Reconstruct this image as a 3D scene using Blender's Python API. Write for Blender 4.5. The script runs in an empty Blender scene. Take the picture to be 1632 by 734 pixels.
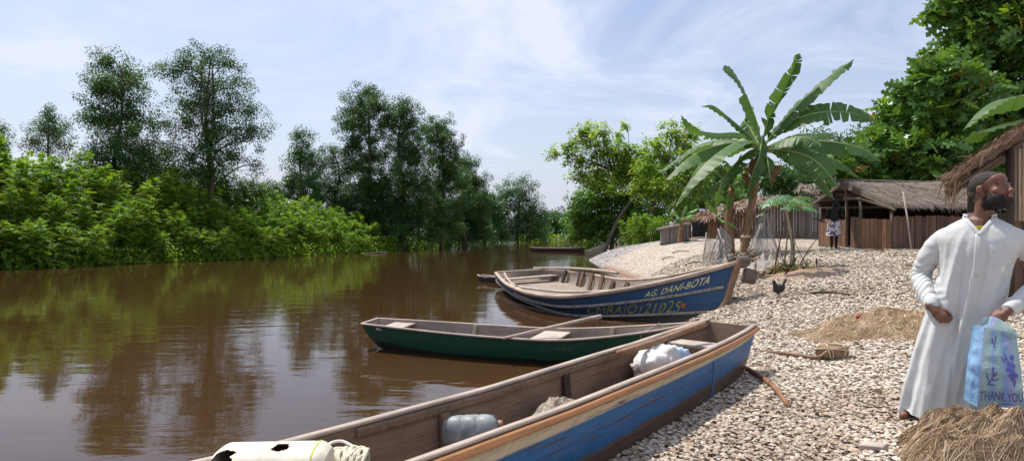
import bpy, bmesh, math, random
import numpy as np
from mathutils import Vector, Matrix, noise as mnoise

# ------------------------------------------------------------------ basics
SC = bpy.context.scene
COL = SC.collection
FPX, CX, CY, HC = 1050.0, 816.0, 367.0, 1.75      # calibrated lens: focal length in photo pixels, centre, eye height over the water
def A(*p): return np.array(p, float)
def P(px, py, d): return A((px-CX)*d/FPX, d, HC-(py-CY)*d/FPX)
def PZ(px, py, z):
    d = (HC-z)*FPX/(py-CY)
    return A((px-CX)*d/FPX, d, z)
def nrm(v):
    v = np.asarray(v, float)
    return v/np.maximum(np.linalg.norm(v, axis=-1, keepdims=True), 1e-9)
def smooth_interp(x, xs, ys):
    xs = np.asarray(xs, float); ys = np.asarray(ys, float)
    x = np.asarray(x, float)
    acc = 0
    for o, w in ((-1.6, .12), (-.8, .2), (0, .36), (.8, .2), (1.6, .12)):
        acc = acc+w*np.interp(x+o, xs, ys)
    return acc

# ------------------------------------------------------------------ terrain
SHY = [-30, 0, 2.5, 4.8, 7.05, 8.6, 10.2, 11.8, 13.5, 17, 20, 25, 31, 37, 41, 44, 48, 60, 100, 118, 126, 400]
SHX = [-14, -3.2, -1.4, .2, 1.3, 2.0, 2.6, 3.05, 3.55, 4.0, 4.25, 4.45, 4.35, 4.4, 4.8, 6.0, 7.6, 9.0, 11.5, 13.5, 15, 40]
LBY = [-30, 0, 15, 29.6, 40, 54, 76, 108, 118, 126, 400]
LBX = [-95, -70, -45, -23, -17, -11.2, -7, -1.8, 0.5, 3, 30]
PLY = [-30, 0, 5, 8, 11.7, 14.4, 17, 20, 24, 27, 32, 38, 44, 60, 400]
PLV = [.4, .5, .62, .72, .95, 1.12, 1.22, 1.15, 1.25, 1.5, 1.55, 1.3, .9, .8, .8]
LLY = [-30, 5, 8, 12, 15, 18, 30, 44, 400]
LLV = [3, 3, 2.8, 1.9, 1.25, 1.1, 1.7, 2, 2]
def ground_z(x, y):
    x = np.asarray(x, float); y = np.asarray(y, float)
    s = x-smooth_interp(y, SHY, SHX)
    Pm = smooth_interp(y, PLY, PLV); L = smooth_interp(y, LLY, LLV)
    zr = np.where(s > 0, Pm*(1-np.exp(-np.maximum(s, 0)/L)), s*.28)
    sl = smooth_interp(y, LBY, LBX)-x
    zl = np.where(sl > 0, .6*(1-np.exp(-np.maximum(sl, 0)/2.5)), sl*.3)
    sf = y-122
    zf = np.where(sf > 0, .8*(1-np.exp(-np.maximum(sf, 0)/5)), sf*.3)
    z = np.maximum(np.maximum(zr, zl), zf)
    return np.maximum(z, -.9)
def gz(x, y): return float(ground_z(x, y))
def G(px, py):
    """point of the ground (or the water, z=0) seen at a photo pixel"""
    lo = 1.0; prev = None
    for d in np.concatenate([np.arange(1.5, 60, .05), np.arange(60, 200, 1)]):
        p = P(px, py, d)
        if p[2] <= max(gz(p[0], p[1]), 0):
            return A(p[0], p[1], max(gz(p[0], p[1]), 0))
    return p

# ------------------------------------------------------------------ mesh builder
ORIG = {}
class MB:
    def __init__(s): s.b = []
    def add(s, V, F, mat=0, tint=None, uv=None):
        V = np.asarray(V, float).reshape(-1, 3)
        if isinstance(F, list) and F and len(set(len(f) for f in F)) > 1:
            groups = {}
            for i, f in enumerate(F): groups.setdefault(len(f), []).append(i)
            first = True
            Fl = [np.array([F[i] for i in ix]) for ix in groups.values()]
        else:
            Fl = [np.asarray(F, int)]
        t = np.ones(3) if tint is None else np.asarray(tint, float)
        s.b.append((V, Fl, mat, t, uv)); return s
    def shape(s, vf, **k): return s.add(vf[0], vf[1], uv=(vf[2] if len(vf) > 2 else None), **{q: w for q, w in k.items()})
    def build(s, name, mats, parent=None, loc=None, smooth=False, crease=None):
        if not isinstance(mats, (list, tuple)): mats = [mats]
        if parent is not None: o3 = ORIG[parent.name]
        else: o3 = np.zeros(3) if loc is None else np.asarray(loc, float)
        Vs, li, ls, mi, ti, uvs = [], [], [], [], [], []
        off = 0; lo = 0; anyuv = any(b[4] is not None for b in s.b)
        for V, Fl, mat, t, uv in s.b:
            Vs.append(V-o3)
            if anyuv: u = np.zeros((len(V), 2)) if uv is None else np.asarray(uv, float)
            k0 = 0
            for F in Fl:
                if len(F) == 0: continue
                m, k = F.shape
                li.append((F+off).ravel()); ls.append(lo+np.arange(m)*k); lo += m*k
                mi.append(np.full(m, mat)); 
                ti.append(np.broadcast_to(t, (m, 3)) if t.ndim == 1 else t[k0:k0+m])
                if anyuv: uvs.append(u[F.ravel()])
                k0 += m
            off += len(V)
        V = np.concatenate(Vs); li = np.concatenate(li); ls = np.concatenate(ls); mi = np.concatenate(mi); ti = np.concatenate(ti)
        me = bpy.data.meshes.new(name)
        me.vertices.add(len(V)); me.vertices.foreach_set('co', V.astype(np.float32).ravel())
        me.loops.add(len(li)); me.loops.foreach_set('vertex_index', li.astype(np.int32))
        me.polygons.add(len(ls)); me.polygons.foreach_set('loop_start', ls.astype(np.int32))
        me.polygons.foreach_set('material_index', mi.astype(np.int32))
        me.polygons.foreach_set('use_smooth', np.full(len(ls), bool(smooth)))
        me.update(calc_edges=True)
        if not np.allclose(ti, 1):
            at = me.attributes.new('tint', 'FLOAT_COLOR', 'FACE')
            at.data.foreach_set('color', np.concatenate([ti, np.ones((len(ti), 1))], 1).astype(np.float32).ravel())
        if anyuv:
            ul = me.uv_layers.new(name='UVMap')
            ul.data.foreach_set('uv', np.concatenate(uvs).astype(np.float32).ravel())
        for m in mats: me.materials.append(m)
        o = bpy.data.objects.new(name, me); COL.objects.link(o)
        if parent is not None: o.parent = parent
        else: o.location = o3
        ORIG[o.name] = o3
        return o
def thing(name, loc, label, cat, group=None):
    o = bpy.data.objects.new(name, None); COL.objects.link(o); o.empty_display_size = .2
    o.location = tuple(loc); ORIG[o.name] = np.asarray(loc, float)
    return tag(o, label, cat, group)
def tag(o, label, cat, group=None):
    o['label'] = label; o['category'] = cat
    if group: o['group'] = group
    return o
def kind(o, k): o['kind'] = k; return o
def dup(root, loc, rotz=0, scale=1, label=None, group=None):
    def cp(o, par):
        c = o.copy(); COL.objects.link(c)
        if par is not None: c.parent = par
        for ch in list(o.children): cp(ch, c)
        return c
    r = cp(root, None); r.location = tuple(loc); r.rotation_euler = (0, 0, rotz)
    r.scale = (scale,)*3 if np.isscalar(scale) else tuple(scale)
    if label: r['label'] = label
    if group: r['group'] = group
    return r

# ------------------------------------------------------------------ shapes  (V, F[, uv])
def frames(path):
    p = np.asarray(path, float); t = nrm(np.gradient(p, axis=0))
    up = A(0, 0, 1) if abs(t[0][2]) < .9 else A(1, 0, 0)
    n = nrm(up-t[0]*np.dot(up, t[0])); N = []
    for i in range(len(p)):
        n = nrm(n-t[i]*np.dot(n, t[i])); N.append(n)
    N = np.array(N); return t, N, np.cross(t, N)
def tube(path, r, n=8, caps=True, flat=1.0):
    p = np.asarray(path, float); m = len(p); r = np.broadcast_to(np.asarray(r, float), (m,))
    t, N, B = frames(p); a = np.arange(n)*2*math.pi/n
    V = (p[:, None]+r[:, None, None]*(np.cos(a)[None, :, None]*N[:, None]*flat+np.sin(a)[None, :, None]*B[:, None])).reshape(-1, 3)
    F = [(i*n+j, i*n+(j+1) % n, (i+1)*n+(j+1) % n, (i+1)*n+j) for i in range(m-1) for j in range(n)]
    L = np.concatenate([[0], np.cumsum(np.linalg.norm(np.diff(p, axis=0), axis=1))])
    uv = np.stack([np.repeat(L, n), np.tile(np.arange(n)/n, m)], 1)
    if caps: F = F+[tuple(range(n))[::-1], tuple((m-1)*n+j for j in range(n))]
    return V, F, uv
def bez(pts, n=12):
    """smooth curve through points (Catmull-Rom)"""
    p = np.asarray(pts, float)
    q = np.concatenate([[2*p[0]-p[1]], p, [2*p[-1]-p[-2]]])
    out = []
    k = len(p)-1
    for u in np.linspace(0, k, n):
        i = min(int(u), k-1); f = u-i
        a, b, c, d = q[i], q[i+1], q[i+2], q[i+3]
        out.append(.5*(2*b+(c-a)*f+(2*a-5*b+4*c-d)*f*f+(3*b-a-3*c+d)*f**3))
    return np.array(out)
def rot(axis, ang): return np.array(Matrix.Rotation(ang, 3, Vector(axis)))
def box(c, size, R=None, ch=.006):
    h = np.asarray(size, float)/2; ch = min(ch, h.min()*.45)
    V, F, idx = [], [], {}
    for sx in (-1, 1):
        for sy in (-1, 1):
            for sz in (-1, 1):
                for k in range(3):
                    v = A(sx, sy, sz)*(h-ch); v[k] += (sx, sy, sz)[k]*ch
                    idx[(sx, sy, sz, k)] = len(V); V.append(v)
    for k in range(3):
        a, b = (k+1) % 3, (k+2) % 3
        for s in (-1, 1):
            q = []
            for (i, j) in ((-1, -1), (1, -1), (1, 1), (-1, 1)):
                c3 = [0, 0, 0]; c3[k] = s; c3[a] = i; c3[b] = j; q.append(idx[(*c3, k)])
            F.append(tuple(q if s > 0 else q[::-1]))
        for i in (-1, 1):
            for j in (-1, 1):
                c0 = [0, 0, 0]; c0[a] = i; c0[b] = j
                c1 = list(c0); c0[k] = -1; c1[k] = 1
                q = [idx[(*c0, a)], idx[(*c1, a)], idx[(*c1, b)], idx[(*c0, b)]]
                F.append(tuple(q if i*j > 0 else q[::-1]))
    for sx in (-1, 1):
        for sy in (-1, 1):
            for sz in (-1, 1):
                q = [idx[(sx, sy, sz, k)] for k in range(3)]
                F.append(tuple(q if sx*sy*sz > 0 else q[::-1]))
    V = np.array(V)
    if R is not None: V = V@np.asarray(R).T
    return V+np.asarray(c, float), F
def beam(p, q, w, h, up=(0, 0, 1), ch=.005):
    """box from p to q, w sideways, h along up"""
    p = np.asarray(p, float); q = np.asarray(q, float); x = nrm(q-p); u = np.asarray(up, float)
    y = nrm(np.cross(u, x)); z = np.cross(x, y)
    return box((p+q)/2, (np.linalg.norm(q-p), w, h), np.stack([x, y, z], 1), ch)
def sweep(path, w, h, up=None):
    """rectangular section along a path"""
    p = np.asarray(path, float); t = nrm(np.gradient(p, axis=0)); u = A(0, 0, 1) if up is None else np.asarray(up, float)
    y = nrm(np.cross(np.broadcast_to(u, t.shape), t)); z = np.cross(t, y); m = len(p)
    c = .25
    prof = [(-.5, -.5+c), (-.5, .5-c), (-.5+c, .5), (.5-c, .5), (.5, .5-c), (.5, -.5+c), (.5-c, -.5), (-.5+c, -.5)]
    n = len(prof)
    V = np.stack([p+y*a*w+z*b*h for a, b in prof], 1).reshape(-1, 3)
    F = [(i*n+j, (i+1)*n+j, (i+1)*n+(j+1) % n, i*n+(j+1) % n) for i in range(m-1) for j in range(n)]
    F += [tuple(range(n)), tuple((m-1)*n+j for j in range(n))[::-1]]
    L = np.concatenate([[0], np.cumsum(np.linalg.norm(np.diff(p, axis=0), axis=1))])
    uv = np.stack([np.repeat(L, n), np.tile(np.arange(n)/n, m)], 1)
    return V, F, uv
_SPH = {}
def sphere(c, r, n=16, R=None):
    if n not in _SPH:
        V = [(0, 0, 1)]; F = []; m = n//2
        for i in range(1, m):
            for j in range(n):
                a, b = math.pi*i/m, 2*math.pi*j/n
                V.append((math.sin(a)*math.cos(b), math.sin(a)*math.sin(b), math.cos(a)))
        V.append((0, 0, -1))
        for j in range(n): F.append((0, 1+j, 1+(j+1) % n))
        for i in range(m-2):
            for j in range(n):
                a = 1+i*n
                F.append((a+j, a+n+j, a+n+(j+1) % n, a+(j+1) % n))
        a = 1+(m-2)*n
        for j in range(n): F.append((len(V)-1, a+(j+1) % n, a+j))
        _SPH[n] = (np.array(V, float), F)
    V, F = _SPH[n]
    V = V*np.asarray(r, float)
    if R is not None: V = V@np.asarray(R).T
    return V+np.asarray(c, float), F
def capsule(p, q, r0, r1, n=14):
    p = np.asarray(p, float); q = np.asarray(q, float); x = nrm(q-p)
    pts, rs = [], []
    for a in (85, 60, 30): pts.append(p-x*r0*math.sin(math.radians(a))); rs.append(r0*math.cos(math.radians(a)))
    for k in np.linspace(0, 1, 5): pts.append(p+(q-p)*k); rs.append(r0+(r1-r0)*k)
    for a in (30, 60, 85): pts.append(q+x*r1*math.sin(math.radians(a))); rs.append(r1*math.cos(math.radians(a)))
    return tube(pts, rs, n)
def chain(pts, rs, n=14):
    """rounded tapered tube through points"""
    p = bez(pts, max(8, 5*len(pts))); r = np.interp(np.linspace(0, 1, len(p)), np.linspace(0, 1, len(rs)), rs)
    x0 = nrm(p[1]-p[0]); x1 = nrm(p[-1]-p[-2]); a = [math.radians(q) for q in (85, 60, 30)]
    pts = [p[0]-x0*r[0]*math.sin(q) for q in a]+list(p)+[p[-1]+x1*r[-1]*math.sin(q) for q in a[::-1]]
    rr = [r[0]*math.cos(q) for q in a]+list(r)+[r[-1]*math.cos(q) for q in a[::-1]]
    return tube(pts, rr, n)
def grid_faces(m, n, wrap=False):
    F = []
    nn = n if wrap else n-1
    i, j = np.meshgrid(np.arange(m-1), np.arange(nn), indexing='ij'); i = i.ravel(); j = j.ravel(); k = (j+1) % n
    return np.stack([i*n+j, i*n+k, (i+1)*n+k, (i+1)*n+j], 1)
def remesh(mb_or_obj, voxel, smooth_it=4, fac=.5):
    """fuse overlapping closed shapes into one continuous surface; returns V, F"""
    o = mb_or_obj.build('fuse', []) if isinstance(mb_or_obj, MB) else mb_or_obj
    m = o.modifiers.new('r', 'REMESH'); m.mode = 'VOXEL'; m.voxel_size = voxel; m.adaptivity = 0
    if smooth_it:
        s = o.modifiers.new('s', 'SMOOTH'); s.factor = fac; s.iterations = smooth_it
    dg = bpy.context.evaluated_depsgraph_get()
    me = bpy.data.meshes.new_from_object(o.evaluated_get(dg))
    V = np.zeros(len(me.vertices)*3, np.float32); me.vertices.foreach_get('co', V)
    F = [tuple(p.vertices) for p in me.polygons]
    bpy.data.objects.remove(o); bpy.data.meshes.remove(me)
    return V.reshape(-1, 3).astype(float), F
def vnormals(V, F):
    N = np.zeros_like(V)
    for f in ([np.asarray(F)] if not isinstance(F, list) else [np.array([q for q in F if len(q) == k]) for k in (3, 4)]):
        if len(f) == 0: continue
        n = np.cross(V[f[:, 1]]-V[f[:, 0]], V[f[:, -1]]-V[f[:, 0]])
        for c in range(f.shape[1]): np.add.at(N, f[:, c], n)
    return nrm(N)
def fbm(V, scale, seed=0., oct=3):
    return np.array([mnoise.fractal(Vector((v[0]*scale+seed, v[1]*scale-seed, v[2]*scale+2*seed)), .6, 2.0, oct) for v in V])
def leaf_cards(C, D, Nn, L, W):
    """rhombic leaves: base C, axis D, normal Nn"""
    D = nrm(D); S = nrm(np.cross(D, Nn)); L = np.asarray(L)[:, None]; W = np.asarray(W)[:, None]
    V = np.stack([C, C+D*L*.5+S*W*.5, C+D*L, C+D*L*.5-S*W*.5], 1).reshape(-1, 3)
    F = np.arange(len(C)*4).reshape(-1, 4)
    return V, F
def text_mesh(s, size=1.0, font_space=1.0):
    """flat 2-D letters: returns V (x, y, 0) and faces, origin at the lower left"""
    cu = bpy.data.curves.new('letters', 'FONT'); cu.body = s; cu.size = size; cu.space_character = font_space
    cu.resolution_u = 3
    o = bpy.data.objects.new('letters', cu); COL.objects.link(o)
    dg = bpy.context.evaluated_depsgraph_get()
    me = bpy.data.meshes.new_from_object(o.evaluated_get(dg))
    V = np.array([v.co[:] for v in me.vertices]); F = [tuple(p.vertices) for p in me.polygons]
    bpy.data.objects.remove(o); bpy.data.curves.remove(cu); bpy.data.meshes.remove(me)
    return V, F

# ------------------------------------------------------------------ materials
def mat(name):
    m = bpy.data.materials.new(name); m.use_nodes = True
    nt = m.node_tree; b = nt.nodes['Principled BSDF']; return m, nt, b
def nd(nt, t, **k):
    n = nt.nodes.new(t)
    for a, v in k.items():
        if a.startswith('i_'): n.inputs[a[2:].replace('_', ' ')].default_value = v
        else: setattr(n, a, v)
    return n
def lk(nt, a, b): nt.links.new(a, b)
def c4(c): return (*c, 1)
def mixc(nt, fac, a, b, blend='MIX'):
    n = nd(nt, 'ShaderNodeMix', data_type='RGBA', blend_type=blend)
    for s, v in ((0, fac), (6, a), (7, b)):
        if hasattr(v, 'is_output'): lk(nt, v, n.inputs[s])
        else: n.inputs[s].default_value = c4(v) if s > 0 and len(v) == 3 else v
    return n.outputs[2]
def ramp(nt, fac, stops):
    n = nd(nt, 'ShaderNodeValToRGB'); e = n.color_ramp.elements
    while len(e) < len(stops): e.new(.5)
    for q, (p, c) in zip(e, stops): q.position = p; q.color = c4(c) if len(c) == 3 else c
    lk(nt, fac, n.inputs[0]); return n.outputs[0]
def noise_tex(nt, scale, detail=4, rough=.6, vec=None, dist=0.):
    n = nd(nt, 'ShaderNodeTexNoise'); n.inputs['Scale'].default_value = scale; n.inputs['Detail'].default_value = detail
    n.inputs['Roughness'].default_value = rough; n.inputs['Distortion'].default_value = dist
    if vec is not None: lk(nt, vec, n.inputs['Vector'])
    return n
def coords(nt, kindc='Object', scale=None):
    t = nd(nt, 'ShaderNodeTexCoord').outputs[kindc]
    if scale is not None:
        mp = nd(nt, 'ShaderNodeMapping'); mp.inputs['Scale'].default_value = scale; lk(nt, t, mp.inputs['Vector']); t = mp.outputs[0]
    return t
def bump(nt, b, h, strength=.4, dist=.02):
    n = nd(nt, 'ShaderNodeBump'); n.inputs['Strength'].default_value = strength; n.inputs['Distance'].default_value = dist
    lk(nt, h, n.inputs['Height']); lk(nt, n.outputs[0], b.inputs['Normal']); return n
def simple(name, c, rough=.7, var=.15, scale=12, bmp=.25, stretch=(1, 1, 1), metal=0, spec=.4, dist=.01, tintattr=False):
    """mottled surface"""
    m, nt, b = mat(name); v = coords(nt, 'Object', stretch)
    n = noise_tex(nt, scale, 5, .65, v)
    lo = tuple(x*(1-var) for x in c); hi = tuple(min(1, x*(1+var)) for x in c)
    col = ramp(nt, n.outputs['Fac'], [(.3, lo), (.7, hi)])
    if tintattr:
        at = nd(nt, 'ShaderNodeAttribute', attribute_name='tint')
        col = mixc(nt, 1.0, col, at.outputs['Color'], 'MULTIPLY')
    lk(nt, col, b.inputs['Base Color']); b.inputs['Roughness'].default_value = rough
    b.inputs['Metallic'].default_value = metal; b.inputs['Specular IOR Level'].default_value = spec
    if bmp: bump(nt, b, n.outputs['Fac'], bmp, dist)
    return m
def leafmat(name, c, trans=(1.5, 1.35, .6), tr=.35, rough=.45, spec=.4):
    """leaf: glossy skin plus light passing through, coloured by the leaf's own tint"""
    m, nt, b = mat(name)
    at = nd(nt, 'ShaderNodeAttribute', attribute_name='tint')
    col = mixc(nt, 1.0, c, at.outputs['Color'], 'MULTIPLY')
    lk(nt, col, b.inputs['Base Color']); b.inputs['Roughness'].default_value = rough; b.inputs['Specular IOR Level'].default_value = spec
    tl = nd(nt, 'ShaderNodeBsdfTranslucent')
    lk(nt, mixc(nt, 1.0, col, trans, 'MULTIPLY'), tl.inputs['Color'])
    mx = nd(nt, 'ShaderNodeMixShader'); mx.inputs[0].default_value = tr
    lk(nt, b.outputs[0], mx.inputs[1]); lk(nt, tl.outputs[0], mx.inputs[2])
    lk(nt, mx.outputs[0], nt.nodes['Material Output'].inputs['Surface'])
    return m
def woodmat(name, c, dark=.45, grain=(3, 40, 40), rough=.75, wear=None, var=.3, uv=False, bmp=.35):
    """weathered timber; grain runs along the first axis of its coordinates"""
    m, nt, b = mat(name); v = coords(nt, 'UV' if uv else 'Object', grain)
    n1 = noise_tex(nt, 1.0, 6, .7, v, .6); n2 = noise_tex(nt, 2.3, 4, .6, coords(nt, 'Object'))
    col = ramp(nt, n1.outputs['Fac'], [(.28, tuple(x*dark for x in c)), (.5, c), (.75, tuple(min(1, x*(1+var)) for x in c))])
    w = wear or tuple(x*.55 for x in c)
    f = ramp(nt, n2.outputs['Fac'], [(.45, (0, 0, 0)), (.7, (.8, .8, .8))])
    col = mixc(nt, f, col, w)
    lk(nt, col, b.inputs['Base Color']); b.inputs['Roughness'].default_value = rough; b.inputs['Specular IOR Level'].default_value = .3
    bump(nt, b, n1.outputs['Fac'], bmp, .01)
    return m
# ------------------------------------------------------------------ camera, sky, sun
cam = bpy.data.cameras.new('camera'); camo = bpy.data.objects.new('camera', cam); COL.objects.link(camo)
cam.sensor_width = 36; cam.lens = 36*FPX/1632; cam.clip_end = 5000; cam.clip_start = .05
camo.location = (0, 0, HC); camo.rotation_euler = (math.pi/2, 0, 0); SC.camera = camo
SUN = nrm(A(-.30, .36, .885))
el = math.asin(SUN[2]); az = math.atan2(SUN[0], SUN[1])
W = bpy.data.worlds.new('World'); SC.world = W; W.use_nodes = True
nt = W.node_tree; bg = nt.nodes['Background']
sky = nd(nt, 'ShaderNodeTexSky', sky_type='NISHITA'); sky.sun_disc = False
sky.sun_elevation = el; sky.sun_rotation = az; sky.altitude = 0; sky.air_density = 1.0; sky.dust_density = 3.0; sky.ozone_density = 2.0
# thin high cloud over the sky, laid out on a flat ceiling so that it closes up towards the horizon
tc = nd(nt, 'ShaderNodeTexCoord').outputs['Generated']
sep = nd(nt, 'ShaderNodeSeparateXYZ'); lk(nt, tc, sep.inputs[0])
zz = nd(nt, 'ShaderNodeMath', operation='ADD'); lk(nt, sep.outputs[2], zz.inputs[0]); zz.inputs[1].default_value = .22
zc = nd(nt, 'ShaderNodeMath', operation='MAXIMUM'); lk(nt, zz.outputs[0], zc.inputs[0]); zc.inputs[1].default_value = .05
dv = nd(nt, 'ShaderNodeVectorMath', operation='SCALE'); iv = nd(nt, 'ShaderNodeMath', operation='DIVIDE'); iv.inputs[0].default_value = 1
lk(nt, zc.outputs[0], iv.inputs[1]); lk(nt, tc, dv.inputs[0]); lk(nt, iv.outputs[0], dv.inputs['Scale'])
mp = nd(nt, 'ShaderNodeMapping'); mp.inputs['Scale'].default_value = (1.0, 1.0, .3); mp.inputs['Rotation'].default_value = (0, 0, .5); mp.inputs['Location'].default_value = (.35, .2, 0)
lk(nt, dv.outputs[0], mp.inputs[0])
cn = noise_tex(nt, 1.5, 7, .62, mp.outputs[0], .7)
cm = ramp(nt, cn.outputs['Fac'], [(.34, (.1, .1, .1)), (.5, (.5, .5, .5)), (.64, (1, 1, 1))])
hz = ramp(nt, sep.outputs[2], [(0, (.75, .75, .75)), (.1, (.55, .55, .55)), (.35, (.12, .12, .12)), (1, (0, 0, 0))])
fm = nd(nt, 'ShaderNodeMath', operation='MAXIMUM'); lk(nt, cm, fm.inputs[0]); lk(nt, hz, fm.inputs[1])
SKYLIFT = (1.0, 1.03, 1.12)
lift = mixc(nt, 1.0, sky.outputs[0], SKYLIFT, 'MULTIPLY')
CLOUD = (5.9, 6.35, 7.6)
colr = mixc(nt, fm.outputs[0], lift, CLOUD)
lk(nt, colr, bg.inputs['Color']); bg.inputs['Strength'].default_value = .105
sl = bpy.data.lights.new('sun', 'SUN'); so = bpy.data.objects.new('sun', sl); COL.objects.link(so)
sl.energy = 4.2; sl.angle = math.radians(.55); sl.color = (1, .95, .87)
so.rotation_euler = Vector(tuple(SUN)).to_track_quat('Z', 'Y').to_euler(); so.location = (-20, 20, 60)
SC.view_settings.view_transform = 'Standard'; SC.view_settings.look = 'None'; SC.view_settings.gamma = 1
SC.view_settings.exposure = 0.38
SC.render.engine = 'CYCLES'
cy = SC.cycles; cy.use_denoising = True; cy.max_bounces = 7; cy.diffuse_bounces = 3; cy.glossy_bounces = 3; cy.transmission_bounces = 3
cy.transparent_max_bounces = 8; cy.volume_bounces = 0; cy.caustics_reflective = False; cy.caustics_refractive = False; cy.sample_clamp_indirect = 6
cy.use_adaptive_sampling = True; cy.adaptive_threshold = .015

# ------------------------------------------------------------------ ground: one sheet to the horizon
ys = np.concatenate([np.arange(-30, 0, 2), np.arange(0, 24, .22), np.arange(24, 50, .6), np.arange(50, 135, 2.2), np.geomspace(136, 1500, 24)])
ux = np.concatenate([-np.geomspace(1500, 60, 20), np.arange(-58, -6, 2), np.arange(-6, 18, .22), np.arange(18, 60, 2), np.geomspace(61, 1500, 20)])
X, Y = np.meshgrid(ux, ys); Z = ground_z(X, Y)
V = np.stack([X, Y, Z], -1).reshape(-1, 3)
wob = .02*np.sin(V[:, 0]*2.3+V[:, 1]*1.1)+.02*np.sin(V[:, 0]*.9-V[:, 1]*2.7)
def soil():
    m, nt, b = mat('bank soil'); v = coords(nt, 'Object'); n = noise_tex(nt, .8, 6, .7, v)
    lk(nt, ramp(nt, n.outputs['Fac'], [(.3, (.04, .032, .02)), (.7, (.1, .075, .045))]), b.inputs['Base Color']); b.inputs['Roughness'].default_value = .9
    bump(nt, b, n.outputs['Fac'], .5, .1); return m
def shellground():
    m, nt, b = mat('shell ground'); v = coords(nt, 'Object')
    vo = nd(nt, 'ShaderNodeTexVoronoi', feature='F1'); vo.inputs['Scale'].default_value = 15; lk(nt, v, vo.inputs['Vector'])
    vd = nd(nt, 'ShaderNodeTexVoronoi', feature='DISTANCE_TO_EDGE'); vd.inputs['Scale'].default_value = 15; lk(nt, v, vd.inputs['Vector'])
    sp = nd(nt, 'ShaderNodeSeparateColor'); lk(nt, vo.outputs['Color'], sp.inputs[0])
    c = ramp(nt, sp.outputs[0], [(0, (.22, .17, .125)), (.25, (.44, .36, .285)), (.6, (.56, .475, .39)), (1, (.68, .61, .54))])
    e = ramp(nt, vd.outputs['Distance'], [(0, (.25, .2, .15)), (.12, (1, 1, 1))])
    c = mixc(nt, 1.0, c, e, 'MULTIPLY')
    n = noise_tex(nt, .7, 5, .65, v)
    c = mixc(nt, ramp(nt, n.outputs['Fac'], [(.52, (0, 0, 0)), (.72, (.7, .7, .7))]), c, (.30, .22, .15))
    # wet, rust-stained strip along the water
    ge = nd(nt, 'ShaderNodeNewGeometry'); sz = nd(nt, 'ShaderNodeSeparateXYZ'); lk(nt, ge.outputs['Position'], sz.inputs[0])
    wz = ramp(nt, sz.outputs[2], [(.02, (1, 1, 1)), (.2, (0, 0, 0))])
    c = mixc(nt, wz, c, (.22, .105, .05))
    # older grey shells heaped on the far mound
    mk = nd(nt, 'ShaderNodeMath', operation='MULTIPLY_ADD'); lk(nt, n.outputs['Fac'], mk.inputs[0]); mk.inputs[1].default_value = 9
    lk(nt, sz.outputs[1], mk.inputs[2])
    f = nd(nt, 'ShaderNodeMapRange'); f.inputs[1].default_value = 34; f.inputs[2].default_value = 37.5; lk(nt, mk.outputs[0], f.inputs[0])
    c2 = ramp(nt, sp.outputs[1], [(0, (.05, .042, .045)), (.55, (.16, .135, .125)), (.75, (.50, .46, .44)), (1, (.64, .61, .58))])
    c = mixc(nt, f.outputs[0], c, c2)
    lk(nt, c, b.inputs['Base Color']); b.inputs['Roughness'].default_value = .75
    h = nd(nt, 'ShaderNodeMath', operation='ADD'); lk(nt, sp.outputs[2], h.inputs[0]); lk(nt, vd.outputs['Distance'], h.inputs[1])
    bump(nt, b, h.outputs[0], .9, .04); return m
M_SOIL, M_SHELLG = soil(), shellground()
F = grid_faces(len(ys), len(ux)); F = F[:, ::1]
fc = V[F].mean(1)
onr = (fc[:, 0] > smooth_interp(fc[:, 1], SHY, SHX)-1.2) & (fc[:, 1] < 46) & (fc[:, 0] < 40)
gb = MB(); gb.add(V[:, :], F[onr], 1); gb.add(V, F[~onr], 0)
ground = kind(gb.build('ground', [M_SOIL, M_SHELLG], smooth=True), 'structure')
# weld the two face sets back into one sheet
bm = bmesh.new(); bm.from_mesh(ground.data); bmesh.ops.remove_doubles(bm, verts=bm.verts, dist=1e-5)
bmesh.ops.delete(bm, geom=[v for v in bm.verts if not v.link_faces], context='VERTS'); bm.to_mesh(ground.data); bm.free()

# ------------------------------------------------------------------ river
def watermat():
    m, nt, b = mat('brown river water'); v = coords(nt, 'Object')
    n0 = noise_tex(nt, .12, 3, .5, v)
    lk(nt, ramp(nt, n0.outputs['Fac'], [(.3, (.046, .0235, .0095)), (.7, (.060, .030, .0120))]), b.inputs['Base Color'])
    b.inputs['Roughness'].default_value = .035; b.inputs['IOR'].default_value = 1.333; b.inputs['Specular IOR Level'].default_value = .5
    a = noise_tex(nt, 1.0, 3, .5, coords(nt, 'Object', (.8, 2.2, 1)), .3)
    d = noise_tex(nt, 1.0, 2, .5, coords(nt, 'Object', (4.5, 9, 1)), .5)
    w = nd(nt, 'ShaderNodeMath', operation='MULTIPLY_ADD'); lk(nt, d.outputs['Fac'], w.inputs[0]); w.inputs[1].default_value = .10; lk(nt, a.outputs['Fac'], w.inputs[2])
    patch = noise_tex(nt, .22, 3, .6, v)
    st = nd(nt, 'ShaderNodeMapRange'); lk(nt, patch.outputs['Fac'], st.inputs[0]); st.inputs[1].default_value = .38; st.inputs[2].default_value = .66
    st.inputs[3].default_value = .025; st.inputs[4].default_value = .13
    bn = bump(nt, b, w.outputs[0], .2, .1); lk(nt, st.outputs[0], bn.inputs['Strength'])
    return m
yw = np.linspace(-30, 160, 40); xw = np.linspace(-130, 60, 40)
Xw, Yw = np.meshgrid(xw, yw)
kind(MB().add(np.stack([Xw, Yw, 0*Xw], -1).reshape(-1, 3), grid_faces(40, 40)).build('river_water', watermat(), smooth=True), 'structure')

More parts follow.
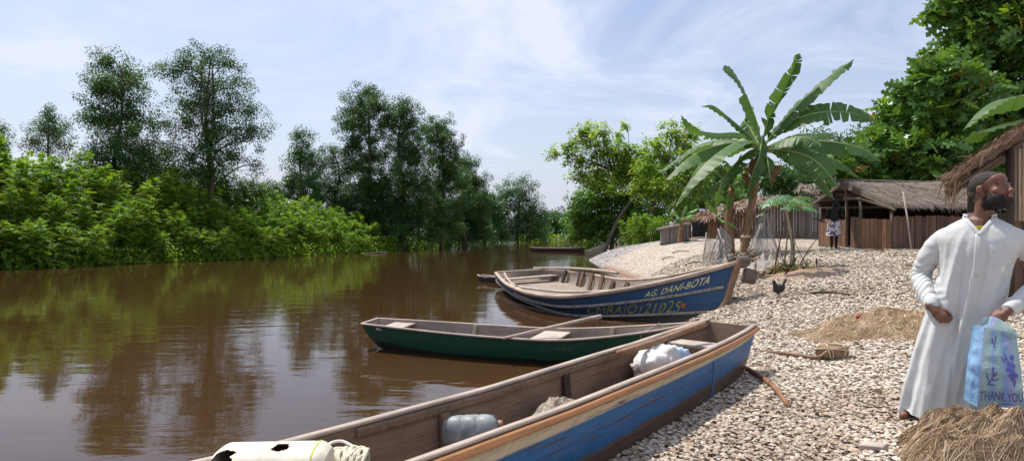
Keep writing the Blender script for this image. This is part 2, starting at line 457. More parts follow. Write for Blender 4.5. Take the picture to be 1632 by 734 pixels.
# ------------------------------------------------------------------ loose shells
rng = np.random.default_rng(7)
def shellmat():
    m, nt, b = mat('clam shell'); at = nd(nt, 'ShaderNodeAttribute', attribute_name='tint')
    n = noise_tex(nt, 60, 3, .6, coords(nt, 'Object'))
    c = mixc(nt, ramp(nt, n.outputs['Fac'], [(.35, (.55, .55, .55)), (.7, (0, 0, 0))]), at.outputs['Color'], (.5, .38, .27), 'MULTIPLY')
    lk(nt, c, b.inputs['Base Color']); b.inputs['Roughness'].default_value = .55; b.inputs['Specular IOR Level'].default_value = .35
    return m
def scatter(y0, y1, dens, size, lift):
    n0 = int(dens*(y1-y0)*(y1*.98+.5))
    y = rng.uniform(y0, y1, n0); x = rng.uniform(-.6, y1*.98, n0)
    s = x-smooth_interp(y, SHY, SHX)
    ok = (s > -.25+.25*rng.random(n0)) & (x < y*.95+.4) & (x > y*(-.05)-.1)
    x, y, s = x[ok], y[ok], s[ok]; n = len(x)
    z = ground_z(x, y)+rng.uniform(-.004, lift, n)
    C = np.stack([x, y, z], 1)
    r = size*rng.uniform(.5, 1.2, n)*np.where(rng.random(n) < .3, .6, 1)*np.where(rng.random(n) < .04, 1.4, 1)
    a = np.arange(7)*2*math.pi/7
    el_ = rng.uniform(.68, .95, n)
    ring = np.stack([np.cos(a)[None]*r[:, None], np.sin(a)[None]*(r*el_)[:, None], np.zeros((n, 7))], -1)
    ring[:, 0] *= 1.12
    dome = r*rng.uniform(.28, .5, n)*np.where(rng.random(n) < .66, 1, -1)
    mid = ring*.62; mid[..., 2] = (dome*.72)[:, None]
    apex = np.zeros((n, 1, 3)); apex[:, 0, 2] = dome; apex[:, 0, 0] = r*.2
    Vv = np.concatenate([ring, mid, apex], 1)
    Vv[..., 2] += np.abs(np.minimum(dome, 0))[:, None]*.8
    tilt = rng.normal(0, .38, n); ta = rng.uniform(0, 2*math.pi, n); ya = rng.uniform(0, 2*math.pi, n)
    cx, sx = np.cos(tilt), np.sin(tilt); cyy, syy = np.cos(ya), np.sin(ya)
    x1 = Vv[..., 0]*cyy[:, None]-Vv[..., 1]*syy[:, None]; y1_ = Vv[..., 0]*syy[:, None]+Vv[..., 1]*cyy[:, None]; z1 = Vv[..., 2]
    y2 = y1_*cx[:, None]-z1*sx[:, None]; z2 = y1_*sx[:, None]+z1*cx[:, None]
    ct, st = np.cos(ta), np.sin(ta)
    x3 = x1*ct[:, None]-y2*st[:, None]; y3 = x1*st[:, None]+y2*ct[:, None]
    Vv = np.stack([x3, y3, z2], -1)+C[:, None]
    k = np.arange(7); k1 = (k+1) % 7
    q = np.stack([k, k1, k1+7, k+7], 1); t = np.stack([k+7, k1+7, np.full(7, 14)], 1)
    off = (np.arange(n)*15)[:, None, None]
    base = np.array([[.64, .58, .49], [.71, .665, .59], [.57, .46, .35], [.50, .40, .31], [.64, .52, .46], [.32, .25, .20]])
    pick = rng.choice(6, n, p=[.34, .32, .18, .07, .06, .03])
    tint = base[pick]*rng.uniform(.8, 1.12, (n, 1))
    pv = np.array([mnoise.fractal(Vector((a_*.55, b_*.55, 3.3)), .7, 2, 3) for a_, b_ in zip(x, y)]); dirt = np.clip((pv-.18)/.3, 0, 1)[:, None]*rng.uniform(.3, 1, (n, 1))*.75
    tint = tint*(1-dirt)+np.array([.34, .255, .18])*dirt
    wet = np.clip((.16-z)/.16, 0, 1)[:, None]*.8
    tint = tint*(1-wet)+np.array([.24, .13, .07])*wet
    inner = (dome < 0)[:, None]
    return Vv.reshape(-1, 3), (q[None]+off).reshape(-1, 4), (t[None]+off).reshape(-1, 3), np.repeat(np.clip(tint, 0, .85), 7, 0)
sb = MB()
for (y0, y1, dn, sz_, lf) in ((3.6, 7, 2500, .0245, .024), (7, 10.5, 1800, .0255, .024), (10.5, 15, 800, .031, .026), (15, 22, 330, .036, .026)):
    Vv, q, t, tt = scatter(y0, y1, dn, sz_, lf)
    sb.b.append((Vv, [q, t], 0, np.concatenate([tt, tt]), None))
shells = kind(sb.build('shells', shellmat(), smooth=False), 'stuff')

# ------------------------------------------------------------------ boats
def uvpaint(name, bands, under, wood_chip=.5, rough=.45, streak=(1.2, 14, 1), chipscale=2.2, edge=.05, stain=(.09, .06, .04), stain_amt=.55):
    """painted planking: bands = [(v_from, colour)] up the side, flaking to bare timber, ragged at the edges"""
    m, nt, b = mat(name); uvn = coords(nt, 'UV'); sp = nd(nt, 'ShaderNodeSeparateXYZ'); lk(nt, uvn, sp.inputs[0])
    n = noise_tex(nt, chipscale, 7, .7, coords(nt, 'UV', streak), .4)
    n2 = noise_tex(nt, 1.6, 5, .65, coords(nt, 'UV', (1.2, 2.2, 1)))
    wv = nd(nt, 'ShaderNodeMath', operation='MULTIPLY_ADD'); lk(nt, n.outputs['Fac'], wv.inputs[0]); wv.inputs[1].default_value = edge*2; lk(nt, sp.outputs[1], wv.inputs[2])
    w2 = nd(nt, 'ShaderNodeMath', operation='SUBTRACT'); lk(nt, wv.outputs[0], w2.inputs[0]); w2.inputs[1].default_value = edge
    grain = noise_tex(nt, 1.0, 6, .7, coords(nt, 'UV', (2.5, 34, 1)), .5)
    col = ramp(nt, grain.outputs['Fac'], [(.3, tuple(x*.5 for x in under)), (.55, under), (.8, tuple(x*1.5 for x in under))])
    bare = col
    for v0, c, ew in bands:
        s = nd(nt, 'ShaderNodeMapRange'); lk(nt, (w2 if ew else sp).outputs[0 if ew else 1], s.inputs[0]); s.inputs[1].default_value = v0-.012; s.inputs[2].default_value = v0+.012
        cc = ramp(nt, n2.outputs['Fac'], [(.3, tuple(x*.72 for x in c)), (.7, tuple(min(1, x*1.2) for x in c))])
        col = mixc(nt, s.outputs[0], col, cc)
    chip = ramp(nt, n.outputs['Fac'], [(wood_chip, (0, 0, 0)), (wood_chip+.06, (1, 1, 1))])
    col = mixc(nt, chip, col, bare)
    dirt = ramp(nt, n2.outputs['Fac'], [(.5, (0, 0, 0)), (.75, (stain_amt,)*3)])
    col = mixc(nt, dirt, col, stain)
    crk = nd(nt, 'ShaderNodeTexVoronoi', feature='DISTANCE_TO_EDGE'); crk.inputs['Scale'].default_value = 1; lk(nt, coords(nt, 'UV', (.7, 3.1, 1)), crk.inputs['Vector'])
    col = mixc(nt, ramp(nt, crk.outputs['Distance'], [(0, (.4, .4, .4)), (.006, (0, 0, 0))]), col, (.03, .025, .02))
    for v0 in (.335, .63):      # caulked plank seams, wandering a little
        jit = nd(nt, 'ShaderNodeMath', operation='MULTIPLY_ADD'); lk(nt, n2.outputs['Fac'], jit.inputs[0]); jit.inputs[1].default_value = .03; lk(nt, sp.outputs[1], jit.inputs[2])
        cmp_ = nd(nt, 'ShaderNodeMath', operation='COMPARE'); lk(nt, jit.outputs[0], cmp_.inputs[0]); cmp_.inputs[1].default_value = v0+.015; cmp_.inputs[2].default_value = .006
        sm = nd(nt, 'ShaderNodeMath', operation='MULTIPLY'); lk(nt, cmp_.outputs[0], sm.inputs[0]); sm.inputs[1].default_value = .65
        col = mixc(nt, sm.outputs[0], col, (.035, .028, .022))
    # fine scratches along the planks
    scr = noise_tex(nt, 1, 3, .8, coords(nt, 'UV', (3, 90, 1)), .2)
    col = mixc(nt, ramp(nt, scr.outputs['Fac'], [(.62, (0, 0, 0)), (.72, (.45, .45, .45))]), col, tuple(min(1, x*1.8) for x in under))
    lk(nt, col, b.inputs['Base Color']); b.inputs['Roughness'].default_value = rough; b.inputs['Specular IOR Level'].default_value = .35
    hh = nd(nt, 'ShaderNodeMath', operation='MULTIPLY_ADD'); lk(nt, chip, hh.inputs[0]); hh.inputs[1].default_value = -.6; lk(nt, grain.outputs['Fac'], hh.inputs[2])
    bump(nt, b, hh.outputs[0], .45, .008)
    return m
M_PALE = woodmat('sun bleached timber', (.42, .34, .28), uv=True, grain=(2.5, 9, 1), var=.35)
M_INBOARD = woodmat('worn inner planking', (.24, .165, .115), uv=True, grain=(1.6, 26, 1), wear=(.14, .085, .055))
M_GREYWOOD = woodmat('grey brown inner planking', (.30, .24, .195), uv=True, grain=(1.4, 22, 1), wear=(.19, .15, .12))
M_DARKWOOD = woodmat('dark wet timber', (.05, .035, .026), grain=(4, 20, 20), rough=.6)
M_BROWNWOOD = woodmat('brown timber', (.21, .135, .085), grain=(6, 30, 30))
M_SEAT = woodmat('bleached plank', (.47, .39, .335), grain=(6, 40, 40), var=.2)
M_RUST = woodmat('scuffed stem timber', (.25, .12, .06), grain=(8, 14, 14), dark=.3, wear=(.16, .13, .10))

def hull(N, Fr, cN, cF, th=.03, rows=6, bulge=.0, stern=True, bow=True):
    """planked shell from gunwale lines N (near), Fr (far) and chine lines cN, cF; side uv = metres along, 0..1 upwards"""
    n = len(N); ctr = (N+Fr)/2
    L = np.concatenate([[0], np.cumsum(np.linalg.norm(np.diff(ctr, axis=0), axis=1))])
    q = np.linspace(0, 1, rows)
    mb = MB()
    acr = nrm(Fr-N+1e-9)
    def side(Gw, Ch, sgn, off=0.):
        S = Ch[:, None]+(Gw-Ch)[:, None]*q[None, :, None]
        S = S+sgn*acr[:, None]*(bulge*np.sin(q*math.pi))[None, :, None]*np.minimum(1, np.linalg.norm(Fr-N, axis=1)/.4)[:, None, None]
        if off: S = S-sgn*acr[:, None]*off*np.minimum(1, np.linalg.norm(Fr-N, axis=1)/(4*off))[:, None, None]
        return S
    uv = np.stack([np.repeat(L, rows), np.tile(q, n)], 1)
    gf = grid_faces(n, rows)
    SN, SF = side(N, cN, -1), side(Fr, cF, 1)
    mb.add(SN.reshape(-1, 3), gf, 0, uv=uv); mb.add(SF.reshape(-1, 3), gf[:, ::-1], 0, uv=uv)
    IN, IF = side(N, cN, -1, th), side(Fr, cF, 1, th)
    IN[:, 0, 2] += th; IF[:, 0, 2] += th
    mb.add(IN.reshape(-1, 3), gf[:, ::-1], 1, uv=uv); mb.add(IF.reshape(-1, 3), gf, 1, uv=uv)
    uvb = np.stack([np.repeat(L, 2), np.tile([0., .02], n)], 1); uvi = np.stack([np.repeat(L, 2), np.tile([0., .9], n)], 1)
    b2 = grid_faces(n, 2)
    mb.add(np.stack([cF, cN], 1).reshape(-1, 3), b2, 0, uv=uvb)
    mb.add(np.stack([IN[:, 0], IF[:, 0]], 1).reshape(-1, 3), b2, 1, uv=uvi)
    for Sa, Ia, fl in ((SN, IN, 1), (IF, SF, 1)):
        mb.add(np.stack([Sa[:, -1], Ia[:, -1]], 1).reshape(-1, 3), b2, 1, uv=uvi)
    for e, yes in ((0, stern), (-1, bow)):
        if not yes: continue
        for a, c in ((SN[e], SF[e]), ):
            V = np.stack([a, c], 1).reshape(-1, 3)
            u = np.stack([np.tile([0, np.linalg.norm(a[-1]-c[-1])], rows), np.repeat(q, 2)], 1)
            mb.add(V, grid_faces(rows, 2), 0, uv=u)
            d = nrm(ctr[1]-ctr[0])*th if e == 0 else nrm(ctr[-2]-ctr[-1])*th
            mb.add(V+d, grid_faces(rows, 2)[:, ::-1], 1, uv=u)
            mb.add(np.array([a[-1], c[-1], c[-1]+d, a[-1]+d]), [(0, 1, 2, 3)], 1, uv=[(0, 0), (1, 0), (1, .1), (0, .1)])
    return mb, SN, SF, IN, IF, L
def rs(pts, n):
    """resample a control line evenly"""
    c = bez(pts, 240); L = np.concatenate([[0], np.cumsum(np.linalg.norm(np.diff(c, axis=0), axis=1))])
    t = np.linspace(0, L[-1], n)
    return np.stack([np.interp(t, L, c[:, k]) for k in range(3)], 1)
def onside(S, L, u, v, off=.004, flip=1):
    """point on a hull side grid S[n, rows] at u metres along and height fraction v, pushed out by off"""
    rows = S.shape[1]
    def at(uu, vv):
        i = np.interp(uu, L, np.arange(len(L))); j = np.clip(vv, 0, 1)*(rows-1)
        i0 = np.clip(np.floor(i).astype(int), 0, len(L)-2); j0 = np.clip(np.floor(j).astype(int), 0, rows-2); a = (i-i0)[..., None]; c = (j-j0)[..., None]
        return (S[i0, j0]*(1-a)+S[i0+1, j0]*a)*(1-c)+(S[i0, j0+1]*(1-a)+S[i0+1, j0+1]*a)*c
    u = np.asarray(u, float); v = np.asarray(v, float)
    nn = nrm(np.cross(at(u+.05, v)-at(u-.05, v), at(u, np.minimum(v+.05, 1))-at(u, np.maximum(v-.05, 0))))
    return at(u, v)+nn*off*flip
def paint_text(S, L, s, u0, v0, length, vh, slope=0., flip=1, seed=1, ragged=.04, off=.005, direction=1):
    V, F = text_mesh(s, 1.0, 1.05)
    # split long edges so that the letters follow the planks
    bm = bmesh.new(); vs = [bm.verts.new(v) for v in V]
    for f in F:
        try: bm.faces.new([vs[i] for i in f])
        except ValueError: pass
    bmesh.ops.triangulate(bm, faces=bm.faces[:]); bmesh.ops.subdivide_edges(bm, edges=[e for e in bm.edges if e.calc_length() > .25], cuts=1)
    bmesh.ops.triangulate(bm, faces=bm.faces[:]); bm.verts.index_update()
    V = np.array([v.co[:] for v in bm.verts]); F = [tuple(v.index for v in f.verts) for f in bm.faces]; bm.free()
    x = V[:, 0]/V[:, 0].max(); y = V[:, 1]/.72
    wob = ragged*np.array([mnoise.noise(Vector((a*17+seed, c*2.1, seed))) for a, c in zip(x, y)])
    x2 = x+.25*wob*.3+.006*np.sin(y*2); y2 = y*(1+.09*np.sin(x*31+seed))+wob
    return onside(S, L, u0+direction*x2*length, v0+slope*x2+y2*vh, off, flip), F

def worn_strokes(S, L, u0, v0, length, vh, flip, seed, direction, n):
    """traces of a name nobody can read any more: broken upright and slanting brush strokes"""
    r = np.random.default_rng(seed); V, F = [], []
    for k in range(n):
        x = (k+r.uniform(-.2, .2))/n; h = r.uniform(.3, .8); y = r.uniform(0, 1-h); sl = r.normal(0, .012); w = .13/n*r.uniform(2, 4)
        if r.random() < .3: q = [(x, y), (x+.8/n, y+r.uniform(-.1, .1)), (x+.8/n, y+.2), (x, y+.18)]
        else: q = [(x, y), (x+w, y), (x+w+sl, y+h), (x+sl, y+h)]
        F.append(tuple(range(len(V), len(V)+4))); V += q
    V = np.array(V)
    return onside(S, L, u0+direction*V[:, 0]*length, v0+V[:, 1]*vh, .005, flip), F

# ---- long blue pirogue drawn up on the shells -------------------------------------------------
def pirogue_blue():
    u = nrm(A(.638, .770, 0)); nn = A(u[1], -u[0], 0)              # nn points to the near (right) side
    bow_c = (PZ(1118, 517, .72)+PZ(1213, 519, .72))/2; bow_c[2] = 0
    n = 46; Lb = 7.6; s = np.linspace(0, Lb, n)                       # s = 0 at the bow, grows to the stern
    gunz = np.interp(s, [0, .5, 1.5, 3.6, 5.2, 6.6, Lb], [.735, .705, .665, .62, .625, .68, .76])
    keel = np.interp(s, [0, .12, .5, 2.2, 4.5, 6.6, Lb], [.42, .31, .235, .09, -.07, -.14, .12])
    hw = np.interp(s, [0, .25, .9, 2.2, 3.6, 5.5, 6.8, Lb], [.265, .29, .325, .345, .345, .36, .36, .30])
    hb = hw-np.interp(s, [0, .3, 1, Lb], [.075, .06, .05, .06])
    ax = bow_c[None]-u[None]*s[:, None]; ov = np.interp(s, [0, .12, .5], [-.07, -.02, 0])[:, None]
    z3 = lambda z: np.stack([0*z, 0*z, z], 1)
    N = ax+nn*hw[:, None]+z3(gunz); Fr = ax-nn*hw[:, None]+z3(gunz+.01)
    cN = ax+nn*hb[:, None]+z3(keel)+u*ov; cF = ax-nn*hb[:, None]+z3(keel)+u*ov
    root = thing('pirogue', A(bow_c[0]-u[0]*2.5, bow_c[1]-u[1]*2.5, gz(1.2, 5.4)), 'long blue and cream wooden pirogue with orange rail, pulled up on the shells in front', 'boat')
    mb, SN, SF, IN, IF, L = hull(Fr, N, cF, cN, .028, 7, .02)      # start side = far side
    M = uvpaint('blue and cream hull paint', [(.40, (.018, .125, .31), True), (.80, (.56, .46, .30), False)], (.12, .078, .05), .565, .42, edge=.2, chipscale=1.6)
    h = mb.build('hull', [M, M_INBOARD], root, smooth=False)
    # gunwales: varnished rub rail outside, bleached cap on top
    M_RAIL = woodmat('orange brown rail', (.46, .22, .095), uv=True, grain=(2, 5, 1), rough=.4, wear=(.34, .17, .08), var=.25)
    g = MB(); 
    g.shape(sweep(rs(N+nn*.020+A(0, 0, -.024), 60), .046, .05)); a = g.build('rub_rail', M_RAIL, root, smooth=True)
    g = MB(); g.shape(sweep(rs(N-nn*.008+A(0, 0, .016), 60), .052, .026)); g.build('gunwale', M_PALE, root, smooth=True)
    g = MB(); g.shape(sweep(rs(Fr[:36]+nn*.004+A(0, 0, .014), 60), .058, .03)); g.build('gunwale', M_PALE, root, smooth=True)
    g = MB(); g.shape(sweep(rs(Fr[:29]+nn*.034+A(0, 0, -.03), 60), .03, .06)); g.build('inwale', M_BROWNWOOD, root)
    # inner seam line: plank edges standing proud
    g = MB(); g.shape(sweep(rs((cF+(Fr-cF)*.48+nn*.03)[2:40], 60), .02, .022)); g.build('plank_seam', M_INBOARD, root)
    # ribs against the far side
    for k in (7, 16, 24, 33):
        g = MB(); g.shape(beam(cF[k]+nn*.045+A(0, 0, .04), Fr[k]+nn*.047+A(0, 0, -.05), .035, .075, up=u)); g.build('rib', M_DARKWOOD if k == 16 else M_BROWNWOOD, root)
    for k in (7, 24):
        g = MB(); g.shape(beam(cN[k]-nn*.045+A(0, 0, .04), N[k]-nn*.05+A(0, 0, -.05), .035, .07, up=u)); g.build('rib', M_BROWNWOOD, root)
    # bow thwart just under the rail, broad seat amidships, stern seat
    for k, w, dz in ((5, .25, -.075), (31.5, .24, -.05)):
        k0 = int(k); a = Fr[k0]*.5+N[k0]*.5; hwk = np.linalg.norm(N[k0]-Fr[k0])
        g = MB(); g.shape(box(a+A(0, 0, dz), (w, hwk-.075, .032), np.stack([u, nn, A(0, 0, 1)], 1))); g.build('seat', M_SEAT, root)
    g = MB()
    for q in (-.17, 0., .17):
        g.shape(sweep((ax+nn*q+z3(keel+.27))[6:42], .165, .025))
    g.build('floor_boards', M_INBOARD, root)
    # repair strip on the near flank
    g = MB(); q = onside(SF, L, np.full(8, 1.25), np.linspace(.12, .78, 8), .004, 1); 
    if np.dot(q[0]-onside(SF, L, 1.25, .12, 0.), nn) < 0: q = onside(SF, L, np.full(8, 1.25), np.linspace(.12, .78, 8), .004, -1)
    g.shape(sweep(q, .006, .05, up=u)); g.build('repair_strip', uvpaint('strip paint', [(.35, (.04, .14, .34), True)], (.16, .11, .07), .55, streak=(6, 3, 1)), root)
    # bow end board
    sgn = 1 if np.dot(onside(SF, L, 1., .5, .1, 1)-onside(SF, L, 1., .5, 0.), nn) > 0 else -1
    # name written on the cream band near the bow, worn to brown strokes
    V, F = worn_strokes(SF, L, .80, .835, .70, .085, sgn, 3, -1, 26)
    g = MB(); g.add(V, F); g.build('lettering', simple('faded brown lettering', (.13, .085, .045), .8, .3), root)
    return root, u, nn, N, Fr, cN, cF, ax, gunz, keel
BL = pirogue_blue()

# ---- dark blue fishing boat with the yellow name ----------------------------------------------
def fishing_boat():
    n = 60
    N = rs([PZ(790, 435.5, .40), PZ(803, 450, .375), PZ(820, 460, .36), PZ(850, 470, .355), PZ(905, 474, .39), PZ(1000, 462, .585), PZ(1090, 443, .84), PZ(1173, 420.5, 1.12)], n)
    Fr = rs([PZ(850, 430, .43), PZ(893, 432.5, .42), PZ(935, 436.5, .43), PZ(990, 446, .50), PZ(1049, 444, .69), PZ(1110, 432, .90), PZ(1173, 420.5, 1.12)], n)
    bowb = PZ(1137, 513, .06); bowb[2] = .04
    wl = rs([PZ(792, 452, .12), PZ(812, 467, .02), PZ(834, 480, -.03), PZ(880, 497, -.05), PZ(930, 508, -.06), PZ(1030, 512, -.02), bowb], n)
    acr = Fr-N; w = np.linalg.norm(acr, axis=1, keepdims=True); acr = acr/np.maximum(w, 1e-6); acr[-1] = acr[-2]
    inn = np.minimum(.0, 0)
    t = np.linspace(0, 1, n)[:, None]
    cN = wl.copy(); cF = (Fr-acr*.14*np.minimum(1, w))*(1-t**6)+cN*t**6; cF[:, 2] = cN[:, 2]
    root = thing('fishing_boat', A(2.0, 14.0, 0), 'large dark blue fishing boat with yellow hand-painted name, bow on the beach', 'boat')
    mb, SN, SF, IN, IF, L = hull(N, Fr, cN, cF, .045, 9, .05, bow=False)
    M = uvpaint('dark blue hull paint', [(.10, (.05, .045, .035), True), (.26, (.020, .064, .145), True)], (.07, .06, .055), .64, .5, edge=.05, chipscale=2.0, stain=(.055, .06, .06), stain_amt=.65)
    mb.build('hull', [M, M_GREYWOOD], root)
    sgn = 1 if np.dot(onside(SN, L, 4., .5, .1, 1)-onside(SN, L, 4., .5, 0.), A(0, -1, 0)) > 0 else -1
    # heavy gunwale timbers
    M_G = woodmat('weathered gunwale timber', (.46, .365, .29), uv=True, grain=(3, 7, 1), wear=(.26, .18, .13))
    g = MB(); g.shape(sweep(rs(N+A(0, 0, .02), 70)-0*acr[0], .10, .085)); g.build('gunwale', M_G, root, smooth=True)
    g = MB(); g.shape(sweep(rs(Fr[:]+A(0, 0, .015), 70), .09, .07)); g.build('gunwale', M_G, root, smooth=True)
    # loose second rails on the after half
    g = MB(); g.shape(tube(bez([Fr[0]+A(.02, -.05, .07), Fr[9]+A(0, 0, .13), Fr[20]+A(.0, -.05, .17), Fr[30]+A(.1, 0, .16)], 30), .04, 8)); g.build('rail', M_PALE, root, smooth=True)
    g = MB(); g.shape(tube(bez([N[4]+acr[4]*.3+A(0, 0, .05), N[10]+acr[10]*.22+A(0, 0, .05), N[22]+acr[22]*.1+A(0, 0, .06), N[27]+acr[27]*.05+A(0, 0, .06)], 30), .035, 8)); g.build('rail', M_PALE, root, smooth=True)
    g = MB(); g.shape(sweep(bez([N[29]+acr[29]*.16+A(0, 0, .05), N[38]+acr[38]*.55+A(0, 0, .04), N[44]+acr[44]*.8+A(0, 0, -.03)], 20), .12, .05)); g.build('loose_plank', M_PALE, root)
    g = MB(); g.shape(beam(N[2]+A(0, 0, .06), Fr[2]+A(0, 0, .04), .14, .05)); g.build('stern_beam', M_PALE, root)
    # two rubbing strakes along the near side
    M_STRAKE = uvpaint('worn white strake', [(.0, (.36, .34, .31), False)], (.10, .08, .065), .50, .75, streak=(6, 2, 1), chipscale=3)
    Ls = L[-1]
    for v0, v1, ua, ub, hh in ((.60, .62, .42*Ls, .995*Ls, .055), (.30, .20, .03*Ls, .985*Ls, .055)):
        uu = np.linspace(ua, ub, 50); vv = np.interp(uu, [ua, .45*Ls, .7*Ls, ub], [v0+.08, v0, v1-.02, v1])
        g = MB(); g.shape(sweep(onside(SN, L, uu, vv, .016, sgn), .032, hh)); g.build('rubbing_strake', M_STRAKE, root)
    # stem post with its block at the head
    top, bot = N[-1], cN[-1]
    g = MB(); g.shape(tube(bez([bot+A(-.12, 0, -.08), bot*.66+top*.34+A(.07, 0, 0), bot*.35+top*.65+A(.05, 0, 0), top+A(.06, 0, .05)], 16), [.085, .08, .075, .07]+[.07]*12, 8)); g.build('stem_post', M_RUST, root)
    g = MB(); V, F = sphere(top+A(.14, .03, .04), (.15, .10, .12), 14); V = V+.03*fbm(V, 5, 3)[:, None]*nrm(V-top); g.add(V, F)
    V, F = box(top+A(.27, .05, -.23), (.26, .16, .28), rot((0, 1, 0), .25), .04); g.add(V, F); g.build('stem_block', M_DARKWOOD if False else woodmat('grey weathered block', (.16, .12, .095), grain=(6, 6, 20)), root)
    # frames: posts against the far planking
    for k in (8, 13, 14, 19, 25, 31, 37):
        p = IF[k, -1]; q = IF[int(np.argmin(np.linalg.norm(IF[:, 0, :2]-p[:2], axis=1))), 0]
        g = MB(); g.shape(beam(q-acr[k]*.05, p-acr[k]*.035+A(0, 0, .07 if k < 26 else -.02), .11, .06, up=acr[k])); g.build('rib', M_DARKWOOD if k in (8, 13) else M_BROWNWOOD, root)
    for k in (6, 17, 29):
        p = IN[k, -1]; q = IN[k, 0]
        g = MB(); g.shape(beam(q+acr[k]*.05, p+acr[k]*.035, .10, .06, up=acr[k])); g.build('rib', M_BROWNWOOD, root)
    # thwarts and a bottom board
    for k in (5,):
        a, c = IN[k, 5], IF[k, 5]
        g = MB(); g.shape(beam(a, c, .32, .05)); g.build('seat', M_PALE if k == 5 else M_BROWNWOOD, root)
    # painted writing
    ym = simple('yellow sign paint', (.66, .62, .22), .6, .35, 30, .1)
    V, F = paint_text(SN, L, 'AG. DANI-BOTA', Ls*.862, .69, Ls*.105, .165, .06, sgn, 2)
    g = MB(); g.add(V, F); g.build('lettering', ym, root)
    gm = simple('faded yellow green paint', (.24, .24, .06), .7, .5, 40, .1)
    V, F = paint_text(SN, L, 'CMRA|O121025', Ls*.752, .275, Ls*.182, .275, -.05, sgn, 5, ragged=.08)
    g = MB(); g.add(V, F); g.build('lettering', gm, root)
    g = MB(); V, F = sphere((0, 0, 0), (1, 1, .02), 10)
    pp = onside(SN, L, Ls*.94, .36, .006, sgn); g.shape(sphere(pp, (.07, .006, .05), 10)); g.build('orange_paint_smear', simple('orange smear', (.30, .11, .03), .8, .4, 30), root)
    return N, Fr, IF, cN
FB = fishing_boat()

# ---- slim green canoe between them ------------------------------------------------------------
def canoe_green():
    n = 44
    N = rs([PZ(576.5, 517, .36), PZ(700, 531, .33), PZ(800, 539.5, .315), PZ(880, 543.5, .32), PZ(960, 539, .37), PZ(1040, 529, .46), PZ(1106, 517, .58)], n)
    Fr = rs([PZ(603, 508.5, .36), PZ(715, 515, .335), PZ(800, 520.5, .325), PZ(880, 524.5, .33), PZ(950, 524, .37), PZ(1030, 520, .46), PZ(1108, 515.5, .585)], n)
    acr = nrm(Fr-N); w = np.linalg.norm(Fr-N, axis=1, keepdims=True); s = np.linspace(0, 1, n)
    kz = np.interp(s, [0, .06, .14, .3, .75, .92, 1], [.10, .01, -.06, -.10, -.06, .17, .40])
    ins = np.minimum(.16, w*.27)
    cN = N+acr*ins; cF = Fr-acr*ins; cN[:, 2] = kz; cF[:, 2] = kz
    along = nrm(N[-1]-N[0]); cN[0] += along*.10; cF[0] += along*.10; cN[1] += along*.05; cF[1] += along*.05
    root = thing('canoe', A(.2, 9.2, 0), 'slim dark green canoe afloat between the two blue boats', 'boat')
    mb, SN, SF, IN, IF, L = hull(N, Fr, cN, cF, .03, 6, .02)
    M = uvpaint('dark green hull paint', [(.34, (.012, .075, .045), True)], (.02, .018, .015), .66, .45, edge=.10, stain=(.012, .016, .012))
    mb.build('hull', [M, M_GREYWOOD], root)
    for Ln, o in ((N, .01), (Fr, -.01)):
        g = MB(); g.shape(sweep(rs(Ln+A(0, 0, .012), 50), .042, .03)); g.build('gunwale', M_PALE, root, smooth=True)
    g = MB(); g.shape(beam(N[0]+A(0, 0, .014), Fr[0]+A(0, 0, .014), .045, .03)); g.build('end_rail', M_PALE, root)
    for k, w in ((4, .34), (25, .38)):
        a, c = N[k]+acr[k]*.03, Fr[k]-acr[k]*.03
        g = MB(); g.shape(beam(a+A(0, 0, -.035), c+A(0, 0, -.035), w, .03)); g.build('seat', M_SEAT, root)
    for k in (14, 32):
        g = MB(); g.shape(beam(IF[k, 0]-acr[k]*.02, IF[k, -1]-acr[k]*.02+A(0, 0, .01), .06, .045, up=acr[k])); g.build('rib', M_GREYWOOD, root)
    sgn = 1 if np.dot(onside(SN, L, 2., .5, .1, 1)-onside(SN, L, 2., .5, 0.), A(0, -1, 0)) > 0 else -1
    V, F = worn_strokes(SN, L, L[-1]*.605, .66, .40, .20, sgn, 8, 1, 30)
    g = MB(); g.add(V, F); g.build('lettering', simple('rubbed grey lettering', (.10, .13, .10), .8, .4), root)
    # string tied round the bow
    g = MB(); q = np.array([onside(SN, L, L[-1]*.865, v, .006, sgn) for v in (.5, .75, 1.0)]); g.shape(tube(np.concatenate([q, [Fr[38]+A(0, 0, .04)]]), .006, 5)); g.build('string', M_PALE, root)
    return N, Fr, IN, IF
CN = canoe_green()

# ---- dark dugout moored astern of the big boat, and the flat canoe at the bend ------------------
def dugout(name, A0, A1, wid, dep, label, mat_, grp=None):
    n = 20; s = np.linspace(0, 1, n)[:, None]; u = nrm(A1-A0); nn = A(u[1], -u[0], 0)
    w = wid*np.interp(s, [0, .1, .4, .8, 1], [.35, .8, 1, .85, .15]); ax = A0+(A1-A0)*s
    rise = np.interp(s, [0, .15, .8, 1], [.10, 0, .02, .2])*dep*2
    z = lambda h: np.concatenate([0*h, 0*h, h], 1)
    N = ax+nn*w+z(dep+rise); Fr = ax-nn*w+z(dep+rise); cN = ax+nn*w*.6+z(-.12+rise*1.2); cF = ax-nn*w*.6+z(-.12+rise*1.2)
    mb, SN, SF, IN, IF, L = hull(N, Fr, cN, cF, .04, 5, .03)
    root = thing(name, (A0+A1)/2, label, 'boat')
    mb.build('hull', [mat_, M_GREYWOOD], root)
    g = MB(); g.shape(sweep(N+A(0, 0, .01), .06, .03)); g.build('gunwale', M_PALE, root)
    g = MB(); g.shape(sweep(Fr+A(0, 0, .01), .06, .03)); g.build('gunwale', M_PALE, root)
    g = MB(); g.shape(beam(N[6]+A(0, 0, -.03), Fr[6]+A(0, 0, -.03), .25, .04)); g.build('seat', M_PALE, root)
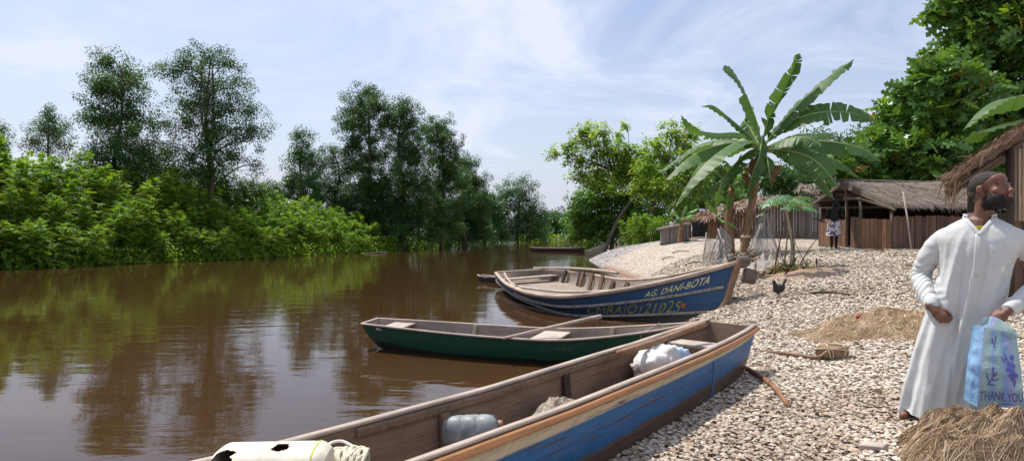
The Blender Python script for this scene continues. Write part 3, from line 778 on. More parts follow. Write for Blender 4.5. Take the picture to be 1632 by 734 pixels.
M_FARHULL = uvpaint('dark worn hull', [(.5, (.10, .085, .06), True)], (.05, .035, .025), .6, .6)
dugout('canoe', PZ(765, 447, .0), PZ(826, 451, .0), .30, .17, 'black dugout floating just behind the stern of the big blue boat', M_DARKWOOD)
a = PZ(846, 399.5, 0); c = PZ(931, 401, 0)
dugout('canoe', a, c, .55, .28, 'low brown canoe lying across the river at the bend', M_FARHULL)

# ---- things lying in the boats ------------------------------------------------------------------
root_u, root_n = BL[1], BL[2]
def in_boat(s, side, h):
    """a point inside the blue pirogue: metres from the bow, sideways, above its bottom"""
    ax, keel = BL[7], BL[9]; k = s/7.6*45
    i = int(k); return ax[i]+(ax[i+1]-ax[i])*(k-i)+root_n*side+A(0, 0, np.interp(s, np.linspace(0, 7.6, 46), keel)+h)
# pole across the canoe and a longer one on the pirogue's far rail
def pole(pts, r, label, m=M_PALE, name='pole'):
    g = MB(); g.shape(tube(bez(pts, 16), r, 8)); o = g.build(name, m, loc=pts[0], smooth=True); return tag(o, label, 'pole')
pole([PZ(802, 539, .335), PZ(880, 521, .44), PZ(958, 503.5, .62)], np.linspace(.022, .03, 16), 'slim bleached pole lying across the green canoe beside its plank seat')
pole([PZ(985, 562, .70), PZ(1050, 542, .73), PZ(1122, 515.5, .82)], np.linspace(.024, .034, 16), 'brown pole resting along the far rail of the front blue pirogue', woodmat('brown pole', (.30, .175, .105), grain=(5, 20, 20)))

# grey-blue jerrycan on its side
def jerrycan():
    c = PZ(752, 686, .46); 
    root = thing('jerrycan', c, 'grumpy grey blue plastic jerrycan lying on its side in the front pirogue'.replace('grumpy ', 'scuffed '), 'jerrycan')
    ax = nrm(A(.93, -.1, .06)); up = nrm(A(-.05, .25, 1)-ax*np.dot(A(-.05, .25, 1), ax)); sd = np.cross(up, ax)
    n = 20; a = np.arange(n)*2*math.pi/n; rows = []
    for x, k in ((-.185, .5), (-.180, .8), (-.165, .95), (-.10, 1), (-.06, 1), (-.055, .965), (-.045, .965), (-.04, 1), (.04, 1), (.045, .965), (.055, .965), (.06, 1), (.10, .99), (.145, .9), (.165, .70), (.175, .4)):
        sq = np.sign(np.cos(a))*np.abs(np.cos(a))**.75, np.sign(np.sin(a))*np.abs(np.sin(a))**.75
        rows.append(c+ax*x+k*.108*(sd[None]*sq[0][:, None]*1.0+up[None]*sq[1][:, None]*.95))
    V = np.concatenate(rows); m = len(rows)
    F = [tuple(q) for q in grid_faces(m, n, True)]+[tuple(range(n))[::-1], tuple((m-1)*n+j for j in range(n))]
    m_ = simple('scuffed blue grey plastic', (.235, .255, .26), .5, .4, 9, .15)
    MB().add(V, F).build('can_body', m_, root, smooth=True)
    MB().shape(tube([c+ax*.168+up*.03, c+ax*.20+up*.03, c+ax*.203+up*.03], [.032, .032, .026], 14)).build('cap', simple('brown cap', (.32, .15, .08), .5), root, smooth=True)
    MB().shape(tube(bez([c+ax*.12+up*.085-sd*.02, c+ax*.155+up*.075-sd*.02, c+ax*.165+up*-.02-sd*.03, c+ax*.14-up*.07-sd*.03], 12), .014, 8)).build('handle', simple('dark blue plastic', (.04, .075, .12), .4), root, smooth=True)
    MB().shape(box(c-ax*.13-up*.085-sd*.055, (.07, .03, .028), np.stack([ax, sd, up], 1), .01)).build('foot_block', simple('pale plastic', (.6, .56, .48), .5), root)
jerrycan()

# rough pile of pale net and a white sack
def strands(rng, n, fn, length, r, seg=7, wob=.5, sides=3, up=None):
    """curly fibres: fn(n) gives start points, normals and first directions"""
    P0, Nn, D = fn(n); mb = MB(); steps = length/seg
    pts = [P0]; d = nrm(D)
    for k in range(seg):
        d = nrm(d+rng.normal(0, wob, d.shape)-Nn*.04); d = nrm(d-Nn*np.sum(d*Nn, 1, keepdims=True)*.7)
        pts.append(pts[-1]+d*(steps if np.isscalar(steps) else steps[:, None]))
    pts = np.stack(pts, 1)
    T = nrm(np.gradient(pts, axis=1)); S = nrm(np.cross(T, Nn[:, None]+1e-4)); U = np.cross(S, T)
    a = np.arange(sides)*2*math.pi/sides+.5
    rr = np.broadcast_to(np.asarray(r), (n,))[:, None, None, None]
    V = pts[:, :, None]+rr*(np.cos(a)[None, None, :, None]*S[:, :, None]+np.sin(a)[None, None, :, None]*U[:, :, None])
    gf = grid_faces(seg+1, sides, True)
    F = (gf[None]+(np.arange(n)*(seg+1)*sides)[:, None, None]).reshape(-1, 4)
    return V.reshape(-1, 3), F, len(gf)
def heap(name, label, cat, outline_c, rx, ry, h, yaw, fibres, flen, fr, cols, seed, base_c, group=None, ground=None, lumpy=.25, wob=.7):
    """a mound of fibre: lumpy core with curly strands lying all over it"""
    rng = np.random.default_rng(seed); c = np.asarray(outline_c, float); cs, sn = math.cos(yaw), math.sin(yaw)
    def hgt(u, v):
        r = np.sqrt(u*u+v*v); k = np.clip(1-r**2.2, 0, 1)**.75
        l = np.array([mnoise.fractal(Vector((a*2.6+seed, b*2.6, seed*1.7)), .7, 2, 3) for a, b in zip(u.ravel(), v.ravel())]).reshape(u.shape)
        return h*k*(1+lumpy*l*2)
    def world(u, v, extra=0.):
        rim = 1+.13*np.sin(np.arctan2(v, u)*3+seed)+.08*np.sin(np.arctan2(v, u)*5+2*seed)
        x = c[0]+(u*rx*cs-v*ry*sn)*rim; y = c[1]+(u*rx*sn+v*ry*cs)*rim
        g = ground(x, y) if ground else c[2]
        return np.stack([x, y, g+hgt(u, v)+extra-.01], -1)
    rr = np.linspace(0.02, 1, 16)[:, None]; aa = (np.arange(44)*2*math.pi/44)[None]
    u, v = rr*np.cos(aa), rr*np.sin(aa)
    root = thing(name, A(c[0], c[1], (float(ground(np.array(c[0]), np.array(c[1]))) if ground else c[2])), label, cat, group)
    core = MB(); core.add(world(u, v).reshape(-1, 3), grid_faces(16, 44, True)); 
    core.build('net_core', simple(name+' core', base_c, .95, .4, 25, .6), root, smooth=True)
    # each twine is a curve over the heap's own surface, lifted a little above it
    seg = 10; r = np.sqrt(rng.random(fibres)); a = rng.uniform(0, 2*math.pi, fibres); uu, vv = r*np.cos(a), r*np.sin(a)
    flow = np.array([mnoise.noise(Vector((x*1.6+seed, y*1.6, seed))) for x, y in zip(uu, vv)])*4+rng.normal(0, wob, fibres); curl = rng.normal(0, wob*.6, fibres)
    st = flen*rng.uniform(.5, 1.4, fibres)/seg/((rx+ry)/2); pts = []; arch = rng.uniform(.0, .028, fibres)+.004
    for k in range(seg+1):
        pts.append(world(uu, vv, (.35+.65*math.sin(math.pi*k/seg))*arch)); uu = uu+np.cos(flow)*st; vv = vv+np.sin(flow)*st; flow = flow+curl*.5+rng.normal(0, wob*.5, fibres)
        ro = np.sqrt(uu*uu+vv*vv); far = ro > 1.06; uu = np.where(far, uu/ro*1.06, uu); vv = np.where(far, vv/ro*1.06, vv)
    pts = np.stack(pts, 1); Tg = nrm(np.gradient(pts, axis=1)); Sd = nrm(np.cross(Tg, A(.03, .02, 1))); Up = np.cross(Sd, Tg); an = np.arange(3)*2*math.pi/3+.5
    rr_ = (fr*rng.uniform(.6, 1.5, fibres))[:, None, None, None]
    V = (pts[:, :, None]+rr_*(np.cos(an)[None, None, :, None]*Sd[:, :, None]+np.sin(an)[None, None, :, None]*Up[:, :, None])).reshape(-1, 3)
    gf = grid_faces(seg+1, 3, True); F = (gf[None]+(np.arange(fibres)*(seg+1)*3)[:, None, None]).reshape(-1, 4); per = len(gf)
    cc = np.array(cols); t = cc[rng.integers(0, len(cc), fibres)]*rng.uniform(.75, 1.2, (fibres, 1))
    m = simple(name+' twine', (1, 1, 1), .85, .1, 30, 0, tintattr=True)
    fo = MB().add(V, F, 0, np.repeat(np.clip(t, 0, .9), per, 0)).build('net_twine', m, root)
    fo['kind'] = 'stuff'
    return root
cpos = PZ(880, 646, .46); 
heap('net_bundle', 'small heap of pale fishing net in the bottom of the front blue pirogue', 'fishing net', cpos+A(.05, -.02, -.155), .28, .22, .19, .7, 3200, .2, .0016, [(.60, .51, .40), (.70, .62, .52), (.50, .41, .32)], 4, (.44, .36, .27), lumpy=.12)
def sack():
    c = PZ(1058, 580, .52); rng = np.random.default_rng(3)
    root = thing('sack', c+A(0, 0, -.1), 'white plastic sack with a blue end, slumped in the bow of the front pirogue', 'sack')
    V, F = sphere((0, 0, 0), (1, 1, 1), 40)
    e = np.sign(V)*np.abs(V)**.8
    V2 = e*A(.33, .185, .165); V2[:, 2] *= np.where(V[:, 0] > .2, .9, 1)
    V2 = V2+V*(.035*fbm(V, 1.8, 1)[:, None]+.03*np.abs(fbm(V*A(1, 1, 2.2), 3.4, 5))[:, None]-.015*np.abs(fbm(V, 8, 9))[:, None])
    V2 = V2@rot((0, 0, 1), .72).T
    m, nt, b = mat('woven white sack'); v = coords(nt, 'Object'); sp = nd(nt, 'ShaderNodeSeparateXYZ'); lk(nt, v, sp.inputs[0])
    n = noise_tex(nt, 7, 5, .6, v); st = nd(nt, 'ShaderNodeMath', operation='MULTIPLY_ADD'); lk(nt, n.outputs['Fac'], st.inputs[0]); st.inputs[1].default_value = .12; lk(nt, sp.outputs[0], st.inputs[2])
    c1 = ramp(nt, st.outputs[0], [(.16, (.66, .62, .58)), (.19, (.40, .52, .66))])
    c1 = mixc(nt, ramp(nt, n.outputs['Fac'], [(.5, (0, 0, 0)), (.8, (.6, .6, .6))]), c1, (.42, .36, .31)); lk(nt, c1, b.inputs['Base Color']); b.inputs['Roughness'].default_value = .6
    wv = nd(nt, 'ShaderNodeTexWave'); wv.inputs['Scale'].default_value = 3; wv.inputs['Distortion'].default_value = 14; wv.inputs['Detail'].default_value = 3; lk(nt, v, wv.inputs['Vector']); bump(nt, b, wv.outputs['Fac'], .3, .02)
    MB().add(V2+c, F).build('bag_body', m, root, smooth=True)
    g = MB(); t0 = c+A(-.24, -.16, .03)
    for k in range(7):
        a = k*.9; g.shape(tube(bez([t0, t0+A(-.04, -.03, .01*math.sin(a)), t0+A(-.09-.02*math.cos(a), -.05+.03*math.sin(a), -.02+.03*math.cos(a))], 6), [.02, .018, .016, .016, .014, .006], 6))
    g.build('gathered_mouth', m, root, smooth=True)
sack()

# cut, stained plastic drum lying across the stern seat with a coil of rope beside it
def plastic_drum():
    c = PZ(437, 757, .64); ax = nrm(A(1, .06, .0)); up = A(0, 0, 1); sd = np.cross(up, ax)
    root = thing('plastic_drum', c+A(0, 0, -.14), 'yellowed cream plastic drum with a torn open end and a hole, on the pirogue stern', 'drum')
    n = 112; m = 100; a = np.arange(n)*2*math.pi/n; L_ = .49
    sqx = np.sign(np.cos(a))*np.abs(np.cos(a))**.6; sqz = np.sign(np.sin(a))*np.abs(np.sin(a))**.6
    xs = np.linspace(-L_/2, L_/2, m)
    V = np.zeros((m, n, 3))
    for i, x in enumerate(xs):
        k = 1-.22*max(0, (x-.19)/.055)**2-.10*max(0, (-x-.21)/.035)**2; k -= .018*math.exp(-((x+.02)/.006)**2)+.012*math.exp(-((x-.17)/.006)**2)
        V[i] = c+ax*x+k*(sd[None]*sqx[:, None]*.15+up[None]*sqz[:, None]*.135)
    keep = []
    for i in range(m-1):
        for j in range(n):
            an = (a[j]+math.pi/n); x = (xs[i]+xs[i+1])/2
            e1 = ((x+.19)/.042)**2+((an-2.25)/.62)**2
            torn = e1 < 1+.35*math.sin(an*7+x*30)+.22*math.sin(an*17+1)+.2*math.sin(x*120)
            hole = ((x-.035)/.037)**2+((an-1.66)/.17)**2 < 1
            if torn or hole: continue
            k = (j+1) % n; keep.append((i*n+j, i*n+k, (i+1)*n+k, (i+1)*n+j))
    V = V.reshape(-1, 3); Nn = vnormals(V, np.array(keep))
    ctr = c+ax*((V-c)@ax)[:, None]; inw = nrm(ctr-V)
    Vi = V+inw*.006
    m1 = simple('yellowed cream plastic', (.63, .575, .465), .65, .22, 5, .25); m2 = simple('dark drum inside', (.16, .085, .05), .7)
    mb = MB(); mb.add(V, keep, 0); mb.add(Vi, [q[::-1] for q in keep], 1)
    e = (m-1)*n; mb.add(V[e:e+n], [tuple(range(n))], 0); mb.add(V[:n], [tuple(range(n))[::-1]], 0)
    mb.build('drum_body', [m1, m2], root, smooth=True)
    g = MB(); r0 = c+ax*(L_/2-.055); ring = [r0+1.03*(sd*x*.142+up*z*.128) for x, z in zip(sqx[::4], sqz[::4])]; ring.append(ring[0])
    g.shape(tube(np.array(ring), .007, 6)); g.build('strap', simple('yellow strap', (.42, .40, .06), .6), root, smooth=True)
    g = MB(); r0 = c-ax*(L_/2-.03); ring = [r0+1.0*(sd*x*.150+up*z*.135) for x, z in zip(sqx[50:96:3], sqz[50:96:3])]
    g.shape(tube(np.array(ring), .008, 6)); g.build('strap', simple('yellow rim', (.45, .40, .05), .6), root, smooth=True)
    # rope coil
    c2 = PZ(549, 740, .62); r = thing('rope_coil', c2+A(0, 0, -.05), 'coil of dirty white rope lying beside the cream plastic drum', 'rope')
    rng = np.random.default_rng(5); g = MB(); pts = []
    for k in range(15*10):
        t = k/10*2*math.pi; pts.append(c2+A(.02, .02, 0)+ax*(-.085+.17*k/150+.012*rng.normal())+(sd*math.cos(t)*.105+up*math.sin(t)*.062)*(1+.05*rng.normal()))
    g.shape(tube(bez(pts, 420), .011, 6)); g.build('rope_loops', simple('dirty white rope', (.55, .50, .38), .9, .35, 60, .5), r, smooth=True)
    g = MB(); g.shape(tube(bez([c2+A(-.08, .05, .06), c2+A(-.10, .10, .07), c2+A(-.05, .14, .07), c2+A(.03, .1, .05)], 20), .008, 6)); g.build('loose_end', simple('clean white rope', (.70, .66, .60), .8), r, smooth=True)
plastic_drum()
# ------------------------------------------------------------------ vegetation
def rough_bark(name, c): return woodmat(name, c, grain=(18, 18, 3), rough=.9, bmp=.6)
M_BARK = rough_bark('grey brown bark', (.15, .115, .085)); M_BARKD = rough_bark('dark bark', (.07, .055, .042))
M_STEM = simple('green brown stem', (.09, .085, .04), .7)
M_LEAF_MANG = leafmat('mangrove leaf', (.062, .138, .034), tr=.32, rough=.5, spec=.3)
M_LEAF_DARK = leafmat('dark evergreen leaf', (.062, .150, .034), tr=.25, rough=.35)
M_LEAF_FEATH = leafmat('bright feathery leaflet', (.20, .345, .042), tr=.46, rough=.55, spec=.25)
M_LEAF_LIME = leafmat('yellow green leaf', (.25, .39, .065), tr=.42, rough=.5, spec=.3)
M_LEAF_MID = leafmat('fresh green leaf', (.115, .245, .045), tr=.4, rough=.5, spec=.3)
M_LEAF_BREAD = leafmat('large glossy lobed leaf', (.115, .235, .048), tr=.3, rough=.36, spec=.5)
M_LEAF_BANANA = leafmat('banana blade', (.075, .160, .042), tr=.36, rough=.5, spec=.35)

def unit(rng, n): return nrm(rng.normal(0, 1, (n, 3)))
def crown_mesh(rng, lobes, clump_r, per, ll, lw, clump_density=1.0, var=.22, droop=.35, hue=.12, shell=.55, flat=.8):
    """foliage: many clumps of leaves spread through lobes (x, y, z, rx, ry, rz)"""
    Cs, Ts = [], []
    for (x, y, z, a, b, c) in lobes:
        k = max(3, int(clump_density*(a*b+b*c+a*c)/(clump_r**2)*.9))
        d = unit(rng, k); r = rng.random(k)**shell
        q = np.array([x, y, z])+d*r[:, None]*np.array([a, b, c])*rng.uniform(.8, 1.12, (k, 1))
        Cs.append(q); Ts.append(rng.uniform(1-var, 1+var, k))
    C = np.concatenate(Cs); T = np.concatenate(Ts); k = len(C)
    n = k*per; ci = np.repeat(np.arange(k), per)
    d = unit(rng, n); rad = clump_r*rng.uniform(.55, 1.25, k)[ci]*rng.random(n)**.45
    pos = C[ci]+d*rad[:, None]*np.array([1, 1, flat])
    ax = nrm(d*.7+rng.normal(0, .55, (n, 3))+np.array([0, 0, -droop])); up = nrm(np.array([0, 0, 1.0])+rng.normal(0, .55, (n, 3)))
    V, F = leaf_cards(pos, ax, up, ll*rng.uniform(.6, 1.25, n), lw*rng.uniform(.7, 1.2, n))
    t = (T[ci]*rng.uniform(.78, 1.22, n))[:, None]*np.array([1, 1, 1])+0
    h = rng.normal(0, hue, k)[ci]+rng.normal(0, hue*.5, n)
    t = t*np.stack([1+h, 1+h*.25, 1-h*.6], 1)
    return V, F, np.clip(t, .25, 2.2), C
def limb(mb, p, q, r0, r1, rng, sag=.12, n=8, seg=9):
    d = q-p; L = np.linalg.norm(d); m = [p+d*f+rng.normal(0, .05, 3)*L*np.array([1, 1, .4])+A(0, 0, sag*L*math.sin(f*math.pi)) for f in (.33, .66)]
    mb.shape(tube(bez([p, *m, q], seg), np.linspace(r0, r1, seg), n))
    return bez([p, *m, q], seg)
def tree(name, base, top_z, lobes, leafm, label, group=None, seed=0, clump_r=.55, per=64, ll=.17, lw=.075, dens=2.0, tr=.2, barkm=None, lean=(0, 0), stems=1, cat='tree', twig=.25, **kw):
    rng = np.random.default_rng(seed); base = np.asarray(base, float)
    root = thing(name, base, label, cat, group)
    V, F, T, C = crown_mesh(rng, lobes, clump_r, int(per*1.35), ll*.78, lw*.8, dens, **kw)
    tb = MB(); Cc = np.array([l[:3] for l in lobes])
    mean = Cc.mean(0)
    for s in range(stems):
        b = base+A(rng.normal(0, .5), rng.normal(0, .5), 0)*(s > 0); top = A(base[0]+lean[0]+rng.normal(0, .8)*(s > 0), base[1]+lean[1], top_z)
        spine = bez([b+A(0, 0, -.3), b*.6+top*.4+A(rng.normal(0, .25), rng.normal(0, .2), 0), b*.25+top*.75+A(rng.normal(0, .25), 0, 0), top], 16)
        tb.shape(tube(spine, np.linspace(tr*(.95 if s == 0 else .6), tr*.15, 16), 9))
        if s: continue
        for l in Cc:
            hz = np.clip(l[2]-.35*np.linalg.norm(l[:2]-spine[:, :2].mean(0))-.3, spine[2, 2], spine[-1, 2])
            i = int(np.argmin(np.abs(spine[:, 2]-hz))); r = tr*np.interp(i, [0, 15], [.36, .14])
            path = limb(tb, spine[i], l, r, r*.25, rng)
            near = C[np.argsort(np.linalg.norm(C-l, axis=1))[:max(4, int(len(C)/len(Cc)*twig))]]
            for c in near[::2]:
                j = rng.integers(3, 8); limb(tb, path[j], c, r*.3, .012, rng, .05, 5, 5)
    tb.build('trunk', barkm or M_BARK, root, smooth=True)
    MB().add(V, F, 0, T).build('crown', leafm, root)
    return root
def lobes_px(L, d, depth=.9, rng=None):
    """crown lobes traced as (px, py, radius px[, metres nearer or farther])"""
    rng = rng or np.random.default_rng(1); out = []
    for q in L:
        dd = d+(q[3] if len(q) > 3 else rng.uniform(-1.2, 1.2)); p = P(q[0], q[1], dd); r = q[2]*dd/FPX*1.12
        out.append((*p, r, r*depth, r*.92))
    return out

# ---- feathery shrubs of the left bank --------------------------------------------------------
def feather_shrub(seed, H, R, nst, nspray, label, group, lea=.135):
    rng = np.random.default_rng(seed); root = thing('feathery_shrub', (0, 0, 0), label, 'shrub', group)
    sb_ = MB(); Ps, Ds, Ls, Tn = [], [], [], []
    for s in range(nst):
        a = rng.uniform(0, 2*math.pi); r = R*math.sqrt(rng.random())*.75; h = H*rng.uniform(.72, 1.0)*(1-.32*(r/R)**2)
        b = A(r*.5*math.cos(a), r*.5*math.sin(a), -.2); t = A(r*math.cos(a)*1.25, r*math.sin(a)*1.25, h)
        sp = bez([b, (b+t)/2+A(rng.normal(0, .1), rng.normal(0, .1), .1), t], 10); sb_.shape(tube(sp, np.linspace(.035, .008, 10), 5))
        for k in range(nspray):
            f = rng.uniform(.06, 1.0); p = np.array([np.interp(f*9, np.arange(10), sp[:, c]) for c in range(3)])
            az_ = rng.uniform(0, 2*math.pi); L = rng.uniform(.6, 1.0)*np.interp(f, [0, .5, 1], [.95, 1.05, .5])
            el_ = np.interp(f, [0, .6, 1], [.05, .35, 1.0])+rng.normal(0, .18)
            Ps.append(p); Ds.append([math.cos(az_)*math.cos(el_), math.sin(az_)*math.cos(el_), math.sin(el_)]); Ls.append(L); Tn.append(rng.uniform(.72, 1.25))
    Ps, Ds, Ls, Tn = map(np.array, (Ps, Ds, Ls, Tn)); n = len(Ps); m = 13
    t = np.linspace(.12, 1, m)
    pos = Ps[:, None]+Ds[:, None]*(Ls[:, None]*t)[..., None]; pos[..., 2] -= (Ls[:, None]*.42*t**2)
    tan = nrm(np.gradient(pos, axis=1)); side = nrm(np.cross(tan, np.array([0, 0, 1.0])+rng.normal(0, .12, (n, 1, 3))))
    up = np.cross(side, tan)
    ll = lea*np.interp(t, [0, .3, 1], [.8, 1.15, .5])[None, :]*np.ones((n, 1))
    allV, allT = [], []
    for sg in (-1, 1):
        ax = nrm(side*sg+tan*.55-np.array([0, 0, .18])+rng.normal(0, .12, side.shape))
        V, F = leaf_cards(pos.reshape(-1, 3), ax.reshape(-1, 3), up.reshape(-1, 3), ll.ravel(), ll.ravel()*.36)
        allV.append(V); h = rng.normal(0, .08, n)
        tt = Tn[:, None]*rng.uniform(.85, 1.15, (n, m)); allT.append((tt[..., None]*np.stack([1+h*1.6, 1+h*.3, 1-h], -1)[:, None]).reshape(-1, 3))
    V = np.concatenate(allV); F = np.arange(len(V)).reshape(-1, 4)
    sb_.build('stems', M_STEM, root)
    MB().add(V, F, 0, np.concatenate(allT)).build('foliage', M_LEAF_FEATH, root)
    return root
rng = np.random.default_rng(11)
GRP = 'feathery shrubs in the thicket on the far bank'
protos = [feather_shrub(20+i, 1.0*h, r, ns, k, 'bright green feathery shrub in the dense thicket on the far left bank', GRP) for i, (h, r, ns, k) in enumerate(((4.2, 1.6, 14, 64), (4.8, 1.5, 13, 70), (3.2, 1.7, 15, 54), (2.2, 1.6, 14, 42)))]
used = set()
bank = bez([A(-33, 22, 0), A(-22.9, 29.6, 0), A(-17, 40, 0), A(-11.2, 54, 0), A(-8.9, 66, 0), A(-7, 76, 0)], 200)
bank[:, 0] = smooth_interp(bank[:, 1], LBY, LBX)
bl = np.concatenate([[0], np.cumsum(np.linalg.norm(np.diff(bank, axis=0), axis=1))])
def on_bank(s, off):
    p = np.array([np.interp(s, bl, bank[:, k]) for k in range(3)]); q = np.array([np.interp(s+.5, bl, bank[:, k]) for k in range(3)])
    t = nrm(q-p); return p+A(-t[1], t[0], 0)*off
def put(k, p, sc, rz):
    pr = protos[k]
    p = A(p[0], p[1], max(gz(p[0], p[1]), 0.0))
    if k not in used:
        used.add(k); pr.location = tuple(p); pr.rotation_euler = (0, 0, rz); pr.scale = (sc, sc, sc); return pr
    return dup(pr, p, rz, sc)
def hmax(y): return float(np.interp(y, [20, 29, 33, 38, 45, 52, 60, 70], [6.6, 7.0, 6.3, 5.5, 4.8, 4.3, 3.3, 2.3]))
for row, (off, hf, step) in enumerate(((.6, .36, 1.9), (2.0, .62, 1.9), (3.8, .84, 2.1), (5.8, 1.0, 2.0), (8.2, 1.02, 2.6))):
    s = rng.uniform(0, 1)
    while s < bl[-1]-(0 if row < 2 else 9):
        p = on_bank(s, off+rng.uniform(-.45, .45)); h = hmax(p[1])*hf*rng.uniform(.86, 1.12)
        k = 3 if h < 2.4 else (2 if h < 3.4 else int(rng.integers(0, 2))); k = k if rng.random() > .15 or k < 2 else 2
        put(k, p, h/(4.2, 4.8, 3.2, 2.2)[k], rng.uniform(0, 6.28)); s += step*rng.uniform(.8, 1.2)
# low creeping plants where the bank meets the water
def waterside(name, path, n, seed, leafm, hgt, spread, ll):
    r = np.random.default_rng(seed); path = np.asarray(path); L = np.concatenate([[0], np.cumsum(np.linalg.norm(np.diff(path, axis=0), axis=1))])
    s = r.uniform(0, L[-1], n); c = np.stack([np.interp(s, L, path[:, k]) for k in range(3)], 1)
    c[:, :2] += r.normal(0, spread, (n, 2)); c[:, 2] = np.maximum(ground_z(c[:, 0], c[:, 1]), 0)+r.random(n)**2*hgt
    ax = nrm(r.normal(0, 1, (n, 3))+A(0, 0, .3)); V, F = leaf_cards(c, ax, nrm(r.normal(0, .5, (n, 3))+A(0, 0, 1)), ll*r.uniform(.6, 1.3, n), ll*.45*np.ones(n))
    return kind(MB().add(V, F, 0, r.uniform(.6, 1.3, (n, 1))*np.ones(3)).build(name, leafm), 'stuff')
waterside('waterside_undergrowth', bank+A(-.25, 0, 0), 16000, 3, M_LEAF_FEATH, .75, .35, .22)

# ---- tall trees of the left bank -------------------------------------------------------------
def ground_at(px, d): p = P(px, 400, d); return A(p[0], p[1], max(gz(p[0], p[1]), 0))
def mk(lst, d, base_px, top_px_y, label, seed, leafm=M_LEAF_MANG, group='trees above the thicket on the far bank', name='mangrove_tree', **k):
    r = np.random.default_rng(seed); L = lobes_px(lst, d, .9, r); b = ground_at(base_px, d); tz = P(0, top_px_y, d)[2]
    ctr = P(lst[0][0], top_px_y, d)
    return tree(name, b, tz, L, leafm, label, group, seed, lean=(P(k.pop('top_px', base_px), 0, d)[0]-b[0], 0), **k)
mk([(172, 100, 30), (160, 140, 36), (195, 145, 40), (175, 185, 42), (215, 195, 42), (185, 235, 45), (228, 240, 40), (145, 185, 22), (205, 115, 22), (165, 270, 40), (210, 285, 45)], 43, 195, 110, 'tall narrow tree with dense grey green crown, beside the widest tree on the far bank', 31, tr=.2, ll=.2, lw=.09, per=62)
mk([(330, 88, 26), (290, 105, 30), (265, 110, 22), (360, 105, 28), (320, 130, 40), (375, 140, 30), (300, 165, 36), (350, 180, 42), (395, 175, 26), (415, 205, 22), (330, 225, 44), (345, 200, 34), (330, 160, 34), (345, 255, 34), (300, 255, 34), (395, 225, 26), (370, 250, 24), (405, 262, 16), (280, 205, 28), (320, 275, 34), (260, 235, 26), (255, 275, 36)], 44, 335, 105, 'widest tall tree with open airy crown, sky showing between its branches, on the far bank', 32, tr=.24, ll=.19, lw=.085, per=56, dens=1.7, stems=3, twig=.4)
mk([(78, 185, 20), (70, 205, 26), (92, 208, 20), (85, 230, 30), (55, 225, 16)], 52, 78, 190, 'small pale tree rising alone above the far left thicket', 33, ll=.2, lw=.09, per=50)
mk([(2, 210, 16), (8, 228, 16), (-10, 230, 26)], 54, 0, 215, 'small treetop cut off by the left edge, above the thicket', 34, ll=.2, lw=.09, per=50)
mk([(482, 222, 20), (478, 250, 26), (498, 262, 24), (470, 285, 24), (492, 295, 26)], 60, 486, 220, 'slender dark tree with pointed top between the two big tree groups', 35, M_LEAF_DARK, ll=.22, lw=.1)
mk([(528, 240, 16), (530, 262, 22), (515, 285, 20), (545, 285, 20), (535, 305, 22)], 62, 530, 240, 'small thin tree with open crown beside the pointed dark tree', 36, M_LEAF_MANG, ll=.22, lw=.1, dens=1.4)
mk([(585, 150, 24), (566, 170, 28), (600, 172, 26), (555, 195, 22), (580, 205, 32), (568, 235, 30), (595, 250, 34), (585, 285, 36), (560, 262, 20), (600, 310, 36)], 61, 588, 155, 'tallest tree of the middle clump, crown leaning left over the thicket', 37, ll=.22, lw=.1, tr=.22, twig=.45)
mk([(640, 175, 28), (622, 195, 28), (655, 205, 32), (635, 235, 36), (660, 250, 34), (640, 285, 40), (665, 300, 36), (630, 325, 36), (655, 335, 30)], 60, 642, 175, 'broad dark tree in the middle of the central clump on the far bank', 38, M_LEAF_MANG, ll=.22, lw=.1, tr=.25, twig=.45)
mk([(702, 205, 26), (690, 225, 26), (718, 230, 24), (700, 260, 32), (720, 280, 30), (695, 300, 34), (715, 330, 36), (690, 350, 30), (720, 365, 24)], 66, 703, 208, 'rounded tree at the right shoulder of the central clump', 39, M_LEAF_MANG, ll=.22, lw=.1, tr=.22, twig=.4)
mk([(740, 258, 20), (733, 285, 28), (758, 290, 22), (745, 320, 32), (765, 335, 24), (740, 355, 28), (765, 368, 18)], 72, 745, 262, 'lower dark tree sloping to the river at the end of the central clump', 40, M_LEAF_MANG, ll=.24, lw=.11)
mk([(655, 355, 30, -4), (690, 372, 22, -2), (675, 340, 26, -2), (628, 362, 26, -5), (700, 330, 24, -2)], 64, 665, 330, 'bushy green tree at the foot of the central clump, by the water', 46, M_LEAF_DARK, ll=.24, lw=.1)
mk([(560, 330, 30), (590, 345, 34), (620, 345, 34), (575, 310, 28), (610, 320, 32), (545, 350, 26), (640, 360, 26)], 60, 600, 320, 'dark leafy tree filling the middle of the central clump above the shrubs', 47, M_LEAF_MANG, ll=.24, lw=.11)
mk([(725, 345, 24), (750, 350, 22), (705, 365, 22), (735, 372, 18), (765, 355, 16), (778, 372, 12)], 74, 735, 345, 'low dense tree at the water end of the central clump', 48, M_LEAF_DARK, ll=.26, lw=.12)
mk([(230, 275, 40), (260, 290, 36), (300, 292, 36), (340, 300, 36), (380, 300, 32), (200, 300, 36), (150, 285, 30), (410, 305, 26)], 46, 270, 270, 'wide dark tree behind the shrubs under the two tallest trees', 49, M_LEAF_MANG, ll=.2, lw=.09)
mk([(450, 300, 24), (480, 310, 26), (430, 312, 22), (510, 315, 26), (540, 325, 24)], 62, 480, 300, 'low leafy tree behind the shrubs between the two big tree groups', 45, M_LEAF_DARK, ll=.24, lw=.11)
mk([(770, 330, 20), (785, 345, 20), (755, 345, 20), (775, 362, 18), (795, 366, 16), (750, 368, 16), (780, 318, 14), (762, 315, 16), (748, 300, 14), (795, 335, 16), (765, 374, 12), (788, 374, 12)], 84, 772, 330, 'green tree joining the central clump to the tree hanging over the river', 44, M_LEAF_DARK, ll=.28, lw=.13)
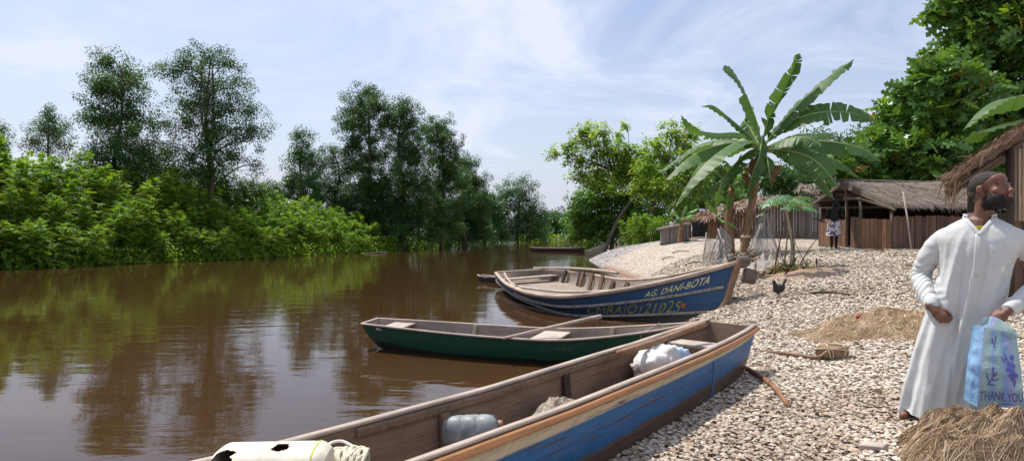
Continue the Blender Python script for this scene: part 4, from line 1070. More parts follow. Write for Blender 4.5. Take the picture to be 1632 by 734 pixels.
mk([(815, 300, 20), (800, 312, 20), (832, 308, 22), (845, 295, 10), (820, 330, 30), (850, 330, 24), (785, 330, 16), (790, 368, 18), (830, 368, 22), (850, 370, 18), (780, 372, 12), (865, 372, 12), (812, 372, 18), (865, 345, 14), (800, 345, 26), (835, 352, 28), (860, 358, 16), (805, 368, 16), (785, 350, 14), (835, 285, 9)], 96, 825, 300, 'dense tree hanging over the river beyond the central clump', 41, M_LEAF_DARK, ll=.32, lw=.15, clump_r=.8, per=40)
for k, (px, d, top, w, lab) in enumerate(((875, 128, 338, 19, 'hazy round treetop closing the river view, behind the overhanging tree'), (892, 132, 333, 19, 'hazy tallest treetop at the far bend of the river'), (908, 130, 338, 14, 'hazy treetop at the river bend, next to the near right bank foliage'), (925, 134, 330, 18, 'hazy tree at the bend half hidden by the leaning almond tree'), (860, 126, 352, 14, 'hazy low tree at the bend behind the moored flat canoe'), (848, 118, 338, 17, 'round green tree just past the overhanging tree, at the bend'), (915, 112, 352, 12, 'low tree at the water edge of the bend, by the right bank'))):
    mk([(px, top+10, w*.8), (px-w*.6, top+20, w*.9), (px+w*.6, top+20, w*.9), (px, top+32, w*1.1), (px-w*.5, top+42, w*.8), (px+w*.5, top+42, w*.8), (px-w, top+34, w*.7), (px+w, top+34, w*.7), (px, top+46, w)], d, px, top+10, lab, 50+k, M_LEAF_DARK, 'far trees at the river bend', 'far_tree', ll=.5, lw=.25, clump_r=1.0, per=44, cat='tree')
waterside('waterside_undergrowth', [A(2, 112, 0), A(6, 121, 0), A(16, 121, 0), A(12.2, 100, 0)], 2500, 4, M_LEAF_FEATH, 1.2, .8, .5)
wb = np.stack([smooth_interp(np.linspace(58, 116, 30), LBY, LBX)-.3, np.linspace(58, 116, 30), np.zeros(30)], 1)
waterside('waterside_undergrowth', wb, 7000, 8, M_LEAF_DARK, 2.4, .7, .35)
# fallen log at the far waterline
g = MB(); a, c = PZ(580, 404, .0), PZ(616, 402.6, .02); g.shape(tube(bez([a, (a+c)/2+A(0, 0, .03), c], 10), np.linspace(.05, .08, 10), 8)); tag(g.build('log', M_BARK, loc=a, smooth=True), 'bare grey log floating along the foot of the far thicket', 'log')

# ---- right bank ------------------------------------------------------------------------------
def rosette_crown(rng, tips, leafm, per, ll, lw, var=.2, drop=.4, hue=.15):
    """whorls of long leaves at the twig ends"""
    n = len(tips)*per; ci = np.repeat(np.arange(len(tips)), per); a = rng.uniform(0, 2*math.pi, n); e = rng.normal(-.05, .4, n)
    D = np.stack([np.cos(a)*np.cos(e), np.sin(a)*np.cos(e), np.sin(e)-drop*.5], 1)
    C = tips[ci]+rng.normal(0, .12, (n, 3))
    V, F = leaf_cards(C, D, np.array([0, 0, 1.0])+rng.normal(0, .3, (n, 3)), ll*rng.uniform(.6, 1.2, n), lw*rng.uniform(.7, 1.2, n))
    T = rng.uniform(1-var, 1+var, len(tips))[ci]*rng.uniform(.8, 1.2, n); h = rng.normal(0, hue, len(tips))[ci]
    return V, F, np.clip(T[:, None]*np.stack([1+h, 1+.3*h, 1-h], 1), .2, 2.2)
def almond(label, base, spine, lobes, seed, tips_per, per, ll, lw, leafm, tr, sprays=(), extra_dark=None):
    rng = np.random.default_rng(seed); root = thing('almond_tree', base, label, 'tree', 'yellow green trees on the right bank'); tb = MB(); spine = bez(spine, 18)
    tb.shape(tube(spine, np.linspace(tr, tr*.35, 18), 10)); tips = []
    for (x, y, z, a, b, c) in lobes:
        l = A(x, y, z); i = int(np.argmin(np.linalg.norm(spine-l, axis=1))); i = max(6, i-3); path = limb(tb, spine[i], l, tr*.32, tr*.08, rng, .05, 6)
        k = max(6, int(tips_per*(a/.9)**1.6)); q = l+unit(rng, k)*rng.random((k, 1))**.5*np.array([a, b, c]); tips.append(q)
        for w in q[::3]: limb(tb, path[rng.integers(4, 9)], w, tr*.1, .012, rng, .08, 5, 5)
    tips = np.concatenate(tips)
    V, F, T = rosette_crown(rng, tips, leafm, per, ll, lw)
    tb.build('trunk', M_BARK, root, smooth=True); MB().add(V, F, 0, T).build('crown', leafm, root); return root
d = 45
b0 = ground_at(958, 43.2); b0[2] = max(b0[2], .1)
almond('leaning tree with sparse yellow green crown and slanting trunk, at the tip of the bank', b0, [b0+A(0, 0, -.3), P(985, 350, 43.5), P(1012, 312, 44), P(1028, 288, 45), P(985, 275, 45), P(950, 262, 45)],
       lobes_px([(880, 245, 11), (905, 240, 18), (925, 220, 20), (940, 207, 20), (960, 215, 20), (975, 240, 24), (945, 245, 26), (920, 258, 18), (985, 215, 9), (1000, 200, 8), (965, 262, 26), (990, 262, 22), (925, 275, 20), (1000, 240, 14), (1015, 275, 24), (1005, 258, 20), (1030, 285, 24), (985, 290, 24), (950, 285, 20), (1020, 240, 14)], d, .9, np.random.default_rng(3)), 61, 24, 18, .36, .12, M_LEAF_LIME, .125)
b1 = ground_at(1030, 40)
almond('yellow green tree behind the small hutch, spreading between leaning tree and banana plant', b1, [b1+A(0, 0, -.3), P(1040, 330, 40), P(1060, 290, 40), P(1075, 250, 40)],
       lobes_px([(1070, 212, 20), (1045, 232, 22), (1085, 230, 24), (1100, 215, 16), (1060, 255, 26), (1095, 260, 26), (1030, 270, 24), (1065, 285, 28), (1100, 292, 28), (1045, 305, 24), (1120, 250, 18), (1120, 280, 20), (1085, 320, 22), (1020, 300, 20)], 40, .9, np.random.default_rng(4)), 62, 26, 18, .36, .12, M_LEAF_LIME, .15)
mk([(1000, 275, 24), (1030, 262, 26), (1050, 300, 26), (960, 300, 34), (935, 320, 28), (985, 315, 34), (930, 345, 26), (960, 345, 36), (995, 350, 32), (925, 365, 22), (945, 370, 22), (975, 372, 20), (1005, 372, 18), (1010, 330, 22), (918, 372, 12), (1015, 300, 18), (1030, 345, 20)], 49, 975, 300, 'dense dark green tree filling the space under the leaning yellow green tree', 63, M_LEAF_MID, None, 'bushy_tree', ll=.34, lw=.16, clump_r=.6, per=50, dens=1.7)
mk([(1040, 290, 30), (1110, 262, 24), (1140, 275, 24), (1075, 300, 30), (1110, 305, 30), (1050, 335, 30), (1085, 340, 26), (1130, 320, 26), (1020, 355, 22), (1150, 300, 30), (1170, 320, 30), (1110, 340, 20), (1185, 295, 28)], 46, 1080, 290, 'dark green tree behind the huts, under the yellow green foliage', 64, M_LEAF_MID, None, 'bushy_tree', ll=.34, lw=.16, clump_r=.6, per=36)
mk([(1245, 280, 24), (1270, 282, 22), (1235, 300, 22), (1260, 305, 26), (1285, 300, 22), (1290, 280, 20), (1220, 290, 16)], 36, 1255, 280, 'low round dark tree behind the banana stem and grey board hut', 65, M_LEAF_DARK, None, 'bushy_tree', ll=.2, lw=.1, clump_r=.4, per=62)
mk([(1300, 225, 30), (1340, 235, 34), (1380, 225, 30), (1320, 265, 34), (1360, 262, 34), (1300, 290, 30), (1420, 250, 40), (1460, 250, 40), (1500, 260, 40), (1430, 275, 40)], 40, 1340, 230, 'dark leafy tree far behind the thatched hut, left of the breadfruit tree', 66, M_LEAF_DARK, None, 'bushy_tree', ll=.3, lw=.14, clump_r=.6, per=34)
# low plants behind the hutch
for k, (px, py, d_, sc) in enumerate(((1010, 366, 37, .5), (1030, 362, 35, .55), (1047, 366, 34, .45), (940, 376, 60, .9))):
    p = G(px, 378 if k < 3 else 380); 
    p = ground_at(px, d_); dup(protos[2], p, k*1.7, sc, 'leafy bush growing on the mound behind the hutch' if k < 3 else 'pale green reeds bush at the foot of the right bank by the water', 'bushes on the right bank' if k < 3 else None)

# ---- breadfruit tree --------------------------------------------------------------------------
def lobed_leaf():
    """deeply lobed leaf, unit length, lying along x: list of polygons"""
    pts_r = [(0, .015), (.10, .05), (.12, .20), (.20, .27), (.24, .10), (.33, .10), (.36, .31), (.48, .36), (.47, .12), (.56, .12), (.62, .30), (.74, .30), (.70, .11), (.78, .10), (.86, .17), (.90, .10), (1.0, 0)]
    V = [(x, 0) for x, _ in pts_r]+[(min(1, x+.0), y) for x, y in pts_r]+[(x, -y) for x, y in pts_r]
    n = len(pts_r); F = []
    for i in range(n-1):
        F.append((i, i+1, n+i+1, n+i)); F.append((i+1, i, 2*n+i, 2*n+i+1))
    V = np.array([(x, y, -.22*abs(y)**1.2-.18*x*x+.05*math.sin(x*20)*abs(y)) for x, y in V])
    return V, np.array(F)
def breadfruit(base, lobes, label, seed, nper, size):
    rng = np.random.default_rng(seed); root = thing('breadfruit_tree', base, label, 'tree'); tb = MB()
    top = A(base[0]-.3, base[1]+.5, 9.5); sp = bez([base+A(0, 0, -.4), base+A(.2, .3, 3), base+A(-.1, .3, 6), top], 16); tb.shape(tube(sp, np.linspace(.34, .1, 16), 10))
    tips, outd = [], []
    for (x, y, z, a, b, c) in lobes:
        l = A(x, y, z); i = int(np.argmin(np.abs(sp[:, 2]-(z-1.0)))); path = limb(tb, sp[i], l, .10, .03, rng, .04, 6)
        d = unit(rng, nper); q = l+d*rng.random((nper, 1))**.4*np.array([a, b, c]); tips.append(q); outd.append(d)
        for w in q[::2]: limb(tb, path[rng.integers(3, 9)], w, .03, .012, rng, .06, 5, 5)
    tips = np.concatenate(tips); outd = np.concatenate(outd)
    LV, LF = lobed_leaf(); n = len(tips)*5; ci = np.repeat(np.arange(len(tips)), 5)
    a = rng.uniform(0, 2*math.pi, n); e = rng.normal(.05, .6, n)
    X = nrm(np.stack([np.cos(a)*np.cos(e), np.sin(a)*np.cos(e), np.sin(e)], 1)+.35*outd[ci]); Zv = nrm(np.array([0, -.25, .8])+rng.normal(0, .55, (n, 3))); Yv = nrm(np.cross(Zv, X)); Zv = np.cross(X, Yv)
    L = size*rng.uniform(.6, 1.2, n)
    V = (tips[ci]+rng.normal(0, .06, (n, 3)))[:, None]+L[:, None, None]*(LV[None, :, 0:1]*X[:, None]+LV[None, :, 1:2]*Yv[:, None]+LV[None, :, 2:3]*Zv[:, None])
    F = (LF[None]+(np.arange(n)*len(LV))[:, None, None]).reshape(-1, 4)
    T = rng.uniform(.7, 1.25, n); y = np.where(rng.random(n) < .10, 1, 0)
    t = T[:, None]*np.stack([1+y*.9, 1+y*.55, 1-.1*y], 1); bt = rng.random(n) < .012; t[bt] = [3.0, .9, .6]
    tb.build('trunk', M_BARK, root, smooth=True)
    MB().add(V.reshape(-1, 3), F, 0, np.repeat(t, len(LF), 0)).build('crown', M_LEAF_BREAD, root)
BFL = [(1395, 245, 34), (1365, 265, 28), (1430, 225, 40), (1380, 285, 24), (1420, 265, 40), (1465, 215, 44), (1440, 180, 32), (1465, 150, 30), (1490, 185, 44), (1500, 125, 34), (1530, 150, 46), (1520, 215, 46), (1475, 260, 44), (1530, 85, 34), (1560, 110, 44), (1570, 185, 50), (1550, 250, 46), (1590, 60, 40), (1610, 120, 50), (1620, 190, 50), (1600, 20, 44), (1640, 60, 50), (1650, 140, 50), (1560, 40, 22), (1505, 15, 18), (1545, 8, 18), (1640, 0, 50), (1690, 60, 60), (1700, 160, 60), (1600, 250, 40), (1430, 285, 34), (1345, 280, 18), (1410, 295, 26), (1450, 295, 26), (1490, 290, 30), (1520, 290, 30), (1375, 290, 18), (1470, 180, 30), (1450, 240, 34)]
breadfruit(ground_at(1560, 27), lobes_px(BFL, 26, 1.1, np.random.default_rng(6)), 'big breadfruit tree with large glossy lobed leaves towering over the thatched huts', 71, 34, .74)
# ------------------------------------------------------------------ banana plants
M_BSTEM = None
def bananastem():
    m, nt, b = mat('banana stem sheath'); v = coords(nt, 'UV', (1.6, 3, 1)); n = noise_tex(nt, 2.2, 6, .7, coords(nt, 'UV', (1.2, 9, 1)), .6); n2 = noise_tex(nt, 3, 3, .6, v)
    c = ramp(nt, n.outputs['Fac'], [(.3, (.10, .05, .025)), (.5, (.28, .15, .075)), (.72, (.42, .28, .16))])
    c = mixc(nt, ramp(nt, n2.outputs['Fac'], [(.56, (0, 0, 0)), (.66, (.8, .8, .8))]), c, (.17, .19, .06))
    lk(nt, c, b.inputs['Base Color']); b.inputs['Roughness'].default_value = .65; bump(nt, b, n.outputs['Fac'], .7, .03); return m
M_BSTEM = bananastem()
M_DRYLEAF = leafmat('dry banana leaf', (.30, .19, .10), tr=.25, trans=(1.2, 1, .7), rough=.7)
M_MIDRIB = simple('pale green midrib', (.30, .36, .13), .4, .2)
def blade(path, width, rng, fold=.35, tear=.12, tint=1.0, up0=(0, 0, 1), roll=0., twist=None):
    """one banana leaf: V-folded blade along a curved midrib, torn into a few wide strips; returns (V, F, T), rib path"""
    n = 44; p = bez(path, n); t = nrm(np.gradient(p, axis=0)); up = np.broadcast_to(np.asarray(up0, float), t.shape)
    sd = nrm(np.cross(t, up)); nn = np.cross(sd, t)
    a = roll+(np.zeros(n) if twist is None else np.interp(np.linspace(0, 1, n), np.linspace(0, 1, len(twist)), twist))
    ca, sa = np.cos(a)[:, None], np.sin(a)[:, None]; sd, nn = sd*ca+nn*sa, nn*ca-sd*sa
    s = np.linspace(0, 1, n); w = width*1.12*np.interp(s, [0, .10, .17, .32, .7, .9, .97, 1], [.0, .02, .55, .98, .92, .55, .22, .02])
    V, F, T = [], [], []
    for sg in (-1, 1):
        k0 = 0; cuts = sorted(set([0, n-1]+[int(q) for q in rng.integers(6, n-3, rng.poisson(tear*30))]))
        for i0, i1 in zip(cuts[:-1], cuts[1:]):
            k = i1-i0+1; f = fold+rng.normal(0, .13); sh = rng.uniform(.84, 1.0)
            ww = w[i0:i1+1]*sh; q = np.arange(k)/max(1, k-1); gap = np.where((i0 > 0) & (q < .5), (1-q*2)*.0, 0)
            rows = []
            for c in range(5):
                u = c/4.; d = f*u+.35*f*u*u
                off = sg*sd[i0:i1+1]*(ww*u*math.cos(f))[:, None]-nn[i0:i1+1]*(ww*d)[:, None]+t[i0:i1+1]*(.13*ww*u)[:, None]
                pin = t[i0:i1+1]*((.5-q)*(.06 if i1-i0 > 2 else 0)*u)[:, None]
                rip = nn[i0:i1+1]*(.02*u*np.sin(np.arange(i0, i1+1)*2.1))[:, None]
                rows.append(p[i0:i1+1]+off+pin+rip)
            R_ = np.stack(rows, 1).reshape(-1, 3); base = sum(len(v) for v in V)
            gf = grid_faces(k, 5); V.append(R_); F.append((gf if sg > 0 else gf[:, ::-1])+base)
            ln = .06*np.sin(np.arange(k-1)*3.1); tt = tint*rng.uniform(.92, 1.08)*(1+np.repeat(ln, 4))
            T.append(tt[:, None]*np.array([1, 1, 1]))
    return np.concatenate(V), np.concatenate(F), np.concatenate(T), p, t
def banana(label, base, trunk_pts, tr, leaves, seed, width=.44, stemmat=None, dry=0, name='banana_plant', group=None, d0=16.5, collar=False):
    rng = np.random.default_rng(seed); root = thing(name, base, label, 'banana plant', group)
    tb = MB(); tp = bez(trunk_pts, 20); rr = np.linspace(tr*1.15, tr*.62, 20)*(1+.04*np.sin(np.arange(20)*1.9)); tb.shape(tube(tp, rr, 14))
    # loose sheaths round the stem
    for k in range(5):
        i = rng.integers(2, 12); a = rng.uniform(0, 6.28); o = A(math.cos(a), math.sin(a), 0)*rr[i]*1.03
        q = [tp[i]+o, tp[min(19, i+2)]+o*1.15, tp[min(19, i+3)]+o*1.5+A(0, 0, -.05)]; tb.shape(tube(bez(q, 6), [.05, .06, .05, .04, .03, .01], 6, flat=.4))
    tr_o = tb.build('stem', stemmat or M_BSTEM, root, smooth=True)
    if collar:
        i = 7; g = MB(); g.shape(tube([tp[i]-A(0, 0, .03), tp[i], tp[i]+A(0, 0, .05)], [rr[i]*1.1, rr[i]*1.22, rr[i]*1.02], 14)); g.build('cut_sheath', simple('pale cut sheath', (.60, .50, .33), .7), root)
    for q in leaves:
        pts = q['p']; V, F, T, p, t = blade(pts, q.get('w', width), rng, q.get('fold', .35), q.get('tear', .15), q.get('t', 1.), q.get('up', (0, 0, 1)), q.get('roll', 0), q.get('twist'))
        lf = MB().add(V, F, 0, T).build('leaf', M_LEAF_BANANA, root, smooth=True)
        MB().shape(tube(p-A(0, 0, .012), np.linspace(.032, .006, len(p))*(q.get('w', width)/.36)**.5, 6)).build('midrib', M_MIDRIB, lf, smooth=True)
    for k in range(dry):
        a = rng.uniform(0, 6.28); o = A(math.cos(a), math.sin(a), 0); top = tp[-2]; L = rng.uniform(.5, 1.3)
        V, F, T, p, t = blade([top, top+o*.28+A(0, 0, -.05), top+o*.36+A(0, 0, -L*.5), top+o*.25+A(0, 0, -L)], .16, rng, .9, .3)
        MB().add(V, F, 0, T).build('dry_leaf', M_DRYLEAF, root, smooth=True)
    return root
d = 16.2
gb_ = G(1186, 404); gb_[2] = gz(gb_[0], gb_[1]); d = gb_[1]
C0 = P(1214, 238, d)
def lp(*pts): return dict(p=[C0]+[P(x, y, d+dd) for x, y, dd in pts])
BL_ = [
 dict(lp((1206, 195, -.1), (1188, 150, -.3), (1168, 118, -.5), (1151, 110, -.6)), w=.40, roll=1.0, fold=.2, tear=.05),
 dict(lp((1190, 212, .2), (1160, 186, .3), (1136, 168, .2), (1119, 170, .0)), w=.30, roll=.3, tear=.25),
 dict(lp((1180, 213, -.4), (1140, 212, -.8), (1108, 205, -1.1), (1085, 184, -1.2)), w=.30, roll=.1, tear=.2),
 dict(lp((1170, 228, -.6), (1120, 240, -1.2), (1085, 262, -1.6), (1058, 290, -1.9)), w=.36, roll=-.2),
 dict(lp((1185, 224, -1.0), (1150, 240, -1.8), (1118, 268, -2.2), (1084, 312, -2.4)), w=.40, roll=-.1),
 dict(lp((1170, 222, .8), (1120, 228, 1.5), (1080, 252, 1.9), (1048, 276, 2.1)), w=.34),
 dict(lp((1222, 195, .1), (1238, 170, .0), (1262, 115, -.1), (1275, 84, -.1)), w=.26, roll=1.2, fold=.75, tear=.3, twist=(0, .3, 1.0, .2, .9)),
 dict(lp((1232, 212, -.1), (1262, 178, -.3), (1310, 130, -.5), (1361, 95, -.6)), w=.36, roll=-.5, fold=.3, tear=.15),
 dict(lp((1240, 205, -.2), (1290, 182, -.6), (1345, 178, -.9), (1398, 192, -1.1)), w=.40, roll=-.9, fold=.15),
 dict(lp((1250, 222, -.8), (1285, 219, -1.3), (1310, 232, -1.6)), w=.34, roll=-.6, fold=.2),
 dict(lp((1262, 225, -.3), (1320, 225, -.5), (1370, 235, -.6), (1402, 256, -.7)), w=.42, roll=-.7, fold=.2),
 dict(lp((1258, 240, -.9), (1290, 250, -1.3), (1315, 270, -1.6), (1336, 298, -1.8)), w=.38, roll=-.7, fold=.25),
 dict(lp((1265, 238, .6), (1310, 246, 1.0), (1345, 262, 1.2), (1372, 285, 1.3)), w=.34, roll=-.5),
 dict(lp((1215, 215, -.4), (1210, 248, -.9), (1200, 275, -1.0), (1190, 312, -1.0)), w=.22, fold=.9, tear=.2),
 dict(lp((1196, 205, .6), (1186, 190, .9), (1200, 170, 1.2)), w=.30, roll=.8),
 dict(lp((1195, 240, -.6), (1170, 262, -.9), (1150, 290, -1.0), (1140, 330, -.9)), w=.34, roll=-.3, t=.9),
 dict(lp((1245, 230, 1.2), (1285, 215, 2.0), (1330, 212, 2.5)), w=.34),
 dict(lp((1180, 232, .2), (1140, 250, .2), (1105, 280, .0), (1075, 330, -.2)), w=.34, roll=-.2),
 dict(lp((1250, 246, -.2), (1285, 262, -.4), (1310, 285, -.5), (1330, 318, -.6)), w=.32, roll=-.6, t=.85),
 dict(lp((1222, 250, -.8), (1226, 275, -1.1), (1230, 300, -1.1)), w=.24, fold=.7, t=.9),
]
TP = [gb_+A(0, 0, -.3), gb_+A(.02, 0, .2), P(1192, 355, d), P(1203, 300, d), C0]
banana('big banana plant with wide drooping torn leaves and brown leaning stem beside the net', gb_, TP, .135, BL_, 81, dry=10, collar=True)
b2 = ground_at(1163, d+.5); c2 = P(1166, 300, d+.5)
def lp2(*pts): return dict(p=[c2]+[P(x, y, d+.5+dd) for x, y, dd in pts])
banana('second banana plant with slimmer brown stem and upright narrow leaves, left of the big one', b2, [b2+A(0, 0, -.3), P(1162, 350, d+.5), c2], .15,
       [dict(lp2((1160, 285, -.2), (1140, 300, -.5), (1132, 340, -.6)), w=.22, roll=.3), dict(lp2((1172, 272, -.1), (1190, 260, -.3), (1205, 262, -.5)), w=.16), dict(lp2((1164, 278, 0), (1160, 262, -.1), (1150, 252, -.2)), w=.14, t=1.4),
        dict(lp2((1180, 290, -.3), (1192, 300, -.5), (1198, 325, -.6)), w=.16, t=1.3), dict(lp2((1150, 282, .2), (1138, 272, .3), (1128, 276, .4)), w=.16), dict(lp2((1170, 270, .2), (1176, 255, .2), (1182, 245, .1)), w=.13, t=1.5), dict(lp2((1155, 275, -.4), (1148, 262, -.6), (1136, 262, -.8)), w=.14, t=1.3)], 82)
b3 = ground_at(1150, d-1.2); c3 = P(1143, 345, d-1.2)
banana('thin dark banana stem with few small leaves in front of the slimmer banana plant', b3, [b3+A(0, 0, -.2), P(1149, 380, d-1.2), c3], .055, [dict(p=[c3, P(1136, 332, d-1.4), P(1128, 318, d-1.6), P(1126, 302, d-1.7)], w=.13, t=.9), dict(p=[c3, P(1156, 330, d-1.3), P(1162, 312, d-1.5), P(1170, 318, d-1.6)], w=.13, t=1.5), dict(p=[c3, P(1150, 350, d-1.5), P(1166, 356, d-1.8), P(1176, 365, d-1.9)], w=.10, t=2.0)], 83, stemmat=M_BARKD)
b4 = ground_at(1082, 28); c4_ = P(1086, 350, 28)
banana('young banana plant with one yellowed leaf standing in front of the small hutch', b4, [b4+A(0, 0, -.2), P(1085, 370, 28), c4_], .10, [dict(p=[c4_, P(1078, 340, 27.8), P(1072, 336, 27.6), P(1068, 345, 27.5)], w=.22, t=1.3), dict(p=[c4_, P(1090, 334, 28), P(1094, 326, 28)], w=.2, t=1.4), dict(p=[c4_, P(1094, 345, 27.7), P(1104, 342, 27.5), P(1110, 348, 27.4)], w=.22, t=1.6), dict(p=[c4_, P(1080, 348, 27.6), P(1074, 358, 27.4)], w=.2, t=1.2), dict(p=[c4_, P(1098, 338, 28), P(1112, 332, 28)], w=.2, t=1.7)], 84)
# banana plant beyond the right edge: only two long leaves come into the frame
bx = ground_at(1760, 12.5); cx5 = P(1735, 178, 12.5)
banana('pair of long banana leaves reaching in from the right edge above the thatch', bx, [bx+A(0, 0, -.3), P(1742, 280, 12.5), cx5], .17, [dict(p=[cx5, P(1680, 150, 12.2), P(1600, 158, 11.8), P(1562, 176, 11.6), P(1535, 208, 11.5)], w=.27, roll=-.5, fold=.35, t=.9), dict(p=[cx5, P(1690, 182, 12.0), P(1630, 190, 11.5), P(1575, 205, 11.2), P(1534, 224, 11.1)], w=.25, roll=-.6, fold=.35, t=.7), dict(p=[cx5, P(1760, 120, 12.5), P(1800, 90, 12.6)], w=.36), dict(p=[cx5, P(1800, 180, 12), P(1850, 220, 11.6)], w=.36)], 85)

# ------------------------------------------------------------------ papaya with its props
def palmate():
    """papaya leaf: seven notched fingers, unit radius in the xy plane, drooping at the tips"""
    V = [(0, 0, 0)]; F = []
    for k in range(7):
        a = math.radians(-150+k*50); L = 1-.10*abs(k-3); ca, sa = math.cos(a), math.sin(a)
        prof = [(.12, .05), (.4, .12), (.5, .30), (.56, .13), (.70, .24), (.76, .09), (1., .0)]
        c = []
        for x, y in prof:
            x *= L; ids = []
            for yy in (y, 0, -y): V.append((x*ca-yy*sa, x*sa+yy*ca, -.30*x*x-.15*abs(yy))); ids.append(len(V)-1)
            c.append(ids)
        F.append((0, c[0][1], c[0][0])); F.append((0, c[0][2], c[0][1]))
        for p, q in zip(c[:-1], c[1:]):
            F.append((p[0], p[1], q[1], q[0])); F.append((p[1], p[2], q[2], q[1]))
    return np.array(V), F
def papaya():
    b = G(1258, 431); root = thing('papaya_plant', b, 'young papaya plant with pale thin stem and a flat crown of fingered leaves', 'papaya plant'); dd = b[1]
    c = P(1250, 322, dd); rng = np.random.default_rng(9)
    MB().shape(tube(bez([b+A(0, 0, -.1), P(1262, 390, dd), P(1256, 350, dd), c], 14), np.linspace(.034, .024, 14), 8)).build('stem', simple('pale papaya stem', (.36, .30, .21), .8, .3, 20), root, smooth=True)
    PV, PF = palmate(); M = leafmat('papaya leaf', (.07, .19, .07), tr=.35)
    for (x, y, o, s) in ((1222, 322, -.3, .26), (1236, 316, -.5, .27), (1252, 314, -.4, .28), (1268, 318, -.6, .28), (1282, 322, -.2, .27), (1290, 330, -.5, .25), (1262, 322, .4, .27), (1240, 320, .4, .26), (1275, 330, .2, .24), (1256, 328, -.7, .24), (1213, 340, -.3, .18), (1284, 314, .4, .24)):
        e = P(x, y, dd+o); out = nrm((e-c)*A(1, 1, .2)+1e-6); up = nrm(A(0, 0, 1)+out*.35+rng.normal(0, .12, 3)); y_ = nrm(np.cross(up, out)); x_ = np.cross(y_, up)
        lf = MB().add(e+s*(PV@np.stack([x_, y_, up])), PF, 0, np.full(3, rng.uniform(.8, 1.25))).build('leaf', M, root)
        MB().shape(tube(bez([c, (c+e)/2+A(0, 0, .05), e], 8), .008, 5)).build('stalk', M_MIDRIB, root, smooth=True)
papaya()
def stick(pts, r, label, m, name='stick', cat='stick', group=None, taper=.6):
    o = MB().shape(tube(bez(pts, 12), np.linspace(r, r*taper, 12), 7)).build(name, m, loc=pts[0], smooth=True); return tag(o, label, cat, group)
GS = 'sticks around the papaya plant'
for k, (x0, y0, x1, y1, r, m, lab) in enumerate(((1233, 432, 1250, 352, .018, M_BARKD, 'dark leaning stick left of the papaya stem'), (1247, 434, 1256, 362, .02, M_STEM, 'green stake just left of the papaya stem'), (1266, 433, 1262, 368, .02, M_STEM, 'upright green stake just right of the papaya stem'), (1262, 432, 1268, 372, .014, M_BARK, 'thin grey stake in the middle of the papaya props'), (1271, 425, 1305, 376, .015, M_BARKD, 'dark stick leaning far out to the right of the papaya'), (1290, 428, 1262, 376, .010, M_BARK, 'thin pale stick leaning left towards the papaya stem'), (1250, 420, 1238, 372, .01, M_BARK, 'thin twig crossing behind the papaya props'), (1225, 425, 1240, 390, .008, M_PALE, 'short pale twig next to the net edge'))):
    a = G(x0, y0); c = P(x1, y1, a[1]+.2*math.sin(k*2)); stick([a+A(0, 0, -.05), (a+c)/2+A(.02*math.sin(k), 0, 0), c], r, lab, m, group=GS)
# bare earth at its foot
cpt = G(1285, 437); rr = np.linspace(0, 1, 8)[:, None]; aa = (np.arange(28)*2*math.pi/28)[None]
rim = 1+.15*np.sin(3*aa)+.1*np.sin(5*aa+1); x = cpt[0]+1.05*rr*np.cos(aa)*rim; y = cpt[1]+.9*rr*np.sin(aa)*rim
z = ground_z(x, y)+.075*(1-rr**2)-.02*rr
kind(MB().add(np.stack([x, y, z], -1).reshape(-1, 3), grid_faces(8, 28, True)).build('bare_soil', simple('dry bare earth', (.27, .185, .125), .95, .3, 14, .8), smooth=True), 'structure')

# ------------------------------------------------------------------ huts
def boardmat(name, c, wide=.11, axis=0, v=.35):
    """row of upright boards: each board its own tone, dark joints"""
    m, nt, b = mat(name); uvn = coords(nt, 'UV'); sp = nd(nt, 'ShaderNodeSeparateXYZ'); lk(nt, uvn, sp.inputs[0])
    dvn = nd(nt, 'ShaderNodeMath', operation='DIVIDE'); lk(nt, sp.outputs[0], dvn.inputs[0]); dvn.inputs[1].default_value = wide
    fl = nd(nt, 'ShaderNodeMath', operation='FLOOR'); lk(nt, dvn.outputs[0], fl.inputs[0]); fr = nd(nt, 'ShaderNodeMath', operation='FRACT'); lk(nt, dvn.outputs[0], fr.inputs[0])
    wn = nd(nt, 'ShaderNodeTexWhiteNoise', noise_dimensions='1D'); lk(nt, fl.outputs[0], wn.inputs['W'])
    g = noise_tex(nt, 1, 5, .65, coords(nt, 'UV', (26, 2.2, 1)), .4)
    t = ramp(nt, wn.outputs['Value'], [(0, tuple(x*(1-v) for x in c)), (1, tuple(min(1, x*(1+v)) for x in c))])
    t = mixc(nt, 1.0, t, ramp(nt, g.outputs['Fac'], [(.3, (.55, .55, .55)), (.65, (1.1, 1.1, 1.1))]), 'MULTIPLY')
    j = ramp(nt, fr.outputs[0], [(0, (.12, .12, .12)), (.07, (1, 1, 1)), (.93, (1, 1, 1)), (1, (.12, .12, .12))])
    t = mixc(nt, 1.0, t, j, 'MULTIPLY'); lk(nt, t, b.inputs['Base Color']); b.inputs['Roughness'].default_value = .8
    bump(nt, b, j, .6, .02); return m
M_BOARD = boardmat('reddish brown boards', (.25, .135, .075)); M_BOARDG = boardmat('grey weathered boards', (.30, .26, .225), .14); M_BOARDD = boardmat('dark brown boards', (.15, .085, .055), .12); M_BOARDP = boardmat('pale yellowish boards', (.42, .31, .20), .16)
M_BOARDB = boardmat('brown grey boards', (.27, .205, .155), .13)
M_INSIDE = simple('inside shade', (.02, .017, .015), .95)  # near-black boards: the shade indoors is put into the colour
